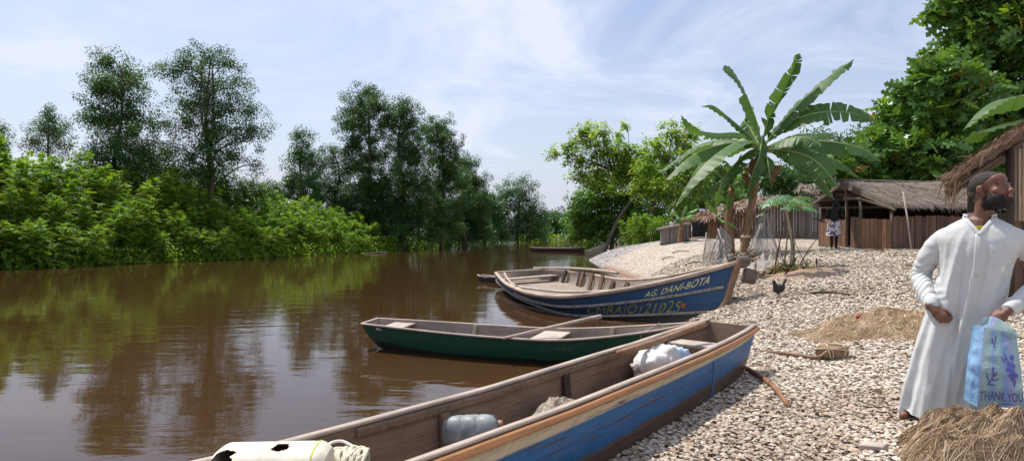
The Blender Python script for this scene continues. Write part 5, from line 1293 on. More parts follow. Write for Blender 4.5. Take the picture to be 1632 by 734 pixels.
def thatchmat(name, c):
    m, nt, b = mat(name); v = coords(nt, 'UV'); n = noise_tex(nt, 1, 6, .75, coords(nt, 'UV', (34, 3.2, 1)), 1.2); n2 = noise_tex(nt, 1.1, 4, .6, v)
    q = ramp(nt, n.outputs['Fac'], [(.28, tuple(x*.35 for x in c)), (.5, c), (.75, tuple(min(1, x*1.6) for x in c))])
    q = mixc(nt, ramp(nt, n2.outputs['Fac'], [(.45, (0, 0, 0)), (.7, (.7, .7, .7))]), q, tuple(x*.6 for x in c))
    lk(nt, q, b.inputs['Base Color']); b.inputs['Roughness'].default_value = .95; bump(nt, b, n.outputs['Fac'], 1.0, .05); return m
M_THATCH = thatchmat('grey palm thatch', (.23, .19, .155)); M_THATCHB = thatchmat('brown palm thatch', (.22, .135, .085))
M_STRAW = simple('thatch straw', (1, 1, 1), .9, .1, 30, 0, tintattr=True)
def board_wall(mb, a, b, h0, h1=None, th=.03, matid=0, lean=0., uneven=.0, rng=None):
    """upright boards from ground points a to b; separate boards with slightly uneven tops"""
    a = np.asarray(a, float); b = np.asarray(b, float); L = np.linalg.norm((b-a)[:2]); n = max(2, int(L/.12)); u = (b-a)/n; h1 = h0 if h1 is None else h1
    nrm_ = nrm(A(u[1], -u[0], 0)); rng = rng or np.random.default_rng(1)
    for k in range(n):
        p, q = a+u*k+u*.02, a+u*(k+1)-u*.02; h = h0+(h1-h0)*(k+.5)/n+rng.uniform(-1, .3)*uneven; o = nrm_*rng.uniform(-.006, .006)
        V = []
        for (pt, z) in ((p, 0), (q, 0), (q, h), (p, h)):
            for s in (-.5, .5): V.append(pt+A(0, 0, z)+o+nrm_*(s*th+lean*z))
        F = [(1, 3, 5, 7), (6, 4, 2, 0), (0, 2, 3, 1), (2, 4, 5, 3), (4, 6, 7, 5), (6, 0, 1, 7)]
        x0, x1 = k*.11+.055+rng.integers(0, 40)*.11, 0
        u0, u1 = x0-.05, x0+.05; uv = [(u0, 0), (u0, 0), (u1, 0), (u1, 0), (u1, h), (u1, h), (u0, h), (u0, h)]
        mb.add(np.array(V), F, matid, uv=uv)
def roof_slab(mb, r0, r1, e1, e0, th=.10, rng=None, sag=.05, nu=20, nv=9, matid=0):
    """thick uneven thatch sheet: ridge r0->r1, eave e0->e1"""
    r0, r1, e0, e1 = (np.asarray(q, float) for q in (r0, r1, e0, e1)); rng = rng or np.random.default_rng(2)
    u = np.linspace(0, 1, nu)[:, None, None]; v = np.linspace(0, 1, nv)[None, :, None]
    S = (r0*(1-u)+r1*u)*(1-v)+(e0*(1-u)+e1*u)*v; S[..., 2] -= sag*np.sin(v[..., 0]*math.pi)+.03*np.sin(u[..., 0]*9+v[..., 0]*3)
    S[..., 2] += rng.normal(0, .018, S.shape[:2]); N = nrm(np.cross(r1-r0, e0-r0)); N = N if N[2] > 0 else -N
    Lu, Lv = np.linalg.norm(r1-r0), np.linalg.norm(e0-r0)
    uv = np.stack([np.broadcast_to(u[..., 0]*Lu, (nu, nv)), np.broadcast_to(v[..., 0]*Lv, (nu, nv))], -1).reshape(-1, 2)
    f = grid_faces(nu, nv); T = S+N*th
    up = np.dot(np.cross(S[1, 0]-S[0, 0], S[0, 1]-S[0, 0]), N) > 0
    mb.add(T.reshape(-1, 3), f if not up else f, matid, uv=uv); mb.add(S.reshape(-1, 3), f[:, ::-1], matid, uv=uv)
    for (P1, P2, ax) in ((S[:, -1], T[:, -1], 0), (S[:, 0], T[:, 0], 0), (S[0], T[0], 1), (S[-1], T[-1], 1)):
        mb.add(np.stack([P1, P2], 1).reshape(-1, 3), grid_faces(len(P1), 2), matid, uv=np.stack([np.repeat(np.linspace(0, Lu, len(P1)), 2), np.tile([0, .1], len(P1))], 1))
    return N
def straws(rng, r0, r1, e1, e0, n, L, w, cols, th=.11, edge=.35, hang=.5, spread=.35):
    """loose straws lying down the slope, more of them hanging over the eave"""
    r0, r1, e0, e1 = (np.asarray(q, float) for q in (r0, r1, e0, e1)); N = nrm(np.cross(r1-r0, e0-r0)); N = N if N[2] > 0 else -N
    u = rng.random(n); v = np.where(rng.random(n) < edge, rng.uniform(.86, 1.0, n), rng.random(n)); u_, v_ = u[:, None], v[:, None]
    p = (r0*(1-u_)+r1*u_)*(1-v_)+(e0*(1-u_)+e1*u_)*v_+N*(th+rng.uniform(-.02, .03, (n, 1)))
    dn = nrm((e0-r0)*(1-u_)+(e1-r1)*u_); D = nrm(dn+rng.normal(0, spread, (n, 3))*A(1, 1, .4)); l = L*rng.uniform(.4, 1.3, n)
    over = np.clip((v-.85)/.15, 0, 1)[:, None]; q1 = p+D*(l*.5)[:, None]; D2 = nrm(D+A(0, 0, -1)*hang*over+N*.06); q2 = q1+D2*(l*.5)[:, None]
    S = nrm(np.cross(D, N))*(w*rng.uniform(.5, 1.4, n))[:, None]
    V = np.stack([p-S, p+S, q1+S, q1-S, q2+S*.3, q2-S*.3], 1).reshape(-1, 3)
    F = (np.array([[0, 1, 2, 3], [3, 2, 4, 5]])[None]+(np.arange(n)*6)[:, None, None]).reshape(-1, 4)
    c = np.array(cols)[rng.integers(0, len(cols), n)]*rng.uniform(.7, 1.25, (n, 1)); return V, F, np.repeat(c, 2, 0)
GREYS = [(.36, .30, .25), (.27, .22, .18), (.44, .38, .32), (.18, .13, .10)]; BROWNS = [(.30, .18, .11), (.20, .115, .07), (.40, .27, .17), (.12, .07, .045)]
def roof_part(root, quads, straw, m, seed, name='roof', L=.45, w=.012, cols=GREYS, **k):
    rng = np.random.default_rng(seed); mb = MB()
    for q in quads: roof_slab(mb, *q, rng=rng)
    for q in quads:
        V, F, T = straws(rng, *q, straw, L, w, cols, **k); mb.add(V, F, 1, T)
    return mb.build(name, [m, M_STRAW], root)
def gp(px, d): p = P(px, 367, d); p[2] = gz(p[0], p[1]); return p
def at_z(px, py, d): return P(px, py, d)

# -- open-fronted thatched hut with the woman before it
def hut_main():
    root = thing('thatched_hut', gp(1400, 21), 'long grey thatched hut with open gable end and reddish board panels, behind the woman', 'hut'); rng = np.random.default_rng(21)
    ap = P(1341, 293, 21.5); u = nrm(A(1, .16, 0)); Lr = 8.6; ap2 = ap+u*Lr
    eF = P(1428, 331, 19.3); eB = P(1291, 327, 23.6); eF2 = eF+u*Lr; eB2 = eB+u*Lr
    roof_part(root, [(ap, ap2, eF2, eF), (ap, ap2, eB2, eB)], 5200, M_THATCH, 5, L=.36, w=.008, spread=.22, cols=[(.29, .24, .195), (.23, .185, .15), (.35, .295, .245), (.15, .115, .09)])
    g = MB(); g.shape(tube(bez([ap+A(-.1, 0, .12), (ap+ap2)/2+A(0, 0, .08), ap2+A(0, 0, .12)], 12), .05, 8)); g.build('ridge_pole', M_BARK, root, smooth=True)
    # rafters under the gable
    for a, c in ((ap, eF), (ap, eB)):
        g = MB(); g.shape(tube([a+A(-.03, 0, -.06), c+A(-.03, 0, -.06)], .04, 7)); g.build('rafter', M_BARK, root)
    for f in (.25, .5, .75):
        for e in (eF, eB):
            a = ap+(e-ap)*f+A(-.05, 0, -.08); g = MB(); g.shape(tube([a, a+u*Lr], .032, 6)); g.build('purlin', M_BARKD, root)
    m1 = P(1300, 331, 23.2); m2 = P(1415, 330, 19.6)
    g = MB(); g.shape(tube([m1, m2], .04, 7)); g.build('tie_beam', M_BARKD, root)
    g = MB(); g.shape(beam(P(1345, 316, 21.2), P(1372, 316, 20.2), .05, .08)); g.build('cross_beam', M_BARK, root)
    g = MB(); g.shape(tube([P(1368, 316, 20.4), P(1425, 334, 19.4)], .035, 6)); g.build('brace', M_BARK, root)
    for (px, top, dd, r) in ((1349, 297, 21.3, .05), (1371, 318, 20.3, .045), (1308, 330, 22.9, .045), (1421, 336, 19.5, .05), (1330, 308, 22.2, .04)):
        b = gp(px, dd); g = MB(); g.shape(tube([b+A(0, 0, -.2), (b+P(px, top, dd))/2+A(.02, 0, 0), P(px, top, dd)], r, 7)); g.build('post', M_BARK if px != 1330 else M_BARKD, root, smooth=True)
    for k in (1, 2, 3):
        b = gp(1421, 19.5)+u*k*2.2; b[2] = gz(b[0], b[1]); g = MB(); g.shape(tube([b+A(0, 0, -.2), A(b[0], b[1], eF[2]+.02)], .05, 7)); g.build('post', M_BARKD, root, smooth=True)
    # board panels
    def panel(x0, d0, x1, d1, top, m, nm='wall_panel', un=.03):
        a, c = gp(x0, d0), gp(x1, d1); mb = MB(); board_wall(mb, a, c, P(0, top, d0)[2]-a[2], P(0, top, d1)[2]-c[2], rng=rng, uneven=un); return mb.build(nm, m, root)
    panel(1305, 22.9, 1350, 21.5, 349, M_BOARD); panel(1356, 21.0, 1371, 20.4, 345, M_BOARDD); panel(1367, 20.2, 1420, 19.4, 348, M_BOARD)
    a = gp(1422, 19.45); c = a+u*7.2; c[2] = gz(c[0], c[1]); mb = MB(); board_wall(mb, a, c, 1.02, 1.02, rng=rng, uneven=.04); mb.build('wall_panel', M_BOARDD, root)  # same boards in darker brown: the eave's shade put into the colour
    # back and far walls; the partition's near-black stands in for the shade inside
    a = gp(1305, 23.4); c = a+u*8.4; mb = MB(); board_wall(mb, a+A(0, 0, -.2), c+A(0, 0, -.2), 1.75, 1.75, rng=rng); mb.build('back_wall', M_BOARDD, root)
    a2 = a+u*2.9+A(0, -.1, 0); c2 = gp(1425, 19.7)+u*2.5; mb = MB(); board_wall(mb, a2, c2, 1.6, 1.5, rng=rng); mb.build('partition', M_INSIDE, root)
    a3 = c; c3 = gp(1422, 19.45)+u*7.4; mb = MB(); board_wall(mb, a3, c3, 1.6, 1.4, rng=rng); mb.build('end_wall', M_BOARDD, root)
    # slanting bamboo pole leaning on the eave
    pb = gp(1452, 18.6); tag(MB().shape(tube([pb, P(1447, 352, 18.7), P(1439, 305, 19.0)], .022, 7)).build('bamboo_pole', M_PALE, loc=pb, smooth=True), 'thin pale bamboo pole leaning against the front thatch of the long hut', 'pole')
hut_main()
def simple_hut(label, walls, roofs, seed, name='board_hut', mroof=M_THATCH, cols=GREYS, straw=700, posts=(), dark=None):
    rng = np.random.default_rng(seed); a = walls[0][0]; root = thing(name, a, label, 'hut')
    for (p, q, h0, h1, m) in walls:
        mb = MB(); board_wall(mb, p+A(0, 0, -.15), q+A(0, 0, -.15), h0+.15, h1+.15, rng=rng, uneven=.02); mb.build('wall', m, root)
    roof_part(root, roofs, straw, mroof, seed, cols=cols, L=.5, w=.016)
    for (p, q, r) in posts: MB().shape(tube([p, q], r, 7)).build('post', M_BARK, root, smooth=True)
    return root
def H(px, top, d): return P(px, top, d)[2]-gp(px, d)[2]
# grey board hut between the long hut and the papaya
simple_hut('small pale grey board hut with ragged thatch, between the papaya and the long hut', [(gp(1278, 27), gp(1318, 26.6), H(1278, 311, 27), H(1318, 318, 26.6), M_BOARDG), (gp(1278, 27), gp(1290, 30), H(1278, 311, 27), 1.7, M_BOARDG), (gp(1318, 26.6), gp(1328, 30), 1.6, 1.6, M_BOARDG)],
           [(P(1274, 296, 29), P(1330, 299, 28.6), P(1328, 314, 26.2), P(1272, 306, 26.6))], 31)
# long low hut behind the banana plants
simple_hut('low board hut with rounded brown thatch, behind the banana stems', [(gp(1128, 28.5), gp(1150, 28.2), H(1128, 352, 28.5), H(1150, 345, 28.2), M_BOARD), (gp(1150, 28.2), gp(1214, 27.6), H(1150, 345, 28.2), H(1214, 328, 27.6), M_BOARD), (gp(1214, 27.6), gp(1280, 27.0), H(1214, 326, 27.6), H(1280, 328, 27), M_BOARDB), (gp(1128, 28.5), gp(1133, 32), 1.0, 1.2, M_BOARDD)],
           [(P(1150, 330, 31), P(1215, 316, 30.4), P(1218, 328, 27.0), P(1122, 352, 28.0)), (P(1215, 316, 30.4), P(1285, 318, 30), P(1284, 328, 26.6), P(1216, 327, 27.1))], 32, mroof=M_THATCHB, cols=BROWNS+GREYS)
simple_hut('dark open shelter under a sloping brown thatch, between the hutch and the low hut', [(gp(1103, 33), gp(1140, 32), 1.15, 1.3, M_INSIDE), (gp(1088, 31.5), gp(1098, 31.2), .9, .9, M_BOARDD)],  # back wall near-black: shade of the opening put into its colour
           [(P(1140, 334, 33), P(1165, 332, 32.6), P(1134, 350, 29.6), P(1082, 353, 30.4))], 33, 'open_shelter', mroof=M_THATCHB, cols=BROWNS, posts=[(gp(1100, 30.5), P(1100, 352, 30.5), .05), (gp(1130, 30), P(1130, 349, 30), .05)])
# hutch
def hutch():
    a, c = gp(1055, 28.6), gp(1097, 28.2); root = thing('hutch', a, 'small grey board hutch with a flat plank lid, on top of the shell mound', 'hutch'); rng = np.random.default_rng(4)
    bk = A(.15, .95, 0); h = H(1075, 359, 28.4)
    for p, q in ((a, c), (c, c+bk), (c+bk, a+bk), (a+bk, a)):
        mb = MB(); board_wall(mb, p+A(0, 0, .03), q+A(0, 0, .03), h, h, rng=rng); mb.build('wall', M_BOARDG, root)
    m = (a+c)/2+bk/2; u = nrm(c-a); mb = MB(); mb.shape(box(A(m[0], m[1], a[2]+h+.07), (np.linalg.norm(c-a)+.25, 1.25, .09), np.stack([u, A(-u[1], u[0], 0), A(0, 0, 1)], 1), .015)); lid = mb.build('lid', M_SEAT, root)
    for p in (a, c, a+bk, c+bk): MB().shape(box(p+A(0, 0, .02), (.08, .08, .14))).build('leg', M_DARKWOOD, root)
    MB().shape(beam(A(a[0]+.2, a[1]-.05, a[2]+h+.15), A(c[0]-.5, c[1]+.2, a[2]+h+.17), .18, .04)).build('loose_board', woodmat('reddish board', (.34, .15, .08)), root)
hutch()
# concrete block and low wall of rubble at the tip
pb = G(950, 406); R_ = rot((0, 0, 1), .35)@rot((0, 1, 0), -.33)
tag(MB().shape(box(A(pb[0]-.05, pb[1], pb[2]+.28), (1.25, .7, .5), R_, .03)).build('concrete_block', simple('rough concrete', (.46, .37, .28), .9, .25, 9, .7), loc=pb), 'tilted pale concrete block at the waterline under the leaning trunk', 'block')
pb2 = G(955, 399); tag(MB().shape(box(A(pb2[0], pb2[1]+.3, pb2[2]+.38), (.55, .3, .12), rot((0, 1, 0), -.1), .03)).build('flat_stone', simple('bleached stone', (.62, .60, .55), .8, .15, 9, .5), loc=pb2), 'small white flat stone above the tilted concrete block', 'stone')

# -- thatch eave of the hut at the right edge
def hut_right():
    root = thing('thatched_hut', gp(1640, 8.5), 'brown thatch eave and yellowish board wall of the near hut at the right edge', 'hut'); rng = np.random.default_rng(22)
    e0 = P(1507, 292, 8.2); e1 = P(1514, 304, 11.5); r0 = P(1700, 165, 8.6); r1 = P(1700, 165, 8.6)+(e1-e0)
    mb = MB(); roof_slab(mb, r0, r1, e1, e0, .09, rng, .03)
    V, F, T = straws(rng, r0, r1, e1, e0, 1600, .2, .005, BROWNS+GREYS[:1], spread=.15, edge=.0, hang=.3); mb.add(V, F, 1, T)
    # ragged fringe along the front verge
    n = 260; f = rng.random(n)[:, None]; p = e0*(1-f)+r0*f+A(0, -.02, .07)+rng.normal(0, .03, (n, 3)); dn = nrm(e0-r0); D = nrm(dn*1.0+A(0, -.15, .05)+rng.normal(0, .18, (n, 3))); l = rng.uniform(.06, .26, n); q1 = p+D*(l*.55)[:, None]; q2 = q1+nrm(D+A(0, 0, -.2))*(l*.45)[:, None]
    S = nrm(np.cross(D, A(.3, -1, .2)))*(.005*rng.uniform(.5, 1.5, n))[:, None]; V = np.stack([p-S, p+S, q1+S, q1-S, q2+S*.3, q2-S*.3], 1).reshape(-1, 3)
    F = (np.array([[0, 1, 2, 3], [3, 2, 4, 5]])[None]+(np.arange(n)*6)[:, None, None]).reshape(-1, 4); mb.add(V, F, 1, np.repeat(np.array(BROWNS)[rng.integers(0, 4, n)]*rng.uniform(.8, 1.6, (n, 1)), 2, 0))
    # fringe hanging at the eave end
    n = 60; f = rng.random(n)[:, None]; p = e0*(1-f)+e1*f+A(.05, -.05, .02)+rng.normal(0, .05, (n, 3))*A(2.2, 1, 1); D = nrm(A(-.25, -.1, -.8)+rng.normal(0, .3, (n, 3))); l = rng.uniform(.15, .42, n); q1 = p+D*(l*.5)[:, None]; q2 = q1+nrm(D+A(0, 0, -.5))*(l*.5)[:, None]
    S = nrm(np.cross(D, A(.3, -1, .2)))*(.005*rng.uniform(.5, 1.5, n))[:, None]; V = np.stack([p-S, p+S, q1+S, q1-S, q2+S*.3, q2-S*.3], 1).reshape(-1, 3)
    F = (np.array([[0, 1, 2, 3], [3, 2, 4, 5]])[None]+(np.arange(n)*6)[:, None, None]).reshape(-1, 4); mb.add(V, F, 1, np.repeat(np.array(BROWNS)[rng.integers(0, 4, n)]*rng.uniform(.8, 1.6, (n, 1)), 2, 0))
    mb.build('roof', [M_THATCHB, M_STRAW], root)
    for f in np.linspace(.08, .95, 9):
        a = e0+(r0-e0)*f+A(0, .02, -.05); g = MB(); g.shape(tube([a, a+(e1-e0)], .026, 6)); g.build('purlin', M_BROWNWOOD, root)
    for f in (.15, .5, .85):
        a = e0+(e1-e0)*f+A(0, 0, -.10); c = r0+(e1-e0)*f+A(0, 0, -.10); g = MB(); g.shape(tube([a, c], .035, 6)); g.build('rafter', M_BARK, root)
    for px, d_, top in ((1548, 9.4, 262), (1610, 8.8, 235), (1552, 11.2, 280)):
        b = gp(px, d_); g = MB(); g.shape(tube([b+A(0, 0, -.2), P(px, top, d_)], .05, 8)); g.build('post', M_BARKD, root, smooth=True)
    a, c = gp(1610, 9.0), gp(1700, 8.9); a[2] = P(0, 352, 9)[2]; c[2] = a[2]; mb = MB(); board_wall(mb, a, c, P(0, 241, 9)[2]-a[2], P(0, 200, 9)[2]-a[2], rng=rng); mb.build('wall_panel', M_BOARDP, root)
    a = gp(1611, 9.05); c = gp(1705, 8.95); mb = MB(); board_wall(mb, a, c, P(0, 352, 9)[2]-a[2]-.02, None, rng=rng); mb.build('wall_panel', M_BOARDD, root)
    g = MB(); g.shape(beam(P(1545, 342, 11.0), P(1640, 345, 11.0), .06, .10)); g.build('rail', M_BARKD, root)
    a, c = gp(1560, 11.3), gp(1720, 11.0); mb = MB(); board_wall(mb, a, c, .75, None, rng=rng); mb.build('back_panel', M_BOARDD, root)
hut_right()
# ------------------------------------------------------------------ nets, anchor, sticks and hen on the beach
gnd = lambda x, y: ground_z(x, y)
c = P(1545, 700, 4.02); heap('fishing_net', 'big brown heap of coarse fishing net in front of the robed man, bottom right', 'fishing net', A(c[0]+.17, 4.0, 0), .62, .36, .225, -.12, 11000, .30, .0015,
     [(.37, .255, .15), (.31, .205, .115), (.45, .33, .205), (.22, .14, .08), (.54, .42, .29)], 2, (.22, .145, .085), ground=gnd, lumpy=.3, wob=.8)
a = G(1335, 520)
c = G(1415, 528); heap('fishing_net', 'flat sprawling heap of pale tan fishing net on the shells left of the robed man', 'fishing net', A(c[0]+.15, c[1]+.1, 0), 1.0, 1.0, .13, .5, 9000, .5, .0016,
     [(.60, .45, .29), (.55, .41, .26), (.65, .52, .36), (.49, .35, .21)], 6, (.53, .39, .25), ground=gnd, lumpy=.5, wob=.8)
c = G(1330, 535); heap('fishing_net', 'thin trailing edge of tan net nearest the tied stone', 'fishing net', A(c[0], c[1], 0), .55, .5, .05, .2, 2600, .45, .0016, [(.56, .44, .30), (.64, .53, .40), (.48, .36, .23)], 8, (.42, .32, .21), ground=gnd, lumpy=.3, wob=.8)
M_FLOAT = simple('dull red float', (.30, .065, .045), .55, .3, 20)
def netfloat(px, py, L, r, label, lift):
    c = G(px, py); c[2] += lift; V, F = sphere((0, 0, 0), (L, r, r), 16, rot((0, 0, 1), .2)); root = thing('net_float', c, label, 'float', 'red floats on the tan net')
    MB().add(V+c, F).build('float_body', M_FLOAT, root, smooth=True)
    MB().shape(tube(bez([c+A(L*.9, .01, 0), c+A(L*1.5, .05, .02), c+A(L*2.6, .0, -.02)], 10), .006, 5)).build('string', M_DARKWOOD, root, smooth=True)
netfloat(1371, 521, .075, .032, 'larger dull red float lying on the tan net', .13); netfloat(1348, 533, .03, .018, 'tiny red float at the thin edge of the tan net', .06)
# stone anchor lashed with cord, on a wooden shank
def anchor():
    c = G(1326, 574); root = thing('stone_anchor', c, 'brown stone anchor lashed with pale cord to a wooden stick, on the shells', 'anchor'); c = c+A(0, 0, .09)
    V, F = sphere((0, 0, 0), (1, 1, 1), 26); V = np.sign(V)*np.abs(V)**.8*A(.155, .11, .085); V = V*(1+.12*fbm(V, 9, 2)[:, None])
    MB().add(V+c, F).build('stone', simple('brown stone', (.22, .145, .09), .85, .35, 14, .6), root, smooth=True)
    M_C = simple('pale lashing cord', (.52, .40, .26), .9, .3, 60); rng = np.random.default_rng(2)
    for k, (n_, o) in enumerate(((A(1, .15, .1), -.09), (A(1, -.25, .2), -.04), (A(.9, .3, -.2), .04), (A(.25, 1, .2), .0), (A(.2, .4, 1), .015), (A(-.5, .5, .8), .01))):
        n_ = nrm(n_); u = nrm(np.cross(n_, A(.1, .2, 1) if abs(n_[2]) < .8 else A(1, 0, 0))); v = np.cross(n_, u); pts = []
        for t in np.linspace(0, 2*math.pi, 30):
            q = u*math.cos(t)+v*math.sin(t)+n_*o*4; q = nrm(q); q = np.sign(q)*np.abs(q)**.8*A(.162, .116, .09)*(1.0+.02*math.sin(5*t)); pts.append(c+q)
        MB().shape(tube(np.array(pts), .007, 5)).build('cord', M_C, root, smooth=True)
    a = G(1300, 577)+A(0, 0, .05); b = G(1213, 563)+A(0, 0, .03)
    MB().shape(tube(bez([c+A(-.08, 0, -.01), a, (a+b)/2+A(0, .05, 0), b], 14), np.linspace(.026, .016, 14), 7)).build('shank', M_BROWNWOOD, root, smooth=True)
anchor()
a, c = G(1189, 594), G(1258, 656); stick([a+A(0, 0, .05), (a*.5+c*.5)+A(.06, .04, .05), c+A(0, 0, .03)], .027, 'curved brown stick on the shells, leaning out from under the front pirogue bow', M_RUST, 'stick', 'stick', taper=.75)
a, c = G(1372, 719), G(1412, 722); o = MB().shape(beam(a+A(0, 0, .03), c+A(0, 0, .035), .10, .03)).build('plank_end', M_SEAT, loc=a); tag(o, 'short flat wood offcut on the shells at the left edge of the brown net heap', 'wood')
rng = np.random.default_rng(14)
for k, (x0, y0, x1, y1, lab) in enumerate(((1072, 403, 1098, 401, 'dry twig lying on the middle of the shell mound'), (1092, 424, 1118, 419, 'forked dry twig low on the shell mound above the big boat'), (1055, 414, 1075, 411, 'short dry twig on the slope of the shell mound'), (1290, 470, 1360, 473, 'long thin dark twig on the shells beyond the hen'), (1150, 442, 1185, 436, 'brown branch on the shells behind the bow of the big boat'), (1305, 393, 1345, 398, 'flat reddish branch on the ground before the woman'), (1380, 399, 1420, 402, 'dark branch on the ground along the hut panels'))):
    a, c = G(x0, y0), G(x1, y1); stick([a+A(0, 0, .03), (a+c)/2+A(0, .1*math.sin(k), .06), c+A(0, 0, .03)], .022, lab, M_BARKD if k % 2 else M_RUST, 'twig', 'twig', 'twigs on the shells')

# fine fishing nets hung by the banana stems
def netmat():
    m, nt, b = mat('fine net'); uvn = coords(nt, 'UV'); n = noise_tex(nt, 3, 4, .6, coords(nt, 'UV', (5, .7, 1)))
    b.inputs['Base Color'].default_value = (.36, .33, .29, 1); b.inputs['Roughness'].default_value = .9
    tr = nd(nt, 'ShaderNodeBsdfTransparent'); mx = nd(nt, 'ShaderNodeMixShader')
    f = nd(nt, 'ShaderNodeMapRange'); lk(nt, n.outputs['Fac'], f.inputs[0]); f.inputs[1].default_value = .3; f.inputs[2].default_value = .7; f.inputs[3].default_value = .22; f.inputs[4].default_value = .85
    lk(nt, f.outputs[0], mx.inputs[0]); lk(nt, tr.outputs[0], mx.inputs[1]); lk(nt, b.outputs[0], mx.inputs[2]); lk(nt, mx.outputs[0], nt.nodes['Material Output'].inputs['Surface']); return m
M_NET = netmat()
def drape(top, bot, nf, amp, seed, sag=.1):
    top, bot = bez(top, 40), bez(bot, 40); v = np.linspace(0, 1, 18); rng = np.random.default_rng(seed); ph = rng.uniform(0, 6, 3)
    S = top[:, None]*(1-v)[None, :, None]+bot[:, None]*v[None, :, None]; s = np.linspace(0, 1, 40)
    w = np.sin(s*nf*2*math.pi+ph[0])+.5*np.sin(s*nf*3.7*math.pi+ph[1])
    S[..., 1] += amp*w[:, None]*np.sqrt(v)[None]; S[..., 0] += .4*amp*np.cos(s*nf*2*math.pi+ph[2])[:, None]*v[None]; S[..., 2] -= sag*np.sin(v*math.pi)[None]*(.6+.4*w[:, None]/1.5)
    uv = np.stack(np.meshgrid(s*1.5, v, indexing='ij'), -1).reshape(-1, 2)
    return S.reshape(-1, 3), grid_faces(40, 18), uv
dn = gb_[1]
root = thing('hanging_net', gb_+A(.3, -.4, 0), 'fine grey fishing net hung from the big banana stem like a tent', 'fishing net')
def onp(px, py): p = G(px, py); p[2] += .03; return p
MB().shape(drape([P(1214, 338, dn-.3), P(1219, 342, dn-.35), P(1224, 340, dn-.2)], [onp(1196, 412), onp(1218, 418), onp(1244, 410)], 3, .10, 1)).build('net_sheet', M_NET, root, smooth=True)
MB().shape(drape([P(1212, 345, dn-.35), P(1205, 365, dn-.5), P(1196, 388, dn-.6)], [onp(1222, 418), onp(1195, 428), onp(1160, 432)], 2.5, .06, 2, .2)).build('net_sheet', M_NET, root, smooth=True)
MB().shape(drape([onp(1165, 424), onp(1200, 420), onp(1240, 416)], [onp(1140, 436), onp(1190, 440), onp(1232, 432)], 4, .03, 3, -.09)).build('net_foot', M_NET, root, smooth=True)
MB().shape(tube(bez([onp(1243, 412), P(1232, 378, dn-.5), P(1222, 340, dn-.3)], 8), .018, 6)).build('prop_stick', M_PALE, root, smooth=True)
MB().shape(tube(bez([onp(1178, 428), P(1195, 396, dn-.8), P(1211, 350, dn-.35)], 10), [.03]*10, 6)).build('gathered_edge', M_NET, root, smooth=True)
root = thing('hanging_net', onp(1140, 420), 'smaller fine net stretched between thin sticks left of the banana stems', 'fishing net'); dd = G(1140, 424)[1]
MB().shape(drape([P(1125, 372, dd), P(1142, 385, dd+.2), P(1148, 362, dd+.4), P(1166, 378, dd+.6)], [onp(1118, 424), onp(1140, 430), onp(1160, 428), onp(1172, 424)], 3, .08, 5)).build('net_sheet', M_NET, root, smooth=True)
for (x0, y0, x1, y1) in ((1119, 424, 1126, 370), (1126, 425, 1149, 360), (1166, 425, 1144, 364)):
    a = onp(x0, y0); MB().shape(tube([a-A(0, 0, .1), P(x1, y1, a[1]+.1)], .018, 6)).build('stick', M_PALE, root, smooth=True)
# ochre husk pile and dead leaves at the banana foot
def clump(px, py, rx, ry, h, label, c, seed, cat='litter', name='leaf_litter'):
    r = np.random.default_rng(seed); o = G(px, py); n = 260; a = r.uniform(0, 6.28, n); q = np.sqrt(r.random(n)); x, y = o[0]+rx*q*np.cos(a), o[1]+ry*q*np.sin(a)
    C = np.stack([x, y, ground_z(x, y)+r.random(n)*h*(1-q**2)+.01], 1); D = nrm(r.normal(0, 1, (n, 3))*A(1, 1, .35)); V, F = leaf_cards(C, D, nrm(r.normal(0, .5, (n, 3))+A(0, 0, 1)), r.uniform(.1, .35, n), r.uniform(.03, .1, n))
    return kind(MB().add(V, F, 0, np.array(c)[r.integers(0, len(c), n)]*r.uniform(.7, 1.3, (n, 1))).build(name, M_STRAW, loc=o), 'stuff')
clump(1185, 418, .9, .6, .25, '', [(.20, .12, .07), (.30, .19, .11), (.11, .07, .045)], 1); clump(1215, 440, 1.2, .5, .06, '', [(.20, .14, .10), (.12, .09, .07), (.34, .26, .2)], 2)
clump(1258, 433, .35, .3, .12, '', [(.30, .27, .05), (.12, .16, .04), (.3, .2, .1)], 3)
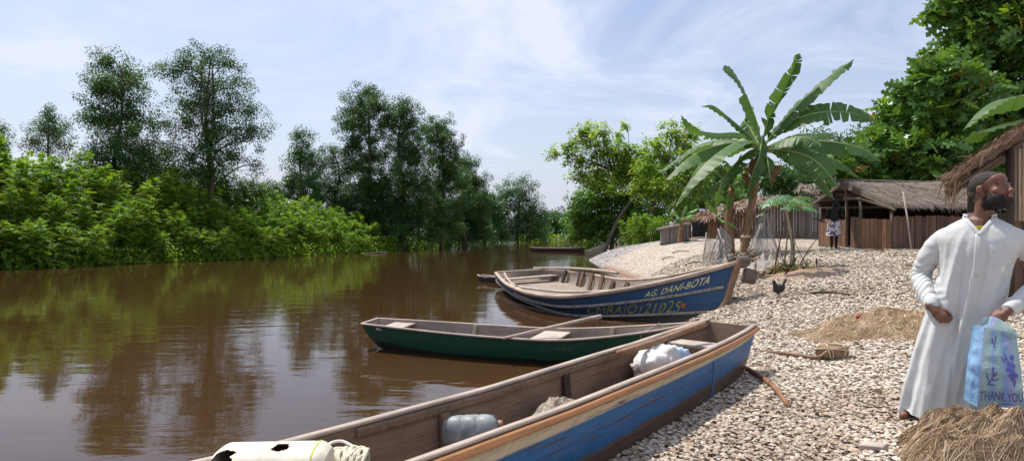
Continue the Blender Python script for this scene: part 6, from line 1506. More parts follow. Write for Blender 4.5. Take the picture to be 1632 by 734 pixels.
# hen
def hen():
    b = G(1241, 475); root = thing('hen', b, 'black hen with raised tail standing on the shells', 'hen'); h = .30/.30
    f = MB(); c = b+A(0, 0, .15)
    f.shape(sphere(c+A(0, 0, 0), (.085, .072, .07), 18, rot((0, 1, 0), .15))); f.shape(sphere(c+A(-.035, -.01, -.01), (.06, .06, .062), 16)); f.shape(sphere(c+A(.05, 0, .02), (.055, .05, .05), 14))
    f.shape(chain([c+A(-.05, -.01, .03), c+A(-.075, -.02, .08), c+A(-.082, -.025, .105)], [.042, .028, .024])); f.shape(sphere(c+A(-.09, -.03, .118), (.026, .022, .022), 14))
    f.shape(capsule(c+A(-.105, -.035, .116), c+A(-.130, -.043, .110), .010, .003, 8))
    for (x, y) in ((-.02, -.025), (.005, .025)):
        f.shape(capsule(c+A(x, y, -.04), c+A(x+.005, y, -.09), .024, .011, 10)); f.shape(capsule(c+A(x+.005, y, -.085), c+A(x-.005, y, -.145), .008, .007, 8))
        for s in (-.6, 0, .6): f.shape(capsule(c+A(x-.005, y, -.145), c+A(x-.045*math.cos(s), y+.045*math.sin(s), -.148), .006, .003, 6))
    for k in range(5): f.shape(capsule(c+A(.06, (k-2)*.008, .03), c+A(.085+.012*k, (k-2)*.016, .135+.01*(2-abs(k-2))), .022, .012, 8))
    V, F = remesh(f, .006, 3); V = V+.002*fbm(V, 90, 1)[:, None]*vnormals(V, F)
    s = 1.12; V = b+(V-b)*s
    MB().add(V, F).build('hen_body', simple('black feathers', (.022, .017, .015), .55, .4, 40, .4), root, smooth=True)
    g = MB()
    for k in range(3): g.shape(sphere(b+s*(c+A(-.092-.008*k+.006, -.03, .140-.003*k)-b), (.007, .003, .010), 8))
    V, F = remesh(g, .002, 1); MB().add(V, F).build('comb', simple('red comb', (.30, .03, .02), .5), root, smooth=True)
hen()
# ------------------------------------------------------------------ people
def skinmat(name, c, rough=.56):
    m, nt, b = mat(name); at = nd(nt, 'ShaderNodeAttribute', attribute_name='tint'); n = noise_tex(nt, 28, 4, .6, coords(nt, 'Object')); n2 = noise_tex(nt, 260, 2, .5, coords(nt, 'Object'))
    col = ramp(nt, n.outputs['Fac'], [(.3, tuple(x*.82 for x in c)), (.7, tuple(x*1.18 for x in c))]); col = mixc(nt, 1.0, col, at.outputs['Color'], 'MULTIPLY')
    lk(nt, col, b.inputs['Base Color']); b.inputs['Roughness'].default_value = rough; b.inputs['Specular IOR Level'].default_value = .45
    b.inputs['Subsurface Weight'].default_value = .08; b.inputs['Subsurface Radius'].default_value = (.012, .005, .003); b.inputs['Subsurface Scale'].default_value = .5
    bump(nt, b, n2.outputs['Fac'], .15, .002); return m
def hand(mb, wrist, d, pn, side, s=1.0, curls=((35, 40, 30),)*4, spread=.06, thumb=(.55, 25, 25), wrist_r=.028):
    """palm, four jointed fingers and a thumb: d = wrist to knuckles, pn = way the palm faces, side = towards the thumb"""
    d = nrm(d); side = nrm(side-d*np.dot(side, d)); pn0 = np.cross(d, side); pn = pn0 if np.dot(pn0, pn) > 0 else -pn0
    w = np.asarray(wrist, float); L = .092*s; R = np.stack([side, d, pn], 1)
    mb.shape(sphere(w+d*.050*s, (.038*s, .052*s, .0155*s), 18, R)); mb.shape(sphere(w+d*.070*s, (.041*s, .03*s, .0145*s), 16, R)); mb.shape(capsule(w-d*.03*s, w+d*.03*s, wrist_r*s, .026*s))
    mb.shape(sphere(w+d*.035*s+side*.024*s+pn*.008*s, (.019*s, .030*s, .016*s), 14, R))
    for k, (off, ln, r) in enumerate(((.029, .074, .0092), (.0100, .083, .0096), (-.0095, .077, .0092), (-.028, .060, .0080))):
        p = w+d*(L-.006*abs(k-1)*s)+side*off*s; a = nrm(d+side*(spread*(1.2-k)*.8)); ax = np.cross(a, pn); pts = [p-a*.02*s, p]; dirn = a
        for seg, (fr, cu) in enumerate(zip((.45, .30, .25), curls[k])):
            dirn = np.array(Matrix.Rotation(math.radians(cu), 3, Vector(ax)))@dirn; p = p+dirn*ln*fr*s; pts.append(p)
        rr = np.array([1.08, 1.08, 1.0, .92, .80])*r*s
        for q0, q1, r0, r1 in zip(pts[:-1], pts[1:], rr[:-1], rr[1:]): mb.shape(capsule(q0, q1, r0, r1, 12))
    out, c1, c2 = thumb; p = w+d*.022*s+side*.030*s+pn*.006*s; a = nrm(d*math.cos(out)+side*math.sin(out)+pn*.25); ax = nrm(np.cross(a, -side+pn*.4)); pts = [p]; dirn = a
    for ln, cu in ((.040, 0), (.032, c1), (.026, c2)):
        dirn = np.array(Matrix.Rotation(math.radians(cu), 3, Vector(ax)))@dirn; p = p+dirn*ln*s; pts.append(p)
    for q0, q1, r0, r1 in zip(pts[:-1], pts[1:], (.0145*s, .0118*s, .0108*s), (.0118*s, .0108*s, .0088*s)): mb.shape(capsule(q0, q1, r0, r1, 12))
    return pts
def head_shapes(mb, T):
    """T maps head coordinates (face towards -y, chin at z -.105, crown at .13) into the world"""
    def E(c, r, R=None):
        V, F = sphere(c, r, 22, R); mb.add(T(V), F)
    def Cc(p, q, r0, r1): V, F, _ = capsule(p, q, r0, r1, 14); mb.add(T(V), F)
    E((0, .018, .045), (.077, .098, .088)); E((0, -.028, -.015), (.064, .066, .098)); E((0, -.034, -.072), (.056, .054, .044)); E((0, -.074, -.092), (.026, .022, .020))
    E((0, -.045, .062), (.062, .047, .050)); E((0, .05, .0), (.062, .06, .07))
    for s in (-1, 1):
        E((s*.041, -.054, -.014), (.026, .024, .024)); E((s*.031, -.080, .031), (.031, .013, .0095)); E((s*.050, -.030, -.060), (.020, .040, .030)); E((s*.0145, -.101, -.028), (.0115, .013, .0095))
        # brow outer corner and upper eyelid
        E((s*.033, -.079, .0185), (.019, .010, .005))
        R = rot((0, 0, 1), s*.45)@rot((1, 0, 0), .15)
        E((s*.081, .014, .002), (.0075, .021, .034), R); E((s*.086, .020, .012), (.0065, .020, .024), R); E((s*.079, .004, -.026), (.0075, .011, .012), R)
    Cc((0, -.086, .026), (0, -.110, -.018), .0095, .0125); E((0, -.114, -.024), (.0165, .0145, .0125)); E((0, -.096, -.046), (.025, .014, .012))
    E((0, -.100, -.0545), (.0245, .0125, .0068)); E((0, -.0985, -.0665), (.0225, .0125, .0078))

def man():
    b = G(1497, 671); yaw = math.radians(-35.5); RZ = rot((0, 0, 1), yaw); W_ = lambda V: np.asarray(V, float)@RZ.T+b
    root = thing('person', b, 'bearded man in a long white robe looking to the right, holding a plastic bag', 'person')
    hc = A(.300, -.01, 1.632); RH = rot((0, 0, 1), math.radians(58))@rot((1, 0, 0), math.radians(-11))@rot((0, 1, 0), math.radians(3))
    HS = A(1.06, 1.18, 1.06); TH = lambda V: (np.asarray(V, float)*HS)@RH.T+hc
    f = MB(); head_shapes(f, TH)
    nb = A(.235, .03, 1.40); f.shape(chain([TH([(0, .030, -.03)])[0], TH([(0, .040, -.10)])[0]*.6+nb*.4, nb], [.060, .058, .068], 18))
    f.shape(chain([nb, A(.36, .03, 1.345), A(.44, .03, 1.30)], [.055, .05, .05])); f.shape(chain([nb, A(.11, .03, 1.345), A(.03, .03, 1.30)], [.055, .05, .05]))
    f.shape(chain([A(.235, .03, 1.38), A(.21, .02, 1.15), A(.17, .02, .92)], [.10, .12, .12], 18)); f.shape(sphere(A(.235, .02, 1.27), (.20, .10, .13), 18))
    # arms inside the sleeves
    wl, wr = A(-.030, -.205, .815), A(.385, -.225, .825)
    EL, ER = A(-.115, .06, 1.03), A(.575, .06, 1.02)
    f.shape(chain([A(.02, .03, 1.29), EL], [.05, .042])); f.shape(chain([EL, wl], [.044, .029])); f.shape(chain([A(.45, .03, 1.29), ER], [.05, .042])); f.shape(chain([ER, wr], [.044, .029]))
    # legs and feet
    for s, fx, fy in ((-1, -.16, .03), (1, .16, .06)):
        f.shape(chain([A(.16+s*.08, .02, .9), A(.08+s*.13, .0, .5), A(fx, fy, .10)], [.088, .058, .040])); f.shape(chain([A(fx, fy+.03, .045), A(fx+s*.02, fy-.07, .04), A(fx+s*.05, fy-.17, .025)], [.042, .042, .028]))
    hand(f, wl, A(.62, -.20, -.62), A(.4, .75, -.35), A(.55, .1, .6), 1.02, ((40, 38, 22), (48, 42, 25), (55, 45, 28), (60, 48, 30)), .05, (.42, 20, 18))
    hand(f, wr, A(-.58, -.30, -.58), A(-.35, .75, -.5), A(-.55, .2, .60), 1.02, ((58, 80, 45), (66, 84, 48), (72, 86, 50), (76, 88, 50)), .03, (.35, 35, 30))
    V, F = remesh(f, .0036, 3, .5)
    Hh = ((V-hc)@RH)/HS
    # soften the face a little more than the hands
    face = (np.linalg.norm(Hh-A(0, -.03, 0), axis=1) < .15) & (Hh[:, 1] < .0) & (Hh[:, 2] > -.13); Fa = np.array(F)
    for _ in range(7):
        acc = np.zeros_like(V); cnt_ = np.zeros(len(V))
        for a_, c_ in ((0, 1), (1, 2), (2, 3), (3, 0)):
            np.add.at(acc, Fa[:, a_], V[Fa[:, c_]]); np.add.at(acc, Fa[:, c_], V[Fa[:, a_]]); np.add.at(cnt_, Fa[:, a_], 1); np.add.at(cnt_, Fa[:, c_], 1)
        V = np.where(face[:, None], V*.5+.5*acc/np.maximum(cnt_, 1)[:, None], V)
    Hh = ((V-hc)@RH)/HS; fcen = Hh[np.array(F)].mean(1); tint = np.ones((len(F), 3))
    lip = (np.abs(fcen[:, 0]) < .027) & (fcen[:, 2] < -.049) & (fcen[:, 2] > -.076) & (fcen[:, 1] < -.096+.35*np.abs(fcen[:, 0])); tint[lip] = (1.22, 1.0, 1.05)
    brow = (np.abs(np.abs(fcen[:, 0])-.034) < .022) & (np.abs(fcen[:, 2]-(.037-.25*np.maximum(0, np.abs(fcen[:, 0])-.04))) < .0052) & (fcen[:, 1] < -.06); tint[brow] = (.16, .16, .18)
    Mskin = skinmat('dark brown skin', (.165, .072, .044))
    body = MB().add(W_(V), F, 0, tint).build('body', Mskin, root, smooth=True)
    N = vnormals(V, F)
    # ---- hair and beard: shells grown from the head, with a fuzz of short strands
    def grown(name, sel, off, m, strands_n, sl, seed, rough_amp=.003):
        ids = np.where(sel)[0]; s_ = set(ids.tolist()); fs = [q for q in F if all(i in s_ for i in q)]; used_ = np.unique(np.array(fs)); mp_ = {int(v): i for i, v in enumerate(used_)}
        cnt = {}
        for q in fs:
            for i, j in zip(q, q[1:]+q[:1]): e = (min(i, j), max(i, j)); cnt[e] = cnt.get(e, 0)+1
        border = set(i for e, c in cnt.items() if c == 1 for i in e)
        d = off(Hh[used_]); d = np.where(np.array([int(v) in border for v in used_]), -.0015, d)+0
        vv = V[used_]+N[used_]*(d+rough_amp*fbm(V[used_], 120, seed)*(d > 0))[:, None]; mb = MB(); mb.add(W_(vv), [tuple(mp_[i] for i in q) for q in fs])
        r = np.random.default_rng(seed); pick = r.choice(np.where(d > 0)[0], strands_n); C = vv[pick]-N[used_][pick]*.003; D = nrm(N[used_][pick]+r.normal(0, .45, (strands_n, 3))+A(0, 0, -.25)); LV, LF = leaf_cards(C, D, unit(r, strands_n), sl*r.uniform(.5, 1.3, strands_n), np.full(strands_n, .0022))
        mb.add(W_(LV), LF); return mb.build(name, m, root, smooth=True)
    z_man = V[:, 2]
    M_HAIR = simple('black hair', (.012, .010, .009), .75, .4, 200, .6)
    x, y, z = Hh.T; r_head = np.linalg.norm(Hh-A(0, 0, .02), axis=1) < .2; ax_ = np.abs(x)
    lipz = (ax_ < .026) & (z > -.077) & (z < -.0475) & (y < -.08)
    line = np.interp(y, [-.115, -.09, -.07, -.045, -.03, -.01, .02, .05], [-.036, -.040, -.046, -.040, -.020, .012, -.055, -.085])
    beard = r_head & (z < line) & (z > -.128) & (y < .035) & ~lipz & ~((y > -.012) & (z > -.045)) & ~((ax_ < .012) & (z > -.0485) & (y < -.1) & (z > -.043))
    grown('beard', beard, lambda h: np.interp(h[:, 2], [-.125, -.09, -.06, -.03, .01], [.013, .020, .013, .007, .002])*np.where((np.abs(h[:, 0]) < .03) & (h[:, 2] > -.05), .45, 1), M_HAIR, 2600, .006, 3)
    hl = np.interp(y, [-.10, -.075, -.05, -.02, .0, .03, .07, .12], [.115, .098, .080, .060, .035, .030, -.035, -.045]); hair = r_head & (z > hl) & ~((ax_ > .077) & (z < .045))
    grown('hair', hair, lambda h: .0022+0*h[:, 0], simple('cropped dark hair', (.030, .022, .018), .8, .3, 200, .4), 500, .004, 4, .001)
    # ---- eyes
    for s in (-1, 1):
        c = TH([(s*.0325, -.0765, .0100)])[0]; o = MB().add(W_(sphere(c, (.0115,)*3, 14)[0]), sphere(c, (.0115,)*3, 14)[1]).build('eye', simple('eye white', (.20, .15, .13), .5, .05), root, smooth=True)
        c2 = TH([(s*.0325+.003, -.0835, .0100)])[0]; g = MB().add(W_(sphere(c2, (.0062,)*3, 12)[0]), sphere(c2, (.0062,)*3, 12)[1]); g.build('iris', simple('dark iris', (.012, .007, .005), .15, .1), o, smooth=True)
    # ---- white robe: body and sleeves fused, then creased
    g = MB(); rings = [(1.47, .240, .036, .078, .078), (1.45, .238, .034, .092, .086), (1.425, .236, .030, .135, .100), (1.395, .236, .025, .185, .115), (1.36, .235, .02, .228, .130), (1.30, .232, .01, .252, .148), (1.20, .226, .0, .226, .160), (1.08, .208, .0, .216, .166), (.95, .186, .0, .216, .170), (.80, .152, .0, .234, .175), (.62, .112, .0, .252, .180), (.42, .072, .0, .266, .188), (.20, .032, .0, .275, .195), (.03, .0, .0, .270, .198)]
    zs = np.array([q[0] for q in rings])[::-1]; zz_ = np.linspace(1.47, .03, 64); n = 64; th = np.arange(n)*2*math.pi/n
    def ringp(z): return [np.interp(z, zs, np.array([q[k] for q in rings])[::-1]) for k in (1, 2, 3, 4)]
    S = np.zeros((64, n, 3))
    for i, z_ in enumerate(zz_):
        cx, cy_, rx, ry = ringp(z_); e = .85; S[i, :, 0] = cx+rx*np.sign(np.cos(th))*np.abs(np.cos(th))**e; S[i, :, 1] = cy_+ry*np.sign(np.sin(th))*np.abs(np.sin(th))**e; S[i, :, 2] = z_
    g.add(S.reshape(-1, 3), [tuple(q) for q in grid_faces(64, n, True)]+[tuple(range(n))[::-1], tuple(63*n+j for j in range(n))])
    SL = [[A(.10, .03, 1.325), A(.02, .03, 1.292), A(-.060, .045, 1.175), EL+A(0, .01, 0), (EL+wl)/2+A(-.01, 0, 0), wl+(EL-wl)*.10], [A(.37, .03, 1.325), A(.45, .03, 1.292), A(.535, .045, 1.175), ER+A(0, .01, 0), (ER+wr)/2+A(.01, 0, 0), wr+(ER-wr)*.10]]
    for sl_ in SL: g.shape(chain(sl_, [.073, .075, .074, .068, .058, .044], 22))
    RV, RF = remesh(g, .0075, 5, .5); RN = vnormals(RV, RF)
    axis = [bez(q, 60) for q in SL]; disp = np.zeros(len(RV)); onarm = np.zeros(len(RV))
    for a_ in axis:
        D2 = np.linalg.norm(RV[:, None]-a_[None], axis=2); j = D2.argmin(1); dist = D2.min(1); w = np.clip((.125-dist)/.03, 0, 1)*np.clip((j-10)/8, 0, 1); onarm = np.maximum(onarm, w)
        nz = np.array([mnoise.noise(Vector((v[0]*7, v[1]*7, v[2]*4+2))) for v in RV]); s_ = j/59.
        disp += w*(.0034*np.sin(s_*88+nz*9+3*np.arctan2(RV[:, 1]-a_[j][:, 1], RV[:, 0]-a_[j][:, 0]))*np.interp(s_, [0, .2, .45, .62, .85, 1], [.1, .25, .9, 1.2, 1.0, .3])+.005*nz)
    zv = RV[:, 2]; cxv = np.interp(zv, zs, np.array([q[1] for q in rings])[::-1]); ang = np.arctan2(RV[:, 1], RV[:, 0]-cxv)
    am = np.interp(zv, [0, .3, .7, 1.0, 1.25, 1.38], [.036, .034, .028, .017, .009, .0])
    nz1 = np.array([mnoise.noise(Vector((v[0]*3.1, v[1]*3.1, v[2]*1.1+5))) for v in RV]); nz2 = fbm(RV*A(1, 1, .55), 9, 4)
    fold = .35*np.sin(3*ang+.8+nz1*2)+.6*(1-2*np.sqrt(np.sin(4.5*ang+.5*zv+nz1*1.2)**2+.05))+.35*(1-2*np.sqrt(np.sin(8*ang-.9*zv+nz1*1.5)**2+.12))
    disp += (1-onarm)*(am*fold+.0045*nz2*np.interp(zv, [0, 1.0, 1.2, 1.4], [.8, 1, 1, .4]))
    # the deep crease that runs down from the waist, and the pull across the chest
    crx = np.interp(zv, [0, .75, 1.15], [.055, .105, .14]); disp -= (1-onarm)*(RV[:, 1] < 0)*np.exp(-((RV[:, 0]-crx)/.012)**2)*np.interp(zv, [0, .2, .75, 1.0, 1.2], [.016, .022, .02, .012, 0])
    RV2 = RV+RN*disp[:, None]
    # open the collar so the neck shows
    def robemat():
        m, nt, b_ = mat('white cotton robe'); v = coords(nt, 'Object'); n1 = noise_tex(nt, 5, 5, .6, v); n2 = noise_tex(nt, 26, 4, .6, coords(nt, 'Object', (1, 1, .5)), .8)
        lk(nt, ramp(nt, n1.outputs['Fac'], [(.3, (.57, .585, .585)), (.7, (.655, .67, .66))]), b_.inputs['Base Color']); b_.inputs['Roughness'].default_value = .75; b_.inputs['Sheen Weight'].default_value = .15
        tl = nd(nt, 'ShaderNodeBsdfTranslucent'); tl.inputs['Color'].default_value = (.8, .8, .78, 1); mx = nd(nt, 'ShaderNodeMixShader'); mx.inputs[0].default_value = .16
        lk(nt, b_.outputs[0], mx.inputs[1]); lk(nt, tl.outputs[0], mx.inputs[2]); lk(nt, mx.outputs[0], nt.nodes['Material Output'].inputs['Surface'])
        bump(nt, b_, n2.outputs['Fac'], .2, .010); return m
    M_ROBE = robemat(); cq = RV2[np.array(RF)].mean(1); vcut = (cq[:, 1] < .0) & (np.abs(cq[:, 0]-.236) < (cq[:, 2]-1.335)*.74) & (cq[:, 2] > 1.33); sel = [q for q, c_, v_ in zip(RF, cq, vcut) if c_[2] < 1.452 and not v_]
    robe = MB().add(W_(RV2), sel).build('robe', M_ROBE, root, smooth=True)
    # front surface lookup for trims
    fr = RV2[:, 1] < .02
    def front(x, z, off=.004):
        k = np.argsort((RV2[fr, 0]-x)**2+(RV2[fr, 2]-z)**2+(onarm[fr] > .5)*1.0)[:6]; return A(x, RV2[fr][k, 1].min()-off, z)
    # collar: two stand-up flaps open at the throat
    for s, a0, a1 in ((-1, 95, 226), (1, 85, -46)):
        P_, U = [], []
        for t in np.linspace(0, 1, 16):
            a_ = math.radians(a0+(a1-a0)*t); rx, ry = .078+.012*t, .074+.020*t; base_ = A(.238+rx*math.cos(a_), .034+ry*math.sin(a_), 1.448-.014*t*t); h = .040*(1-.12*t)
            P_.append([base_-A(0, 0, .02), base_, base_+A(.006*math.cos(a_), .006*math.sin(a_), h), base_+A(.013*math.cos(a_), .013*math.sin(a_), h-.003), base_+A(.011*math.cos(a_), .011*math.sin(a_), -.022)])
        P_ = np.array(P_); MB().add(W_(P_.reshape(-1, 3)), [tuple(q) for q in grid_faces(16, 5)]+[(0, 1, 2, 3, 4), (79, 78, 77, 76, 75)]).build('collar', M_ROBE, robe, smooth=False)
        e = P_[14, 3]
        for k in (0, 1): MB().add(W_(sphere(P_[14, 3]*(1-.3*k)+P_[11, 3]*.3*k+A(0, -.004, -.014), (.004, .002, .004), 8)[0]), sphere((0, 0, 0), 1, 8)[1]).build('stud', simple('dark stud', (.03, .03, .03), .3), robe, smooth=True)
    # edges of the open throat, yellow shirt showing inside
    fr_keep = fr & ~((np.abs(RV2[:, 0]-.236) < (RV2[:, 2]-1.345)*.66) & (RV2[:, 2] > 1.35))
    def edge(x, z):
        k = np.argsort((RV2[fr_keep, 0]-x)**2+(RV2[fr_keep, 2]-z)**2)[:5]; return A(x, RV2[fr_keep][k, 1].mean()-.003, z)
    for s in (-1, 1):
        q = np.array([edge(.236+s*(z_-1.335)*.74, z_) for z_ in np.linspace(1.328, 1.456, 10)])
        MB().add(*(lambda t: (W_(t[0]), t[1]))(sweep(bez(q, 14), .026, .007, up=A(0, -1, .3)))).build('lapel', M_ROBE, robe, smooth=True)
    grown('undershirt', (z_man < 1.392) & (z_man > 1.15) & (np.abs(V[:, 0]-.236) < .16) & (V[:, 1] < .05), lambda h: .006+0*h[:, 0], simple('yellow shirt', (.60, .50, .02), .8, .3, 60), 4, .001, 8, .0005)
    pz = np.linspace(1.335, 1.05, 14); pl = [front(.232-.05*(1.335-z), z, -.001) for z in pz]; pl = np.array(pl); pl[1:-1] = (pl[:-2]+pl[1:-1]*2+pl[2:])/4
    MB().add(*(lambda t: (W_(t[0]), t[1]))(sweep(pl, .038, .005, up=A(0, -1, 0)))).build('placket', M_ROBE, robe, smooth=True)
    px_, pz_ = np.linspace(.29, .41, 8), np.linspace(1.255, 1.125, 8); gq = np.array([[front(x_, z_, .002) for z_ in pz_] for x_ in px_]); gq[:, :, 1] -= .001
    qq = np.concatenate([gq.reshape(-1, 3), gq.reshape(-1, 3)+A(0, .012, 0)]); ff = [tuple(q) for q in grid_faces(8, 8)]; bd = [i*8 for i in range(8)]+[56+j for j in range(1, 8)]+[i*8+7 for i in range(6, -1, -1)]+[j for j in range(6, 0, -1)]
    MB().add(W_(qq), ff+[(a_, c_, c_+64, a_+64) for a_, c_ in zip(bd, bd[1:]+bd[:1])]).build('chest_pocket', M_ROBE, robe, smooth=False)
    for w_, e_ in ((wl, EL), (wr, ER)):
        u_ = nrm(e_-w_); MB().add(*(lambda t: (W_(t[0]), t[1]))(tube([w_+u_*.012, w_+u_*.016, w_+u_*.06, w_+u_*.10], [.042, .0455, .049, .054], 22)[:2])).build('cuff', M_ROBE, robe, smooth=True)
    # sandals
    for s, fx, fy in ((-1, -.16, .03), (1, .16, .06)):
        so = MB(); c_ = A(fx+s*.025, fy-.055, .012); V4, F4 = sphere(c_, (.048, .135, .014), 18, rot((0, 0, 1), s*.28)); so.add(W_(V4), F4); q = so.build('sandal', simple('dark red sandal', (.11, .035, .03), .6, .3), root, smooth=True)
        t = tube(bez([A(fx-.045, fy-.09, .03), A(fx+s*.03, fy-.10, .075), A(fx+.07, fy-.08, .03)], 10), .012, 8, flat=.5); MB().add(W_(t[0]), t[1]).build('strap', simple('dark strap', (.05, .03, .03), .6), q, smooth=True)
    # ---- plastic bag hanging from his left hand
    bag = thing('plastic_bag', W_([A(.32, -.32, .14)])[0], 'shiny blue and mint plastic bag with purple berries and THANK YOU print, in his hand', 'bag')
    Bq = [A(.150, -.285, .225), A(.225, -.385, .210), A(.475, -.315, .225), A(.395, -.215, .235)]; Tq = [A(.205, -.290, .735), A(.262, -.322, .725), A(.432, -.300, .690), A(.352, -.255, .70)]
    Mq = [A(.172, -.285, .48), A(.245, -.385, .47), A(.452, -.322, .47), A(.375, -.225, .48)]
    def mk_m(name, stops, sc):
        m, nt, b_ = mat(name); u_ = coords(nt, 'UV'); sp_ = nd(nt, 'ShaderNodeSeparateXYZ'); lk(nt, u_, sp_.inputs[0]); n_ = noise_tex(nt, 4, 3, .6, u_)
        w_ = nd(nt, 'ShaderNodeMath', operation='MULTIPLY_ADD'); lk(nt, n_.outputs['Fac'], w_.inputs[0]); w_.inputs[1].default_value = .18; lk(nt, sp_.outputs[0], w_.inputs[2])
        lk(nt, ramp(nt, w_.outputs[0], stops), b_.inputs['Base Color']); b_.inputs['Roughness'].default_value = .32; b_.inputs['Specular IOR Level'].default_value = .5; n2 = noise_tex(nt, 14, 4, .6, coords(nt, 'UV', (1, 1.6, 1)), .6); bump(nt, b_, n2.outputs['Fac'], .5, .02)
        tl = nd(nt, 'ShaderNodeBsdfTranslucent'); lk(nt, ramp(nt, w_.outputs[0], stops), tl.inputs['Color']); mx = nd(nt, 'ShaderNodeMixShader'); mx.inputs[0].default_value = .3; lk(nt, b_.outputs[0], mx.inputs[1]); lk(nt, tl.outputs[0], mx.inputs[2]); lk(nt, mx.outputs[0], nt.nodes['Material Output'].inputs['Surface']); return m
    m_fr = mk_m('iridescent film front', [(.05, (.40, .42, .62)), (.22, (.40, .58, .50)), (.38, (.30, .45, .66)), (.52, (.42, .60, .55)), (.68, (.28, .42, .72)), (.85, (.46, .50, .68)), (1, (.42, .60, .58))], 1)
    m_gs = mk_m('iridescent film side', [(0, (.22, .46, .78)), (.5, (.34, .60, .86)), (1, (.30, .50, .80))], 1)
    faces = {}
    def panel(i, j, amp, seed):
        nu, nv = 22, 34; u_ = np.linspace(0, 1, nu); v_ = np.linspace(0, 1, nv)
        qi = bez([Bq[i], Mq[i], Tq[i]], nv); qj = bez([Bq[j], Mq[j], Tq[j]], nv); Sg = qi[None]*(1-u_)[:, None, None]+qj[None]*u_[:, None, None]; nn_ = nrm(np.cross(Bq[j]-Bq[i], A(0, 0, 1)))
        k = fbm(Sg.reshape(-1, 3)*A(1, 1, 1.3), 11, seed).reshape(nu, nv)+.6*np.sin(v_*30+3*u_[:, None]+seed)[:, :]*.35; env = (np.sin(u_*math.pi)**.6)[:, None]*(.35+.65*np.sin(np.clip(v_*1.1, 0, 1)*math.pi))[None]
        return Sg+nn_*(amp*k*env+.022*env*np.sin(v_*math.pi)[None])[..., None], nn_
    body_b = MB()
    for (i, j, mt, sd_) in ((0, 1, 1, 3), (1, 2, 0, 5), (2, 3, 1, 7), (3, 0, 0, 9)):
        Sg, nn_ = panel(i, j, .012 if mt else .009, sd_); nu, nv = Sg.shape[:2]; uv = np.stack(np.meshgrid(np.linspace(0, 1, nu), np.linspace(0, 2, nv), indexing='ij'), -1).reshape(-1, 2); body_b.add(W_(Sg.reshape(-1, 3)), grid_faces(nu, nv), mt, uv=uv); faces[(i, j)] = (Sg, nn_)
    body_b.add(W_(np.array(Bq)), [(3, 2, 1, 0)], 1, uv=[(0, 0), (1, 0), (1, 1), (0, 1)])
    body_b.build('bag_body', [m_fr, m_gs], bag, smooth=True)
    # loose top flap and handle strap into the fist
    hp = wr+nrm(A(-.58, -.30, -.58))*.075
    t = drape([Tq[0]+A(.01, 0, -.03), Tq[1]+A(.02, 0, -.03), Tq[2]+A(-.02, 0, -.03)], [Tq[0]+A(.045, .01, .05), hp+A(.0, -.01, .01), Tq[2]+A(.02, -.03, -.005)], 1.5, .006, 4, 0); MB().add(W_(t[0]), t[1], uv=t[2]).build('bag_flap', m_fr, bag, smooth=True)
    for o_ in (-.05, .07):
        t = tube(bez([A(.335+o_, -.315, .66), A(.325+o_*.6, -.318, .70), hp+A(o_*.2, 0, -.02)], 10), .008, 6, flat=.4); MB().add(W_(t[0]), t[1], uv=t[2]).build('handle', m_fr, bag, smooth=True)
    Sg, nn_ = faces[(1, 2)]; Lu = np.linspace(0, 1, Sg.shape[0])
    def onbag(u_, v_, off=.003):
        i = np.clip(np.asarray(u_)*21, 0, 20.999); j = np.clip(np.asarray(v_)*33, 0, 32.999); i0, j0 = i.astype(int), j.astype(int); a_, c_ = (i-i0)[..., None], (j-j0)[..., None]
        return (Sg[i0, j0]*(1-a_)+Sg[i0+1, j0]*a_)*(1-c_)+(Sg[i0, j0+1]*(1-a_)+Sg[i0+1, j0+1]*a_)*c_+nn_*off
    m_ink = simple('violet print', (.10, .06, .26), .5, .3, 20, 0); m_ink2 = simple('blue violet print', (.10, .11, .42), .5, .3, 20, 0)
    def printed(V2, F2, m, name):
        bm = bmesh.new(); vs = [bm.verts.new((*v[:2], 0)) for v in V2]
        for q in F2:
            try: bm.faces.new([vs[i] for i in q])
            except ValueError: pass
        bmesh.ops.triangulate(bm, faces=bm.faces[:]); bmesh.ops.subdivide_edges(bm, edges=[e for e in bm.edges if e.calc_length() > .05], cuts=2); bmesh.ops.triangulate(bm, faces=bm.faces[:]); bm.verts.index_update()
        q = np.array([v.co[:2] for v in bm.verts]); ff = [tuple(v.index for v in g_.verts) for g_ in bm.faces]; bm.free()
        MB().add(W_(onbag(q[:, 0], q[:, 1], .0035)), ff).build(name, m, bag)
    TV, TF = text_mesh('THANK YOU', 1, 1.0); TV = TV[:, :2]/TV[:, 0].max(); TV = TV*A(1.22, 1)+A(.03, 0); TV[:, 1] = TV[:, 1]*.95+.085+.01*np.sin(TV[:, 0]*5)
    TV[:, 0] = TV[:, 0]*.78; printed(TV, TF, m_ink, 'lettering')
    def disc(cx, cy, r, k=14, e=1.0, rt=0.): a_ = np.arange(k)*2*math.pi/k; c_, s_ = np.cos(a_)*r, np.sin(a_)*r*e; return np.stack([cx+c_*math.cos(rt)-s_*math.sin(rt), cy+(c_*math.sin(rt)+s_*math.cos(rt))*.48], 1), [tuple(range(k))]
    def strokes(lines, w):
        V_, F_ = [], []
        for ln in lines:
            q = bez(np.array([(*p_, 0) for p_ in ln]), 8)[:, :2]; t_ = np.gradient(q, axis=0); t_ /= np.linalg.norm(t_, axis=1, keepdims=True); nn2 = np.stack([-t_[:, 1], t_[:, 0]], 1)*A(w, w*.48); k0 = len(V_); V_ += list(q+nn2)+list(q-nn2); F_ += [(k0+i, k0+i+1, k0+8+i+1, k0+8+i) for i in range(7)]
        return V_, F_
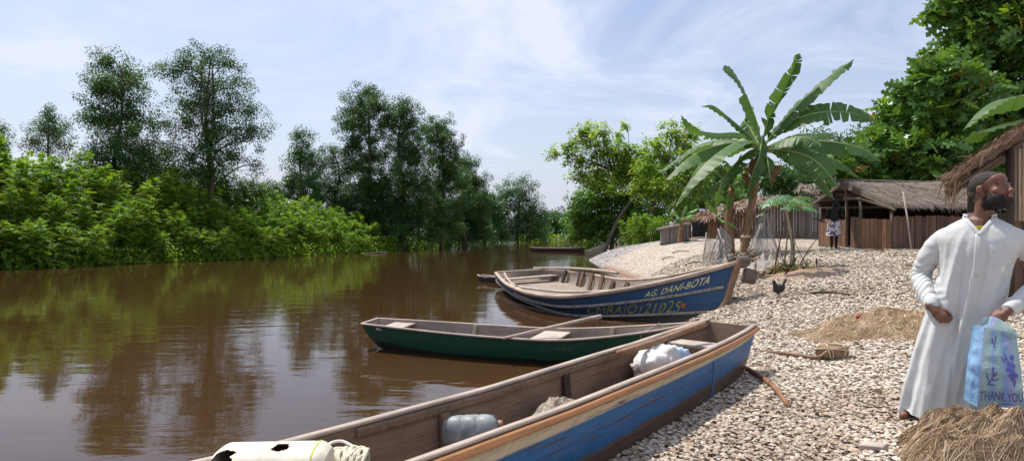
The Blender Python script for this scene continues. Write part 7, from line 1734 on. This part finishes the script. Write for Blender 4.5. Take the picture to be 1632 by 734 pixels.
    for (cx, cy, r) in ((.78, .66, .062), (.70, .57, .058), (.80, .545, .055), (.66, .50, .058), (.775, .465, .062), (.72, .42, .055), (.84, .42, .066), (.775, .375, .052), (.62, .64, .04)): q = disc(cx, cy, r, e=1.15); printed(*q, m_ink2, 'berry_print')
    printed(*strokes([[(.80, .27), (.78, .36), (.74, .48), (.66, .62), (.54, .72)], [(.76, .42), (.80, .52), (.79, .64)], [(.80, .27), (.84, .36)], [(.62, .64), (.55, .60), (.50, .66)]], .012), m_ink2, 'stem_print')
    printed(*strokes([[(.17, .29), (.26, .36), (.36, .46)], [(.22, .33), (.16, .38), (.13, .44)], [(.26, .36), (.34, .35), (.42, .37)], [(.30, .40), (.27, .46), (.28, .52)], [(.2, .3), (.27, .29), (.35, .29)]], .014), m_ink, 'leaf_print')
    printed(*strokes([[(.30, .76), (.34, .84), (.36, .92)], [(.32, .80), (.27, .83), (.25, .88)]], .013), m_ink, 'leaf_print')
    printed(*strokes([[(.40+.05*i, .045), (.43+.05*i, .047)] for i in range(7)], .010), m_ink, 'small_print')
man()

def woman():
    b = gp(1329, 20.6); root = thing('person', b, 'woman in black top and patterned skirt standing before the thatched hut, arm raised', 'person'); s = 20.6/FPX; yaw = math.radians(-20); RZ = rot((0, 0, 1), yaw); W_ = lambda V: np.asarray(V, float)@RZ.T+b
    hc = A(.03, -.01, 1.455); RH = rot((0, 0, 1), .35); TH = lambda V: (np.asarray(V, float)*.93)@RH.T+hc
    f = MB(); head_shapes(f, TH); f.shape(chain([hc+A(0, .02, -.05), A(.02, .02, 1.29)], [.05, .056]))
    f.shape(chain([A(.02, .02, 1.28), A(.02, .01, 1.12), A(.01, .01, .98), A(.0, .01, .85)], [.10, .115, .105, .13])); f.shape(sphere(A(.02, .02, 1.22), (.165, .085, .08), 16)); f.shape(sphere(A(.0, .02, .84), (.165, .12, .12), 16))
    f.shape(chain([A(-.14, .02, 1.24), A(-.21, .02, 1.02)], [.048, .038])); f.shape(chain([A(-.21, .02, 1.02), A(-.36, -.15, .93)], [.037, .026]))
    f.shape(chain([A(.18, .02, 1.24), A(.26, -.03, 1.05)], [.048, .040])); f.shape(chain([A(.26, -.03, 1.05), A(.15, -.12, 1.34)], [.038, .027]))
    for q in (-1, 1): f.shape(chain([A(q*.075, .02, .80), A(q*.07, 0, .45), A(q*.065, .03, .09)], [.092, .060, .036])); f.shape(chain([A(q*.065, .05, .04), A(q*.08, -.10, .03)], [.036, .026]))
    hand(f, A(-.36, -.15, .93), A(-.8, -.4, -.1), A(.1, .2, -1), A(.2, -.8, .3), .9, ((50, 60, 40),)*4); hand(f, A(.15, -.12, 1.34), A(-.45, .1, .9), A(-.3, .9, 0), A(-.8, -.2, .2), .9, ((25, 40, 30),)*4)
    V, F = remesh(f, .0065, 3); MB().add(W_(V), F).build('body', skinmat('brown skin', (.21, .10, .065)), root, smooth=True); N = vnormals(V, F)
    def off_part(name, sel, d, m, extra=None):
        keep = [q for q in F if all(sel[i] for i in q)]; u = np.unique(np.array(keep)); mp_ = {int(v): i for i, v in enumerate(u)}; MB().add(W_(V[u]+N[u]*d), [tuple(mp_[i] for i in q) for q in keep]).build(name, m, root, smooth=True)
    x, y, z = V.T; off_part('top', (z > .88) & (z < 1.255) & (np.abs(x-.02) < .155-.06*np.clip((z-1.18)/.08, 0, 1)) & (y > -.14), .010, simple('black top', (.012, .011, .012), .8))
    hz = (V-hc)@RH/.93; off_part('hair', (np.linalg.norm(hz-A(0, 0, .02), axis=1) < .19) & (hz[:, 2] > np.interp(hz[:, 1], [-.1, -.05, 0, .06, .12], [.10, .08, .035, -.03, -.05])), .012, simple('dark wrapped hair', (.05, .035, .03), .9, .4, 60, .6))
    m, nt, bb = mat('printed skirt'); v = coords(nt, 'Object'); vo = nd(nt, 'ShaderNodeTexVoronoi'); vo.inputs['Scale'].default_value = 9; lk(nt, v, vo.inputs['Vector']); n = noise_tex(nt, 5, 2, .5, v, 1.5)
    c1 = ramp(nt, n.outputs['Fac'], [(.40, (.08, .05, .20)), (.44, (.62, .60, .58)), (.56, (.66, .63, .60)), (.60, (.55, .48, .12)), (.68, (.62, .6, .58))]); c1 = mixc(nt, ramp(nt, vo.outputs['Distance'], [(.28, (1, 1, 1)), (.32, (0, 0, 0))]), c1, (.10, .06, .24)); lk(nt, c1, bb.inputs['Base Color']); bb.inputs['Roughness'].default_value = .8
    zz_ = np.linspace(.93, .42, 24); th = np.arange(40)*2*math.pi/40; S = np.zeros((24, 40, 3))
    for i, q in enumerate(zz_):
        k = (.93-q)/.51; w = np.interp(k, [0, .2, .6, 1], [.138, .185, .195, .205]); r = 1+.10*k*np.sin(6*th+2*k)+.05*k*np.sin(11*th); S[i] = np.stack([.0+w*np.cos(th)*r, .015+w*.75*np.sin(th)*r, np.full(40, q)], 1)
    Si = S*1.0; Si[..., :2] = (Si[..., :2]-A(0, .015))*.97+A(0, .015); MB().add(W_(S.reshape(-1, 3)), grid_faces(24, 40, True)[:, ::-1]).add(W_(Si.reshape(-1, 3)), grid_faces(24, 40, True)).build('skirt', m, root, smooth=True)
    hp = A(-.43, -.19, .90); t = W_([hp+A(.16, .0, -.06), hp, hp+A(-.26, .02, .09)]); tag(MB().shape(tube(bez(t, 10), np.linspace(.030, .018, 10), 8)).build('firewood_stick', M_BARKD, loc=t[0], smooth=True), 'short dark stick held out in the hand of the woman by the hut', 'stick')
woman()
